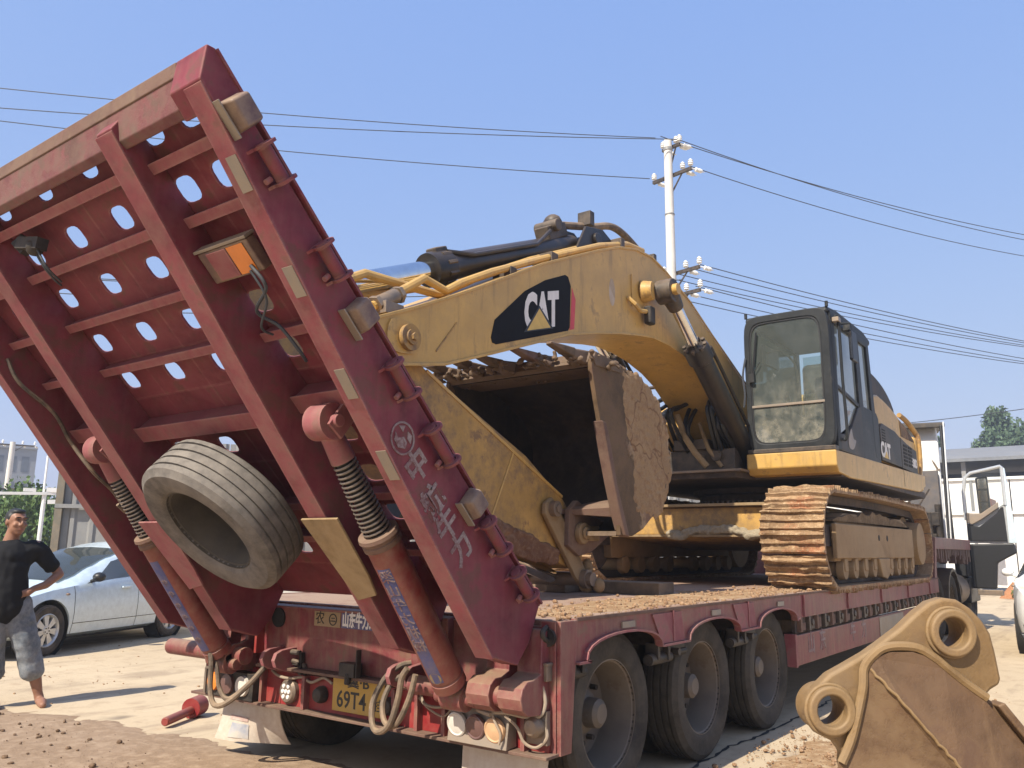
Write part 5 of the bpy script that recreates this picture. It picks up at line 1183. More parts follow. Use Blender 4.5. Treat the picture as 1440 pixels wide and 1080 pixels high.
back = [(1.62, 2.80), (1.66, 2.88), (2.06, 2.845), (2.30, 2.81), (2.52, 2.72), (2.72, 2.62), (2.84, 2.50), (2.90, 2.33), (2.89, 2.12), (2.83, 1.96), (2.70, 1.80), (2.56, 1.66), (2.40, 1.56), (2.22, 1.50), (2.02, 1.50)]
mouth = [(2.02, 1.58), (1.82, 2.10), (1.69, 2.50), (1.62, 2.74)]
bx = .715
shell = MB()
inn = []
for i, (y, z) in enumerate(back):
    a = Vector(back[max(0, i-1)]); b = Vector(back[min(len(back)-1, i+1)]); d = (b-a).normalized(); inn.append((y-d.y*-.0-(-d.y)*0+(-1)*(-d.y)*0, z))
inn = [(y+(2.25-y)*.045, z+(2.2-z)*.05) for y, z in back]
m = len(back); vs_ = [(x, y, z) for x in (-bx+.02, bx-.02) for y, z in back]+[(x, y, z) for x in (-bx+.02, bx-.02) for y, z in inn]
fs = []
for i in range(m-1):
    fs += [(i, i+1, m+i+1, m+i), (2*m+i, 3*m+i, 3*m+i+1, 2*m+i+1)]
fs += [(0, m, 3*m, 2*m), (m-1, 3*m-1, 4*m-1, 2*m-1)]
shell.add(vs_, fs)
obj('shell', shell, 'bucket', BK)
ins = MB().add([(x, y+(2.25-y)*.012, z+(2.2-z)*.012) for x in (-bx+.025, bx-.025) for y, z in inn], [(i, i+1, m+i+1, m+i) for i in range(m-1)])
obj('shell_shade', ins, 'bucket_in', BK, fixn=False)  # dark sheet over the inside of the shell, painting its shade
for s in (1, -1):
    sp = obj('side_plate', MB().prism(back+mouth, XP, s*(bx-.02), s*(bx+.02)), M['bucket_side'], BK, bevel=.008)
    obj('side_shade', MB().prism([(y+(2.3-y)*.05, z+(2.2-z)*.05) for y, z in back]+[(y+.07, z) for y, z in mouth], XP, s*(bx-.026), s*(bx-.0205)), 'bucket_in', BK)  # dark sheet on the inner side face, painting its shade
    P_ = [(2.08, 1.50), (2.00, 1.66), (1.905, 1.90), (1.825, 2.12), (1.775, 2.28), (1.745, 2.36)]
    cp_ = [(y-.02, z) for y, z in P_]+[(y+.05+.008*math.sin(k*2.3), z-.01) for k, (y, z) in list(enumerate(P_))[::-1]]
    obj('side_cutter', MB().prism(cp_, XP, s*(bx-.045), s*(bx+.045)), 'tan', BK, bevel=.012)
obj('lip', MB().prism([(1.66, 2.775), (1.63, 2.825), (1.66, 2.888), (2.06, 2.85), (2.06, 2.78)], XP, -bx-.03, bx+.03), 'bucket', BK, bevel=.008)
rr_ = random.Random(4)
for k, x in enumerate((.63, .29, -.05, -.38, -.66)):
    j = rr_.uniform(-.02, .02); w = rr_.uniform(.9, 1.1)
    tm = MB().hexa([(x-.045, 1.46, 2.815+j), (x+.045, 1.46, 2.815+j), (x+.065, 1.80, 2.76), (x-.065, 1.80, 2.76), (x-.04, 1.46, 2.895+j), (x+.04, 1.46, 2.895+j), (x+.06, 1.82, 2.915), (x-.06, 1.82, 2.915)])
    obj('tooth_holder', tm, 'bucket', BK, bevel=.02, segs=3)
    tm = MB().hexa([(x-.035*w, 1.20+j, 2.868+j), (x+.032, 1.19+j, 2.87+j), (x+.045, 1.49, 2.822+j), (x-.045, 1.49, 2.822+j), (x-.03, 1.21+j, 2.895+j), (x+.028, 1.20+j, 2.89+j), (x+.045, 1.49, 2.90+j), (x-.045, 1.49, 2.90+j)])
    obj('tooth', tm, 'bucket' if k != 1 else 'tan', BK, bevel=.016, segs=3)
lump = MB(); r = random.Random(51)
for k in range(330):
    x = r.choice((.63, .29, -.05, -.38, -.66))+r.gauss(0, .07); y = r.uniform(1.42, 2.0)
    lump.ball((x, y, 2.78+.10*r.random()), (r.uniform(.015, .04), r.uniform(.015, .04), r.uniform(.01, .026)), 7, 5)
fused('packed_mud', lump, 'bucket', BK, .012)
lump = MB(); r = random.Random(33)
def in_crust(y, z): return y > 2.22-.25*(z-2.2)+.16*fbm(y, z, 3.1, 3, 4)
for k in range(1100):
    y = r.uniform(2.0, 2.92); z = r.uniform(1.7, 2.82)
    if not in_crust(y, z) or math.hypot((y-2.2)/.70, (z-2.18)/.62) > 1: continue
    lump.ball((bx+.014, y, z), (.009+.008*r.random(), r.uniform(.03, .09), r.uniform(.03, .08)), 9, 6)
fused('mud_crust', lump, 'bucket_mud', BK, .013)
lump = MB()
for k in range(240):
    i_ = r.randrange(1, len(back)-4); t_ = r.random(); y = back[i_][0]+(back[i_+1][0]-back[i_][0])*t_; z = back[i_][1]+(back[i_+1][1]-back[i_][1])*t_
    lump.ball((bx-r.uniform(0, .10), y, z), (.04, r.uniform(.012, .035), r.uniform(.01, .03)), 7, 5)
fused('mud_crust', lump, 'bucket', BK, .013)
for x in (.30, -.34):
    er = obj('ear', MB().prism([(1.88, 1.42), (1.90, 1.70), (2.02, 1.78), (2.40, 1.62), (2.66, 1.68), (2.5, 1.50), (2.25, 1.38), (2.05, 1.34)], XP, x, x+.05), 'tan', BK, bevel=.008)
    obj('ear_pin', MB().cyl((x+.05, 2.05, 1.52), (x+.10, 2.05, 1.52), .085, n=22).cyl((x+.10, 2.05, 1.52), (x+.125, 2.05, 1.52), .05, n=14).box((x+.05, 2.05, 1.46), (x+.10, 2.28, 1.58)), 'dust_plate', BK, bevel=.01)
obj('ear_shelf', MB().hexa([(.25, 1.90, 1.67), (.70, 2.06, 1.64), (.70, 2.10, 1.64), (.30, 2.3, 1.66), (.25, 1.90, 1.70), (.68, 2.02, 1.72), (.70, 2.2, 1.80), (.30, 2.3, 1.78)]), 'tan', BK, bevel=.006)
obj('greasy_joint', MB().ball((.30, 2.22, 1.12), (.06, .07, .07), 10, 7).ball((.40, 2.25, 1.11), (.05, .06, .06), 10, 7).ball((.28, 2.27, 1.24), (.05, .05, .08), 10, 7), 'dust_plate', BK)
def bore(o, tools):
    cs = []
    for t_ in tools:
        c_ = obj('cutter', t_, 'black'); cs.append(c_)
        md = o.modifiers.new('bore', 'BOOLEAN'); md.operation = 'DIFFERENCE'; md.object = c_; md.solver = 'EXACT'
    dg = bpy.context.evaluated_depsgraph_get(); dg.update(); mt = o.data.materials[0]
    me = bpy.data.meshes.new_from_object(o.evaluated_get(dg)); o.modifiers.clear(); o.data = me
    me.materials.clear(); me.materials.append(mt); me.polygons.foreach_set('material_index', [0]*len(me.polygons))
    me.polygons.foreach_set('use_smooth', [True]*len(me.polygons)); me.set_sharp_from_angle(angle=math.radians(35))
    for c_ in cs: bpy.data.objects.remove(c_)
# ================================================================ SPARE BUCKET IN THE FOREGROUND
e3 = Vector((.6198, -.7848, 0)); e1 = Vector((.7848, .6198, 0)); e2 = Vector((0, 0, 1)); SP0 = Vector((3.27, -.84, 1.0))+Vector((.7848, .6198, 0))*.036+Vector((0, 0, .006))
def SB(u, v, w): return SP0+e1*u+e2*v+e3*w
SBK = empty('spare_bucket', SB(.1, -1.0, -.3))
tag(SBK, 'worn yellow-brown digger bucket standing on the yard, two ringed pin holes facing up', 'bucket')
outl = [(-.304, -.068), (-.297, -.042), (-.265, -.012), (-.227, .022), (-.184, .044), (-.109, .084), (-.06, .116), (.001, .158), (.057, .206), (.102, .238), (.145, .251), (.187, .246), (.227, .221), (.26, .185), (.283, .146), (.293, .091), (.302, .012), (.296, -.005), (.268, -.020), (.245, -.042), (.236, -.16), (.10, -.40), (-.18, -.40), (-.205, -.23), (-.200, -.205), (-.222, -.174), (-.273, -.150), (-.302, -.112)]
holes = ((-.235, -.080, .071, .045), (.155, .148, .071, .046))
ear = obj('ear', MB().prism(outl, SB, -.06, -.005), 'spare_yellow', SBK)
bore(ear, [MB().cyl(SB(cu, cv, -.2), SB(cu, cv, .2), ri-.001, n=36) for cu, cv, ro, ri in holes])
b_ = ear.modifiers.new('bevel', 'BEVEL'); b_.width = .010; b_.segments = 3; b_.limit_method = 'ANGLE'; b_.angle_limit = math.radians(40)
for cu, cv, ro, ri in holes:
    obj('pin_boss', MB().ring_plate(circle2(cu, cv, ro, 36), circle2(cu, cv, ri, 36), SB, -.10, .024), 'spare_yellow', SBK, bevel=.008, segs=3)
    obj('boss_bead', MB().ring_plate(circle2(cu, cv, ro+.008, 36), circle2(cu, cv, ro-.004, 36), SB, -.008, .006), 'spare_yellow', SBK, bevel=.006)
# raised wedge: two faces that meet in a crease
A = [(-.118, .045), (-.091, .074), (-.049, .091), (.022, .092), (.057, .081), (.115, .043), (.195, -.018), (.236, -.052), (.30, -.13), (.42, -.30), (.46, -.45)]
cre = [(-.112, .040, .020), (-.04, -.043, .045), (.047, -.150, .060), (.11, -.226, .070), (.20, -.36, .08), (.26, -.45, .085)]
vs_ = [SB(u, v, .018) for u, v in A]; k0 = len(vs_); vs_ += [SB(u, v, w) for u, v, w in cre]
lowr = [(.46, -.45)]
fs = [tuple(range(len(A)))+tuple(range(k0+len(cre)-1, k0-1, -1))]
obj('wedge_face', MB().add(vs_, fs), 'spare_brown', SBK, smooth=0)
L_ = [(-.118, .045), (-.139, -.02), (-.165, -.105), (-.185, -.174), (-.223, -.226), (-.26, -.34), (-.30, -.45)]
vs_ = [SB(u, v, .008) for u, v in L_]+[SB(u, v, w-.001) for u, v, w in cre]; k0 = len(L_)
obj('wedge_face', MB().add(vs_, [tuple(range(k0))[::-1]+tuple(range(k0, k0+len(cre)))]), 'spare_brown2' if 'spare_brown2' in M else weathered('worn_tan_brown_plate', (.16, .085, .040), .64, var=.35, dust=(.25, .165, .085), dust_amt=.5, dust_top=.2, rust=(.10, .038, .022), rust_amt=.4, bump=.4), SBK, smooth=0)
obj('weld_bead', MB().tube([SB(u, v, .012) for u, v in smooth2([(-.215, -.225), (-.178, -.15), (-.138, -.02), (-.128, .044), (-.091, .086), (-.055, .104), (-.007, .108), (.044, .101), (.093, .072), (.14, .033), (.188, -.004), (.240, -.040)], 6, closed=False)], .014, 8), 'spare_yellow', SBK)
obj('weld_bead', MB().tube([SB(u+.002*math.sin(i*2.1), v+.002*math.cos(i*1.7), w+.001) for i, (u, v, w) in enumerate([tuple(p) for p in curve_pts(cre, 8)])], .0045, 6), 'spare_yellow', SBK)
obj('back_sheet', MB().prism([(.245, -.038), (.262, -.052), (.62, -.52), (.66, -.75), (.58, -.995), (.54, -.995), (.60, -.75), (.58, -.54), (.22, -.09)], SB, -.62, .0), 'spare_brown', SBK, bevel=.006)
obj('back_edge', MB().prism([(.262, -.060), (.285, -.050), (.66, -.53), (.64, -.545)], SB, -.03, .03), 'spare_brown', SBK, bevel=.006)
obj('side_sheet', MB().prism([(-.17, -.25), (.30, -.15), (.60, -.55), (.63, -.75), (.55, -.995), (-.22, -.995), (-.22, -.55)], SB, -.02, .004), 'spare_brown', SBK, bevel=.004)
obj('side_sheet', MB().prism([(.20, -.25), (.30, -.15), (.60, -.55), (.63, -.75), (.55, -.995), (-.12, -.995), (-.12, -.55)], SB, -.62, -.596), 'spare_brown', SBK, bevel=.004)

# ================================================================ TRACTOR UNIT
TK = empty('tractor_truck', (0, 14.5, 0))
tag(TK, 'white tractor truck ahead of the trailer with its cab door swung open', 'truck')
yaw_ = math.radians(13)
def tw(X, Y, Z): dx, dy = X-1.06, Y-14.0; return (1.06+dx*math.cos(yaw_)-dy*math.sin(yaw_), 14.0+dx*math.sin(yaw_)+dy*math.cos(yaw_), Z)
obj('cab_shell', MB().prism([(14.0, 1.3), (14.0, 3.55), (14.25, 3.88), (15.4, 3.86), (16.1, 3.3), (16.35, 2.4), (16.4, 1.0), (14.9, .95), (14.8, 1.3)], XP, -1.24, 1.06).map(tw), 'white', TK, bevel=.06, segs=3)
obj('roof_visor', MB().prism([(13.78, 3.76), (13.80, 3.86), (14.6, 3.98), (15.6, 3.95), (15.6, 3.88), (14.4, 3.84)], XP, -1.2, 1.18).map(tw), 'dark_panel', TK, bevel=.02)
obj('cab_deflector', MB().box((-1.15, 13.86, 1.75), (1.02, 13.93, 2.95)), M['deflector'] if 'deflector' in M else weathered('grey_deflector', (.11, .11, .12), .6, var=.15, dust=DUST, dust_amt=.15), TK, bevel=.01)
obj('deflector_rib', MB().beam((.25, 13.855, 2.05), (.75, 13.855, 2.75), .02, .012, up=(0, 1, 0)).beam((.45, 13.855, 2.0), (.85, 13.855, 2.6), .02, .012, up=(0, 1, 0)), 'black_steel', TK)
obj('side_fairing', MB().prism([(13.5, 1.62), (13.72, 3.80), (13.82, 3.80), (14.0, 1.62)], XP, 1.14, 1.19), 'black', TK, bevel=.02)
obj('fairing_edge', MB().beam((1.21, 13.46, 1.60), (1.21, 13.78, 3.86), .02, .035), 'alloy', TK)
obj('rear_window_line', MB().box((-1.0, 13.982, 2.96), (1.05, 13.995, 2.99)).tube([(.55, 13.985, 3.65), (.75, 13.985, 3.5), (1.0, 13.985, 3.0)], .02, 6), 'steel', TK)
obj('cab_badge', MB().box((.42, 13.985, 3.2), (.52, 13.995, 3.38)), 'mark_red', TK)
obj('exhaust_stack', MB().cyl((1.0, 13.7, 1.2), (1.0, 13.7, 2.3), .06, n=16).cyl((.85, 13.65, 1.2), (.85, 13.65, 2.15), .05, n=14).box((.55, 13.62, 1.9), (1.02, 13.78, 2.15)).box((.3, 13.62, 1.3), (.95, 13.8, 1.75)), 'dark_panel', TK, bevel=.01)
obj('chassis', MB().box((-.45, 11.2, .75), (.45, 16.2, 1.05)), 'dark_under', TK)
obj('step', MB().box((.9, 14.95, .45), (1.24, 16.1, .95)).box((1.0, 14.9, .95), (1.24, 15.2, 1.6)), 'black', TK, bevel=.03)
for y in (11.75, 13.05):
    for s in (1, -1):
        wheel(TK, 'wheel', (s*1.09, y, .52), (s, 0, 0), .52, .28, .30, 'tread')
wheel(TK, 'wheel', (1.05, 15.5, .52), (1, 0, 0), .52, .28, .30, 'tread', depth=.08); wheel(TK, 'wheel', (-1.05, 15.5, .52), (-1, 0, 0), .52, .28, .30, 'tread', depth=.08)
obj('fender', MB().prism([(1.15*math.cos(a)*.56+13.05, .52+.62*math.sin(a)) for a in [PI*i/10 for i in range(11)]]+[(.56*1.05*math.cos(a)+13.05, .52+.57*math.sin(a)) for a in [PI*i/10 for i in range(10, -1, -1)]], XP, .92, 1.26), 'black_steel', TK)
obj('fuel_tank', MB().cyl((.95, 13.9, .72), (.95, 14.8, .72), .3, n=24), 'steel', TK, bevel=.02)
# open door: window frame above a dark trim panel, seen from the inside
DR = empty('door', (1.25, 15.25, 1.6), TK)
df = lambda u, z, t: Vector((1.22+u*.97, 15.30-u*.05-t, z))
obj('door_step_panel', MB().prism([(.0, .72), (.0, 1.58), (.82, 1.60), (.86, 1.42), (.50, 1.22), (.44, .72)], df, -.12, .02), 'black', DR, bevel=.03)
obj('step_tread', MB().prism([(.1, .60), (.1, .70), (.55, .70), (.55, .60)], df, -.1, .06), 'steel', DR, bevel=.01)
fo = [(.0, 1.62), (.0, 2.62), (.06, 2.92), (.16, 3.0), (.70, 3.10), (.74, 3.08), (.74, 2.3), (.80, 1.62)]
obj('door_skin', MB().prism([(.0, 1.60), (.0, 2.1), (.20, 2.05), (.62, 2.30), (.74, 2.38), (.86, 1.60)], df, -.03, .0), 'car_silver', DR, bevel=.01)
obj('door_trim', MB().prism([(.02, 1.64), (.02, 1.98), (.24, 1.92), (.58, 2.18), (.66, 2.30), (.70, 2.30), (.72, 1.64)], df, .001, .05), 'black', DR, bevel=.01)
obj('door_armrest', MB().prism([(.02, 2.0), (.02, 2.2), (.16, 2.18), (.30, 2.18), (.62, 2.40), (.62, 2.28), (.30, 2.06), (.12, 1.96)], df, .02, .09), 'sticker', DR, bevel=.02)
fr = [(.0, 2.05), (.0, 2.62), (.05, 2.90), (.16, 2.99), (.72, 3.10), (.74, 3.08), (.74, 2.34)]
obj('window_frame', MB().tube([df(u, z, 0) for u, z in fr], .035, 8), 'car_silver', DR)
obj('window', MB().add([df(u, z, 0) for u, z in fr], [tuple(range(len(fr)))]), M['clear'] if 'clear' in M else glass('clear_window', (.9, .93, .92), .06), DR, smooth=0, fixn=False)
mrr = obj('mirror', MB().prism([(.24, 2.12), (.22, 2.90), (.44, 2.94), (.46, 2.10)], df, -.25, -.12), 'black', DR, bevel=.02)
for z0, z1 in ((2.16, 2.40), (2.42, 2.64), (2.68, 2.88)):
    obj('mirror_glass', MB().prism([(.26, z0), (.26, z1), (.42, z1), (.43, z0)], df, -.119, -.115), 'chrome', mrr)
obj('door_edge', MB().prism([(.74, 1.60), (.74, 3.09), (.79, 3.06), (.88, 1.60)], df, -.06, .01), 'silver_blue', DR, bevel=.012)

# ================================================================ CARS
def interp(tab, t):
    for (a, va), (b, vb) in zip(tab, tab[1:]):
        if t <= b:
            k = (t-a)/(b-a) if b > a else 0; k = max(0, min(1, k)); k = k*k*(3-2*k)*.5+k*.5
            return va+(vb-va)*k
    return tab[-1][1]
def make_car(name, label, pos, head, paint, P, wheel_mat='alloy', cat='car', group=None):
    """P: length, half width, tables along the length for top line, belt, roof half width; 0 = front bumper"""
    E = empty(name, (pos[0], pos[1], 0)); tag(E, label, cat, group)
    fx, fy = math.cos(head), math.sin(head)              # heading of the nose
    L = P['L']; W = P['W']
    def loc(t, x, z):                                    # t along the car from the nose, x to its left
        d = L/2-t
        return (pos[0]+fx*d-fy*x, pos[1]+fy*d+fx*x, z)
    def sect(t):
        H = interp(P['top'], t); B = min(interp(P['belt'], t), H-.03); w = W*interp(P['plan'], t); wr = min(w*.93, interp(P['roof'], t))
        zb = interp(P['sill'], t)
        return [(0, zb), (w*.80, zb), (w*.95, zb+.05), (w*.985, zb+.18), (w, (zb+B)/2), (w*.985, B-.10), (w*.95, B), (w*.95+(wr-w*.95)*.5, B+(H-.07-B)*.52), (wr, H-.07), (wr*.86, H-.025), (wr*.5, H), (0, H+.012)]
    ts = sorted(set([L*i/44 for i in range(45)]+[.02, .05, L-.02, L-.05])); mb = MB(); m = 12
    for t in ts:
        s = sect(t); ring = [(x, z) for x, z in s]+[(-x, z) for x, z in s[-2:0:-1]]
        mb.v += [loc(t, x, z) for x, z in ring]
    n = 2*m-2
    for i in range(len(ts)-1):
        for j in range(n): mb.f.append((i*n+j, i*n+(j+1) % n, (i+1)*n+(j+1) % n, (i+1)*n+j))
    mb.f.append(tuple(range(n))); mb.f.append(tuple(range((len(ts)-1)*n, len(ts)*n))[::-1])
    body = obj('body', mb, paint, E, smooth=50)
    cuts = []
    wz = P['wr']
    for t in P['axles']:
        for s in (1, -1):
            c_ = MB().cyl(loc(t, s*(W-.26), wz+.01), loc(t, s*(W+.2), wz+.01), wz+.055, n=36)
            co = obj('cutter', c_, 'black'); cuts.append(co)
            md = body.modifiers.new('arch', 'BOOLEAN'); md.operation = 'DIFFERENCE'; md.object = co; md.solver = 'EXACT'
    dg = bpy.context.evaluated_depsgraph_get(); dg.update()
    me = bpy.data.meshes.new_from_object(body.evaluated_get(dg)); body.modifiers.clear(); body.data = me
    me.materials.clear(); me.materials.append(M[paint]); me.polygons.foreach_set('material_index', [0]*len(me.polygons))
    me.polygons.foreach_set('use_smooth', [True]*len(me.polygons)); me.set_sharp_from_angle(angle=math.radians(45))
    for co in cuts: bpy.data.objects.remove(co)
    for t in P['axles']:
        for s in (1, -1):
            e = empty('wheel', loc(t, s*(W-.11), wz), E); c = Vector(loc(t, s*(W-.11), wz)); d = (Vector(loc(t, s*W, wz))-Vector(loc(t, 0, wz))).normalized()
            obj('tyre', MB().lathe(c, d, tyre_prof(wz, .19, wz*.64, 3), 40, closed=True), 'car_tyre', e, smooth=30)
            r0 = wz*.64
            rim = MB().lathe(c, d, [(.05, r0), (.085, r0+.005), (.09, r0-.006), (.07, r0-.02), (.02, r0-.03)], 36)
            a = d.orthogonal().normalized(); b = d.cross(a)
            rim.lathe(c, d, [(.085, .0), (.085, .05), (.06, .06)], 20)
            for k in range(7):
                an = 2*PI*k/7; u = a*math.cos(an)+b*math.sin(an); v = d.cross(u)
                q = [c+u*.045+d*.078-v*.022, c+u*.045+d*.078+v*.022, c+u*(r0-.015)+d*.068+v*.045, c+u*(r0-.015)+d*.068-v*.045]
                rim.add(q+[p-d*.03 for p in q], [(0, 1, 2, 3), (0, 4, 5, 1), (1, 5, 6, 2), (2, 6, 7, 3), (3, 7, 4, 0)])
            obj('rim', rim, wheel_mat, e, smooth=30)
            obj('brake_disc', MB().cyl(c-d*.03, c+d*.01, r0*.97, n=30), 'groove', e)
            nt_ = MB()
            for k in range(5):
                an = 2*PI*k/5+.3; p = c+(a*math.cos(an)+b*math.sin(an))*.035; nt_.cyl(p+d*.08, p+d*.092, .008, n=6)
            obj('wheel_nut', nt_, 'dark_panel', e)
            obj('arch_liner', MB().lathe(c, d, [(-.14, wz+.052), (.08, wz+.052)], 36).lathe(c, d, [(-.14, .0), (-.14, wz+.052)], 36), 'groove', E)
    # windows laid a few millimetres proud of the shell
    def side_pt(t, v, s, off=.004):
        q = sect(t); (x0, z0), (x1, z1), (x2, z2) = q[6], q[7], q[8]
        if v < .52: k = v/.52; x, z = x0+(x1-x0)*k, z0+(z1-z0)*k
        else: k = (v-.52)/.48; x, z = x1+(x2-x1)*k, z1+(z2-z1)*k
        return loc(t, s*(x+off), z)
    def strip(nm, mat, t0, t1, v0, v1, s, par=E, off=.004, n=10, mm=5):
        q = MB()
        for i in range(n+1):
            u = i/n
            for j in range(mm+1):
                w = j/mm; a_ = t0[0]+(t0[1]-t0[0])*w; b_ = t1[0]+(t1[1]-t1[0])*w
                q.v.append(side_pt(a_+(b_-a_)*u, v0+(v1-v0)*w, s, off))
        for i in range(n):
            for j in range(mm): q.f.append((i*(mm+1)+j, i*(mm+1)+j+1, (i+1)*(mm+1)+j+1, (i+1)*(mm+1)+j))
        return obj(nm, q, mat, par, fixn=False)
    for s in (1, -1):
        for t0, t1 in P['windows']: strip('window', 'car_glass', t0, t1, .10, .93, s)
        for t0, t1 in P['pillars']: strip('window_pillar', 'black', t0, t1, .08, .94, s, off=.006, n=2)
        for t in P['gaps']:
            q = MB(); sct = sect(t)[2:7]
            for (x, z), (x2, z2) in zip(sct, sct[1:]):
                q.add([loc(t-.004, s*(x+.002), z), loc(t+.004, s*(x+.002), z), loc(t+.004, s*(x2+.002), z2), loc(t-.004, s*(x2+.002), z2)], [(0, 1, 2, 3)])
            obj('door_gap', q, 'groove', E, fixn=False)
        ta, tb = P['gaps'][0], P['gaps'][-1]; q = MB(); st = [ta+(tb-ta)*i/12 for i in range(13)]
        for a_, b_ in zip(st, st[1:]):
            za = sect(a_)[3]; zb_ = sect(b_)[3]
            q.add([loc(a_, s*(za[0]+.002), za[1]-.004), loc(b_, s*(zb_[0]+.002), zb_[1]-.004), loc(b_, s*(zb_[0]+.002), zb_[1]+.004), loc(a_, s*(za[0]+.002), za[1]+.004)], [(0, 1, 2, 3)])
        obj('door_gap', q, 'groove', E, fixn=False)
        t = P['mirror']; b_ = sect(t)[6]
        obj('mirror', MB().ball(loc(t, s*(b_[0]+.10), b_[1]+.09), (.085, .085, .065), 14, 10).cyl(loc(t, s*(b_[0]-.02), b_[1]+.03), loc(t, s*(b_[0]+.08), b_[1]+.07), .025, n=8), P.get('mirror_mat', 'black'), E)
        obj('side_lamp', MB().ball(loc(P['gaps'][0]-.13, s*(sect(P['gaps'][0]-.13)[5][0]+.0), sect(P['gaps'][0])[5][1]+.0), (.03, .03, .016), 10, 6), 'grey_lamp', E)
        for t in P['handles']:
            hh = sect(t)[5]; obj('handle', MB().beam(loc(t, s*(hh[0]+.02), hh[1]+.0), loc(t+.18, s*(hh[0]+.02), hh[1]+.0), .03, .03), paint, E, bevel=.008)
        tt, zz = P['lamp']
        q = MB()
        for (t_, x_, z_) in ((.06, .55, zz), (.10, .80, zz+.01), (.32, .93, zz+.10), (.42, .95, zz+.15), (.26, .80, zz+.15), (.12, .56, zz+.10)):
            w_ = W*interp(P['plan'], t_); q.v.append(loc(t_-.012, s*(x_*w_+.012), z_))
        q.f.append(tuple(range(6))); obj('headlight', q, 'lens_clear', E, fixn=False, smooth=0)
        obj('fog_lamp', MB().cyl(loc(.05, s*W*.72, .36), loc(.16, s*W*.72, .36), .05, n=16), 'lens_clear', E)
        obj('fog_lamp_surround', MB().prism([(-.10, .28), (.10, .30), (.12, .44), (-.08, .42)], lambda u, z, t_: loc(.055+max(0, u)*.5+t_, s*(W*.72+u), z), -.01, .05), 'black', E)
    # windscreen and rear screen
    for nm, (ta, tb) in (('windscreen', P['screen']), ('rear_screen', P['rear'])):
        q = MB(); n1 = 8
        for i in range(n1+1):
            t = ta+(tb-ta)*i/n1; sc_ = sect(t); wr = sc_[8][0]*.90; 
            for j in range(9):
                k = -1+2*j/8; x = wr*k; ax_ = abs(k)
                zt = sc_[11][1] if ax_ < .01 else (sc_[11][1]+(sc_[10][1]-sc_[11][1])*min(1, ax_/.55) if ax_ < .55 else sc_[10][1]+(sc_[9][1]-sc_[10][1])*(ax_-.55)/.45)
                q.v.append(loc(t-(.006 if nm == 'windscreen' else -.006), x, zt+.006))
        for i in range(n1):
            for j in range(8): q.f.append((i*9+j, i*9+j+1, (i+1)*9+j+1, (i+1)*9+j))
        obj(nm, q, 'car_glass', E, fixn=False)
    # bumper lower grille and dark underside
    obj('grille', MB().prism([(-.45, .30), (.45, .30), (.40, .42), (-.40, .42)], lambda u, z, t_: loc(.02+abs(u)*.06+t_, u, z), -.012, .05), 'black', E, bevel=.01)
    obj('underbody', MB().prism([(.3, .16), (L-.3, .16), (L-.3, .32), (.3, .32)], lambda t, z, x: loc(t, x, z), -W*.78, W*.78), 'groove', E)
    if P.get('cladding'):
        obj('cladding', MB().prism([(-W*.86, .20), (W*.86, .20), (W*.92, .33), (-W*.92, .33)], lambda u, z, t_: loc(-.015+abs(u)**3*.22+t_, u, z), .0, .10), 'black', E, bevel=.03)
        obj('badge', MB().cyl(loc(-.01, 0, .72), loc(.03, 0, .72), .05, n=20), 'chrome', E)
        obj('grille', MB().prism([(-.5, .56), (.5, .56), (.55, .72), (-.55, .72)], lambda u, z, t_: loc(-.005+abs(u)*.10+t_, u, z), .0, .05), 'black', E, bevel=.01)
    return E
COMPACT = dict(L=4.2, W=.85, wr=.315, axles=(.80, 3.35), sill=[(0, .30), (.25, .22), (.9, .19), (3.4, .19), (4.0, .24), (4.2, .34)],
    top=[(0, .62), (.05, .70), (.25, .78), (.75, .84), (1.05, .91), (1.35, .99), (1.75, 1.12), (2.15, 1.25), (2.55, 1.36), (2.95, 1.43), (3.3, 1.43), (3.75, 1.33), (4.05, 1.02), (4.2, .80)],
    belt=[(0, .60), (.3, .70), (.9, .81), (1.3, .855), (2.2, .90), (3.4, .97), (4.0, .96), (4.2, .74)],
    plan=[(0, .70), (.08, .80), (.35, .93), (.8, .985), (1.4, 1.0), (3.2, 1.0), (3.8, .96), (4.1, .88), (4.2, .78)],
    roof=[(0, .52), (.6, .64), (1.2, .70), (1.9, .60), (2.4, .585), (3.4, .58), (3.9, .60), (4.2, .56)],
    windows=[((1.46, 2.12), (2.46, 2.44)), ((2.56, 2.54), (3.30, 3.22))], pillars=[((2.47, 2.45), (2.55, 2.53))],
    gaps=(1.22, 2.50, 3.32), mirror=1.55, handles=(2.12, 3.05), lamp=(0, .60), screen=(1.10, 2.45), rear=(3.72, 4.04))
make_car('parked_car', 'silver-blue hatchback parked behind the man in black', (-8.56, 2.40), math.atan2(-.912, .41), 'silver_blue', COMPACT)
SUV = dict(COMPACT); SUV.update(L=4.5, W=.92, wr=.36, axles=(.88, 3.58), cladding=True, mirror_mat='car_white',
    top=[(0, .74), (.05, .86), (.25, .98), (.8, 1.04), (1.25, 1.10), (1.45, 1.18), (1.9, 1.45), (2.3, 1.62), (2.9, 1.67), (3.6, 1.63), (4.1, 1.45), (4.4, 1.05), (4.5, .85)],
    belt=[(0, .72), (.3, .90), (1.3, 1.02), (2.2, 1.06), (3.4, 1.12), (4.1, 1.10), (4.5, .80)], sill=[(0, .34), (.25, .24), (.9, .24), (3.7, .24), (4.3, .28), (4.5, .4)],
    lamp=(0, .80), screen=(1.42, 2.28), rear=(4.05, 4.35), gaps=(1.40, 2.55, 3.5), windows=[((1.6, 1.98), (2.5, 2.45)), ((2.62, 2.56), (3.5, 3.4))], pillars=[((2.51, 2.46), (2.61, 2.55)), ((1.45, 1.62), (1.58, 1.94))])
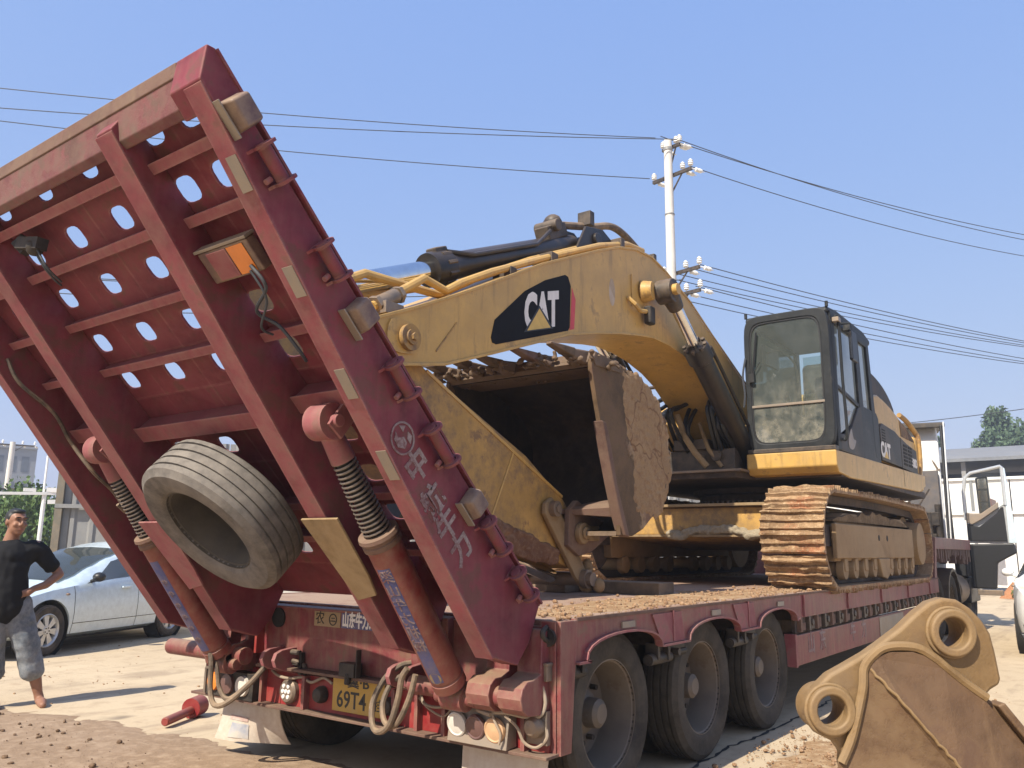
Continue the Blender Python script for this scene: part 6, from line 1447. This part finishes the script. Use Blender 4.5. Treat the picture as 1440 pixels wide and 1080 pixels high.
make_car('parked_car', 'white car with black bumper parked at the right edge of the yard', (3.20, 12.2), math.atan2(-1, .06), 'car_white', SUV)
make_car('parked_car', 'small silver car parked far off between the truck and the white car', (1.9, 30.2), math.atan2(-1, .18), 'car_silver', COMPACT)

# ================================================================ MAN
hx = Vector((.911, -.412, 0)); px_ = Vector((.412, .911, 0)); MO = Vector((-4.07, -.14, 0))
def MP(p): x, y, z = p; x -= .17*min(1, max(0, z-.05)/.85); return MO+px_*x-hx*y+Vector((0, 0, z))
def limb(mb, pts):
    """tapered limb through (point, radius) stations"""
    for (a, ra), (b, rb) in zip(pts, pts[1:]):
        mb.cyl(MP(a), MP(b), ra, rb, n=14); 
    for a, ra in pts: mb.ball(MP(a), ra, 14, 10)
def solid(name, mb, mat, parent, vox, sm=6, folds=0):
    me = mesh_of(name, mb, smooth=0); o = bpy.data.objects.new(name, me); COL.objects.link(o)
    r = o.modifiers.new('remesh', 'REMESH'); r.mode = 'VOXEL'; r.voxel_size = vox; r.use_smooth_shade = True
    s = o.modifiers.new('smooth', 'SMOOTH'); s.iterations = sm; s.factor = .5
    dg = bpy.context.evaluated_depsgraph_get(); me2 = bpy.data.meshes.new_from_object(o.evaluated_get(dg)); bpy.data.objects.remove(o)
    if folds:
        nn = [v.normal.copy() for v in me2.vertices]
        for v, n_ in zip(me2.vertices, nn):
            p = v.co; v.co = p+n_*folds*(mn.noise(Vector((p.x*9+p.z*5, p.y*9-p.z*4, p.z*13)))+.6*mn.noise(Vector((p.x*22, p.y*22, p.z*15+4))))
    vs__ = [v.co.copy() for v in me2.vertices]
    lo = Vector([min(v[i] for v in vs__) for i in range(3)]); hi = Vector([max(v[i] for v in vs__) for i in range(3)]); c = (lo+hi)/2
    me2.transform(Matrix.Translation(-c)); me2.name = name; me2.materials.clear(); me2.materials.append(M[mat])
    me2.polygons.foreach_set('use_smooth', [True]*len(me2.polygons))
    o = bpy.data.objects.new(name, me2); COL.objects.link(o); WLOC[o] = c; o.location = c-(WLOC[parent] if parent else Vector()); o.parent = parent
    return o
PN = empty('person', MO)
tag(PN, 'man in black T-shirt and faded denim shorts, hand on hip, watching from the left', 'person')
b = MB()
# legs
limb(b, [((.09, 0, .90), .10), ((.13, -.01, .52), .070), ((.145, .015, .40), .064), ((.165, .02, .30), .060), ((.18, .03, .10), .038), ((.185, .03, .06), .040)])
limb(b, [((-.09, 0, .90), .10), ((-.13, .0, .52), .070), ((-.15, .03, .38), .064), ((-.16, .04, .28), .060), ((-.165, .05, .10), .038), ((-.165, .05, .06), .040)])
for sx, off in ((.185, .0), (-.165, .02)):
    limb(b, [((sx, .05+off, .035), .036), ((sx+.02, -.08+off, .035), .042), ((sx+.03, -.16+off, .022), .030)])
# trunk, neck
limb(b, [((0, 0, .92), .13), ((0, 0, 1.10), .125), ((-.01, 0, 1.25), .12), ((0, .0, 1.34), .085)])
b.ball(MP((0, 0, 1.29)), (.14, .12, .12), 16, 10)
limb(b, [((-.02, .0, 1.36), .070), ((.0, -.01, 1.48), .058), ((.01, -.02, 1.52), .058)])
# his left arm (towards the right of the picture): hand on hip, elbow out
limb(b, [((.19, .0, 1.36), .062), ((.25, .03, 1.29), .056), ((.38, .08, 1.15), .042), ((.40, .07, 1.12), .040), ((.30, -.02, 1.03), .036), ((.21, -.08, 1.0), .028)])
limb(b, [((.205, -.085, .995), .028), ((.17, -.105, .97), .032)])
for k, (dz, ln) in enumerate(((.022, .075), (.006, .085), (-.010, .08), (-.026, .065))):
    limb(b, [((.17, -.105, .975+dz), .0105), ((.135, -.125, .965+dz), .0098), ((.17-ln*.9, -.132, .945+dz), .009)])
limb(b, [((.20, -.075, .99), .012), ((.20, -.035, .965), .011), ((.185, -.01, .95), .010)])
# his right arm hangs
limb(b, [((-.19, .0, 1.36), .062), ((-.25, .02, 1.26), .055), ((-.29, .04, 1.08), .042), ((-.29, .01, .86), .030), ((-.285, -.0, .80), .032)])
for k, dx in enumerate((-.03, -.01, .01, .028)): limb(b, [((-.285+dx*.5, .0+dx, .79), .011), ((-.285+dx*.4, -.02+dx, .73), .0095), ((-.28+dx*.3, -.03+dx, .70), .009)])
limb(b, [((-.265, -.02, .83), .012), ((-.255, -.05, .79), .011), ((-.255, -.06, .76), .009)])
# head turned to his left: built in its own frame
ht = math.radians(28)
def HD(p):
    x, y, z = p; xx = x*math.cos(ht)-y*math.sin(ht); yy = x*math.sin(ht)+y*math.cos(ht); return (.015+xx, -.03+yy, 1.585+z)
def hb(p, r, n=14, m=10):
    q = MB().ball((0, 0, 0), r, n, m); q.map(lambda X, Y, Z: MP(HD((p[0]+X, p[1]+Y, p[2]+Z)))); b.add(q.v, q.f)
hb((0, .015, .015), (.077, .095, .098)); hb((0, -.025, -.045), (.064, .068, .078)); hb((0, -.052, -.098), (.034, .030, .026))
hb((0, -.098, -.018), (.013, .018, .026)); hb((0, -.088, .012), (.010, .014, .03)); hb((.013, -.094, -.034), (.010, .012, .009)); hb((-.013, -.094, -.034), (.010, .012, .009))
hb((.030, -.076, .030), (.030, .018, .010)); hb((-.030, -.076, .030), (.030, .018, .010))
hb((.040, -.066, -.030), (.024, .022, .020)); hb((-.040, -.066, -.030), (.024, .022, .020))
hb((0, -.084, -.064), (.026, .012, .007)); hb((0, -.082, -.078), (.022, .012, .007))
for s in (1, -1): hb((s*.079, .012, -.008), (.010, .020, .032))
body = solid('body', b, 'skin', PN, .0085, 3)
def hp2(name, p, r, mat, par=body):
    q = MB().ball((0, 0, 0), r, 10, 8); q.map(lambda X, Y, Z: MP(HD((p[0]+X, p[1]+Y, p[2]+Z)))); return obj(name, q, mat, par)
for s in (1, -1):
    hp2('eye', (s*.030, -.0895, .012), (.015, .006, .0048), 'black', PN)
    hp2('eyebrow', (s*.032, -.0925, .034), (.024, .006, .0055), 'hair', PN)
hp2('mouth', (0, -.0945, -.071), (.022, .004, .0045), 'lip', PN)
h = MB()
def hh(p, r):
    q = MB().ball((0, 0, 0), r, 18, 12); q.map(lambda X, Y, Z: MP(HD((p[0]+X, p[1]+Y, p[2]+Z)))); h.add(q.v, q.f)
hh((0, .030, .044), (.0785, .090, .076)); hh((0, .05, .0), (.076, .064, .07)); hh((.0, -.012, .086), (.060, .058, .026))
for s in (1, -1): hh((s*.070, .01, .03), (.012, .03, .035))
solid('hair', h, 'hair', PN, .009, 2)
t = MB()
limb(t, [((0, .005, .86), .158), ((.0, .005, 1.0), .150), ((0, .0, 1.15), .150), ((0, 0, 1.28), .160)])
for s in (1, -1): limb(t, [((s*.10, 0, 1.30), .115), ((s*.17, .0, 1.34), .088), ((s*.205, .01, 1.34), .082)])
limb(t, [((.20, .01, 1.345), .078), ((.27, .04, 1.265), .076), ((.325, .062, 1.205), .074)])
limb(t, [((-.20, .01, 1.345), .078), ((-.25, .02, 1.25), .074), ((-.275, .03, 1.16), .072)])
for sx in (.09, -.09): t.ball(MP((sx, .0, .86)), (.12, .12, .10), 14, 10)
t.ball(MP((0, .01, 1.36)), (.125, .115, .075), 16, 10); t.ball(MP((0, -.02, 1.28)), (.16, .165, .14), 16, 10)
limb(t, [((0, -.02, .86), .168), ((.0, -.03, 1.06), .165), ((0, -.02, 1.2), .16)])
solid('tshirt', t, 'tshirt', PN, .011, 5, .011)
d = MB()
for s, (kx, ky) in ((1, (.135, .0)), (-1, (-.135, .01))):
    limb(d, [((s*.085, .0, .86), .128), ((s*.105, .0, .68), .116), ((kx, ky, .50), .104), ((kx+s*.012, ky+.01, .36), .098), ((kx+s*.016, ky+.012, .30), .100)])
d.ball(MP((0, 0, .86)), (.16, .14, .10), 14, 10)
solid('shorts', d, 'denim', PN, .011, 4, .009)

# ================================================================ POLES AND CABLES
def pole(name, label, x, y, h, r0, r1, arms, group, ang, ins=.22):
    P = empty(name, (x, y, 0)); tag(P, label, 'utility pole', group)
    obj('shaft', MB().cyl((x, y, 0), (x, y, h), r0, r1, n=24), 'concrete_pole', P)
    ux, uy = math.cos(ang), math.sin(ang); nx, ny = -uy, ux
    for (z, half, tilt, kind) in arms:
        a = (x-ux*half+nx*.15, y-uy*half+ny*.15, z); c = (x+ux*half+nx*.15, y+uy*half+ny*.15, z)
        obj('crossarm', MB().beam(a, c, .08, .08).beam((x+nx*.15, y+ny*.15, z-.45), (x+ux*half*.5+nx*.15, y+uy*half*.5+ny*.15, z-.04), .03, .03), 'black_steel', P)
        for k in ([-1, -.45, .45, 1] if kind == 'low' else [-.95, .95, .55]):
            q = MB(); bx_, by_ = x+ux*half*k+nx*.15, y+uy*half*k+ny*.15
            q.lathe((bx_, by_, z+.04), (0, 0, 1), [(0, .02), (.05, .02), (.06, .07), (.10, .05), (.11, .075), (.16, .05), (.17, .07), (ins, .03), (ins+.02, .0)], 12)
            q.lathe((bx_+ux*.02, by_+uy*.02, z), (ux*.4+nx*.9, uy*.4+ny*.9, -.15), [(0, .015), (.1, .02), (.12, .06), (.2, .05), (.22, .06), (.3, .05), (.33, .02), (.4, .0)], 12)
            obj('insulator', q, 'insulator', P)
    return P
PX, PY = -4.84, 14.83
up_pole = pole('utility_pole', 'tall pale concrete pole rising behind the excavator boom, carrying every cable', PX, PY, 12.0, .155, .105, [(11.05, .62, 0, 'top'), (11.85, .28, 0, 'top'), (8.35, .75, 0, 'low'), (7.75, .75, 0, 'low')], 'utility poles', math.atan2(-.2, 1.0))
obj('pole_band', MB().cyl((PX, PY, 11.7), (PX, PY, 11.78), .125, n=20).cyl((PX, PY, 9.9), (PX, PY, 9.93), .128, n=20), 'galv', up_pole)
def cable(label, a, c, sag, r=.012, n=24, group='overhead cables'):
    a = Vector(a); c = Vector(c); pts = []
    for i in range(n+1):
        t = i/n; p = a+(c-a)*t; p.z -= sag*4*t*(1-t); pts.append(p)
    o = obj('overhead_cable', MB().tube(pts, r, 6), 'cable'); tag(o, label, 'cable', group)
    return o
cw_ = (('topmost', (-.35, 0, 12.18)), ('second highest', (.3, -.1, 11.9)), ('third highest', (-.6, .1, 11.12)))
LT = ((-15.61*1.0, 3.0), (-16.55, 3.38), (-17.21, 3.65))
for (nm, (dx, dy, z)), (lx, ly) in zip(cw_, LT):
    p = Vector((PX+dx, PY+dy, z)); q = Vector((lx, ly, 11.5)); d_ = q-p
    cable(f'{nm} cable running from the pale pole to the upper left', p, (p.x+d_.x*1.7, p.y+d_.y*1.7, z+(11.5-z+.969*.4)/.588), .4)
for nm, (dx, dy, z), (rx, ry, rz) in (('topmost', (-.2, 0, 12.18), (2.11, 26.29, 11.5)), ('second highest', (.35, .0, 11.9), (2.06, 26.8, 11.5)), ('third highest', (.6, .0, 11.1), (1.9, 28.55, 11.5))):
    p = Vector((PX+dx, PY+dy, z)); d_ = Vector((rx, ry, rz))-p
    cable(f'{nm} cable dropping from the pale pole to the right edge', p, (p.x+d_.x*1.9, p.y+d_.y*1.9, z+(11.5-z+.997*.8)/.526), .8)
ORD = ['uppermost', 'second', 'third', 'fourth', 'fifth', 'sixth', 'lowest']
k = 0
for (dx, z) in ((-.7, 8.5), (-.3, 8.5), (.3, 8.48), (.7, 8.46), (-.5, 7.9), (.0, 7.9), (.6, 7.9)):
    p = Vector((PX+dx, PY+.1, z)); q = Vector((2.2+dx*.9, 27.5+dx*.8, z-.55)); d_ = q-p
    c_ = cable(f'{ORD[k]} thin cable of the low bundle dropping right behind the excavator cab', p, (p.x+d_.x*2.2, p.y+d_.y*2.2, z+.45), .7, .012, group='low cables right of the pole'); k += 1
k = 0
for (dx, z, lz) in ((-.7, 8.55, 8.7), (-.3, 8.5, 8.6), (.3, 8.1, 8.0), (.6, 7.7, 7.2)):
    p = Vector((PX+dx, PY, z)); q = Vector((-11.3+dx*.5, 9.53, lz)); d_ = q-p
    cable(f'{["uppermost", "second", "third", "lowest"][k]} thin low cable left of the boom, crossing behind the ramp', p, (p.x+d_.x*3, p.y+d_.y*3, z+.1), .8, .012, group='low cables left of the pole'); k += 1
cable('single cable crossing low above the grey shed roof', (-14, 48, 8.9), (10, 40, 9.0), .6, .02, group='shed cables')

# ================================================================ FENCES, WALLS AND BUILDINGS
M['post_grey'] = weathered('grey_beige_post', (.20, .19, .155), .8, var=.2, dust=DUST, dust_amt=.3)
FN = empty('metal_fence', (-10.5, 6.2, 0)); tag(FN, 'grey corrugated metal fence behind the silver-blue car', 'fence')
fa = Vector((-11.55, 3.45, 0)); fb = Vector((-3.0, 14.6, 0)); fd = (fb-fa).normalized(); fnrm = Vector((fd.y, -fd.x, 0)); flen = (fb-fa).length
nP = int(flen/.92)
for i in range(nP):
    q = MB(); a = fa+fd*(.12+i*.92); z0, z1 = 1.06, 3.3
    prof = [(0, 0), (.10, 0), (.14, .035), (.20, .035), (.24, 0), (.42, 0), (.46, .035), (.52, .035), (.56, 0), (.74, 0), (.78, .035), (.84, .035), (.88, 0), (.905, 0)]
    for z in (z0, z1): q.v += [tuple(a+fd*u+fnrm*w+Vector((0, 0, z))) for u, w in prof]+[tuple(a+fd*u+fnrm*(w-.004)+Vector((0, 0, z))) for u, w in prof]
    m = len(prof)
    for k in range(m-1): q.f += [(k, k+1, 2*m+k+1, 2*m+k), (m+k, 3*m+k, 3*m+k+1, m+k+1)]
    obj('panel', q, 'galv', FN, smooth=0, fixn=False)
for i in range(0, nP+1, 4):
    a = fa+fd*(.06+i*.92); obj('post', MB().beam(a+fnrm*.06, a+fnrm*.06+Vector((0, 0, 3.4)), .12, .12, up=tuple(fd)), 'post_grey', FN)
for z in (1.02, 2.06):
    obj('rail', MB().beam(fa+fnrm*.09+Vector((0, 0, z)), fb+fnrm*.09+Vector((0, 0, z)), .08, .07), 'galv', FN)
obj('base_wall', MB().beam(fa+fnrm*.02+Vector((0, 0, .49)), fb+fnrm*.02+Vector((0, 0, .49)), .2, .97), 'concrete_pole', FN)
# white site wall at the far right, panel by panel
WL = empty('white_wall', (4, 33, 0)); tag(WL, 'long white panel wall along the far side of the yard', 'wall')
for i in range(28):
    x = -14+i*1.3
    obj('panel', MB().box((x+.02, 33.0, .15), (x+1.28, 33.05, 2.9)), 'white', WL, bevel=.01)
    obj('panel', MB().box((x+.02, 33.0, 2.98), (x+1.28, 33.05, 4.2)), 'white', WL, bevel=.01)
    if i % 2 == 0: obj('post', MB().box((x-.05, 32.93, 0), (x+.05, 33.08, 4.3)), 'galv', WL)
obj('top_rail', MB().box((-14, 32.9, 2.88), (22.4, 33.12, 3.0)).box((-14, 32.9, 4.2), (22.4, 33.12, 4.3)), 'white', WL)
RC = empty('red_container', (-1.2, 31.5, 0)); tag(RC, 'narrow dark red panel seen through the window of the open truck door', 'panel')
obj('sheet', MB().box((-.56, 31.4, 1.9), (-.18, 32.8, 3.4)), 'red', RC, bevel=.02)
SH = empty('shed', (-2, 58, 0)); tag(SH, 'dark open shed with a low grey roof beyond the white wall', 'shed')
obj('roof', MB().prism([(52.5, 7.05), (58, 8.25), (63.5, 7.05), (63.5, 6.85), (58, 8.05), (52.5, 6.85)], XP, -12, 1.5), M['shed_roof'] if 'shed_roof' in M else weathered('grey_shed_roof', (.20, .215, .24), .6, var=.12, dust=(.35, .33, .3), dust_amt=.2), SH)
obj('wall', MB().box((-11.6, 62, 0), (1.2, 62.3, 6.9)).box((-11.6, 55.5, 0), (1.1, 55.7, 5.2)), 'dark_panel', SH)
for x in (-11, -7.5, -4, -.6): obj('post', MB().box((x-.12, 53.0, 0), (x+.12, 53.24, 6.85)), 'galv', SH)
obj('gable', MB().prism([(53, .0), (53, 6.85), (63, 6.85), (63, .0)], XP, 1.0, 1.2), 'white', SH)
# tower block far off on the left
TB = empty('apartment_block', (-104, 30, 0)); tag(TB, 'hazy grey apartment block on the far left skyline', 'building')
M['far_wall'] = weathered('shaded_facade', (.22, .24, .27), .8, var=.06, dust=(.3, .3, .3), dust_amt=.1, bump=0)  # darkened and blued: the facade's shade and haze are put into the colour
M['far_glass'] = plain('dull_window', (.09, .105, .13), .3)
bA = Vector((-96.5, 39.6, 0)); bB = Vector((-104.5, 12, 0)); bd = (bB-bA).normalized(); bn = Vector((-bd.y, bd.x, 0)); bn = bn if bn.x > 0 else -bn
Lb = (bB-bA).length
hts = ((0, 11, 12.0), (11, Lb, 14.0))
for s0, s1, hh_ in hts:
    a = bA+bd*s0; c_ = bA+bd*s1
    obj('wall', MB().add([tuple(p) for z in (0, hh_) for p in (a+Vector((0, 0, z)), c_+Vector((0, 0, z)), c_-bn*12+Vector((0, 0, z)), a-bn*12+Vector((0, 0, z)))], [(0, 1, 2, 3), (7, 6, 5, 4), (0, 4, 5, 1), (1, 5, 6, 2), (2, 6, 7, 3), (3, 7, 4, 0)]), 'far_wall', TB)
    obj('roof', MB().beam(a+bn*.05+Vector((0, 0, hh_+.15)), c_+bn*.05+Vector((0, 0, hh_+.15)), .5, .3), 'far_wall', TB)
    n = int((s1-s0)/1.25); nf = 4
    for f in range(nf):
        for i in range(n):
            p = a+bd*(.7+i*1.25); z = .8+f*(hh_-.6)/nf
            obj('window', MB().add([tuple(q+bn*.04+Vector((0, 0, zz))) for zz in (z, z+(hh_-.6)/nf*.62) for q in (p, p+bd*.75)], [(0, 1, 3, 2)]), 'far_glass', TB, smooth=0, fixn=False)
lp = pole('utility_pole', 'small old pole with a wide crossarm in front of the hazy apartment block', -47.1, 16.95, 7.1, .20, .14, [(6.95, 1.1, 0, 'low')], 'utility poles', math.atan2(.93, .36))
obj('platform', MB().beam((-47.1-.3, 16.95-.8, 4.4), (-46.9+.6, 16.95+1.9, 4.4), .2, .12), 'black_steel', lp)
obj('side_post', MB().cyl((-46.8, 17.7, 0), (-46.8, 17.7, 4.3), .14, n=12).cyl((-46.3, 18.9, 2.6), (-46.3, 18.9, 4.4), .08, n=10), 'concrete_pole', lp)
GN = empty('white_gantry', (-21.7, 7.7, 0)); tag(GN, 'thin white pipe frame standing beside the green tree, left', 'pipe frame')
obj('beam', MB().beam((-22.0, 6.6, 2.80), (-21.45, 8.25, 2.86), .07, .08), 'white', GN)
obj('post', MB().cyl((-21.68, 7.72, 0), (-21.68, 7.72, 2.8), .06, n=14).cyl((-21.7, 7.7, 2.85), (-21.7, 7.7, 3.95), .032, n=12), 'white', GN)
obj('box', MB().beam((-21.66, 7.75, 2.95), (-21.5, 8.1, 2.95), .15, .13).beam((-21.85, 7.2, 2.93), (-21.75, 7.5, 2.93), .12, .1).beam((-21.62, 7.8, 2.6), (-21.5, 8.1, 2.62), .1, .12), 'white', GN)

# ================================================================ VEGETATION
M['leaf'] = None
def leaf_mat(name, c1, c2):
    m, t, b = nodes_of(name)
    oi = t.nodes.new('ShaderNodeNewGeometry'); n = t.nodes.new('ShaderNodeTexCoord').outputs['Object']
    k = mul(t, oi.outputs['Random Per Island'], noise(t, n, 1.2, 4, .6), 'ADD')
    c = mixc(t, ramp(t, k, .45, 1.2), c1, c2); t.links.new(c, b.inputs['Base Color']); b.inputs['Roughness'].default_value = .6
    b.inputs['Specular IOR Level'].default_value = .25
    return m
M['leaf'] = leaf_mat('green_leaves', (.035, .075, .018), (.10, .16, .045))
M['leaf_far'] = leaf_mat('far_green_leaves', (.045, .085, .045), (.10, .15, .08))
M['bark'] = weathered('brown_bark', (.12, .085, .06), .9, var=.3, dust_amt=.1)
def tree(name, label, x, y, h, w, seed, mat='leaf', n=2600, leaf=.12, base=.25, lobes=9, cat='tree', group=None):
    r = random.Random(seed); T_ = empty(name, (x, y, 0)); tag(T_, label, cat, group)
    tr = MB(); tr.tube(curve_pts([(x, y, 0), (x+.03*h*r.uniform(-1, 1), y, h*.3), (x+.05*h*r.uniform(-1, 1), y, h*.75)]), h*.02, 8, rr=[h*.022*(1-.7*i/16) for i in range(17)])
    cs = []
    for k in range(lobes):
        a = r.uniform(0, 2*PI); rad = w*.5*math.sqrt(r.random())*.72; zz = h*(base+(1-base)*(.12+.80*r.random())); k_ = 1-.55*max(0, (zz/h-.55)/.45)
        c = Vector((x+math.cos(a)*rad*k_, y+math.sin(a)*rad*k_, zz)); cs.append((c, w*r.uniform(.17, .27)))
        tr.tube([(x, y, h*(base*.8+.1*r.random())), ((x+c.x)/2, (y+c.y)/2, (zz+h*base)/2+.05*h), tuple(c)], h*.006, 6)
    obj('trunk', tr, 'bark', T_)
    q = MB()
    for _ in range(n):
        c, rr = r.choice(cs); d = Vector((r.gauss(0, 1), r.gauss(0, 1), r.gauss(0, .85)))
        d = d.normalized()*rr*(r.random()**.45)*(1.0+.25*r.random()); p = c+d; s = leaf*r.uniform(.6, 1.4)
        e_ = Euler((r.uniform(0, PI), r.uniform(0, PI), r.uniform(0, PI))).to_matrix(); u = e_ @ Vector((s, 0, 0)); v = e_ @ Vector((0, s*.55, 0))
        q.add([p-u*.5, p+v*.5, p+u*.6, p-v*.5], [(0, 1, 2, 3)])
    obj('crown', q, mat, T_, smooth=0, fixn=False); return T_
tree('tree', 'leafy green tree behind the man, left of the metal fence', -26.4, 9.4, 3.3, 3.4, 3, n=5200, leaf=.16, base=.12, lobes=16)
tree('shrub', 'low dark shrub mass left of the leafy green tree', -27.5, 7.2, 2.0, 3.0, 4, n=2600, leaf=.16, base=.05, lobes=10, cat='shrub')
tree('tree', 'tall spiky-topped tree rising above the grey shed roof', -5.6, 84, 15.0, 3.6, 5, 'leaf_far', n=5200, leaf=.42, base=.3, lobes=14)
tree('tree', 'broad dark tree at the right edge above the shed roof', -3.9, 83, 14.0, 6.0, 6, 'leaf_far', n=6500, leaf=.45, base=.2, lobes=18)
tree('tree', 'lower bushy tree left of the spiky-topped tree, over the shed', -7.2, 82, 12.9, 5.0, 7, 'leaf_far', n=4200, leaf=.42, base=.2, lobes=13)
tree('tree', 'small tree showing beside the edge of the truck cab', -10.6, 83, 13.2, 3.6, 8, 'leaf_far', n=3000, leaf=.40, base=.3, lobes=10)
tree('shrub', 'small green shrub growing beside the silver car, right', 1.05, 27.0, .85, 1.0, 9, n=1200, leaf=.09, base=.0, lobes=8, cat='shrub')
hm = MB(); r = random.Random(2); n1 = 26
for i in range(n1+1):
    for j in range(n1+1):
        u = -1+2*i/n1; v = -1+2*j/n1; d_ = math.hypot(u, v); hz = 1.15*max(0, 1-d_**1.3)+.12*fbm(u*2, v*2, 1.3, 4, 3)*max(0, 1-d_)-.01
        hm.v.append((1.3+u*1.1, 27.7+v*.55, hz))
for i in range(n1):
    for j in range(n1): hm.f.append((i*(n1+1)+j, i*(n1+1)+j+1, (i+1)*(n1+1)+j+1, (i+1)*(n1+1)+j))
tag(obj('reflection_mound', hm, soil('orange_reflection', (.38, .17, .08), (.46, .23, .12), (.30, .13, .06), 2, .6, .03), smooth=60), 'orange mound added for a reflection in the silver car, behind the small green shrub', 'added mound')  # mound added to stand for an orange reflection in the silver car's glass
# ================================================================ HAZE
hz_m = bpy.data.materials.new('haze'); hz_m.use_nodes = True
ht_ = hz_m.node_tree; ht_.nodes.clear(); ho = ht_.nodes.new('ShaderNodeOutputMaterial'); hv = ht_.nodes.new('ShaderNodeVolumePrincipled')
hv.inputs['Color'].default_value = (.86, .90, .96, 1); hv.inputs['Density'].default_value = .0022; hv.inputs['Anisotropy'].default_value = .35
ht_.links.new(hv.outputs[0], ho.inputs['Volume'])
hb = MB().box((-262, -262, -1), (262, 262, 19))
M['haze'] = hz_m
tag(obj('haze', hb, hz_m, smooth=0), kind='stuff')
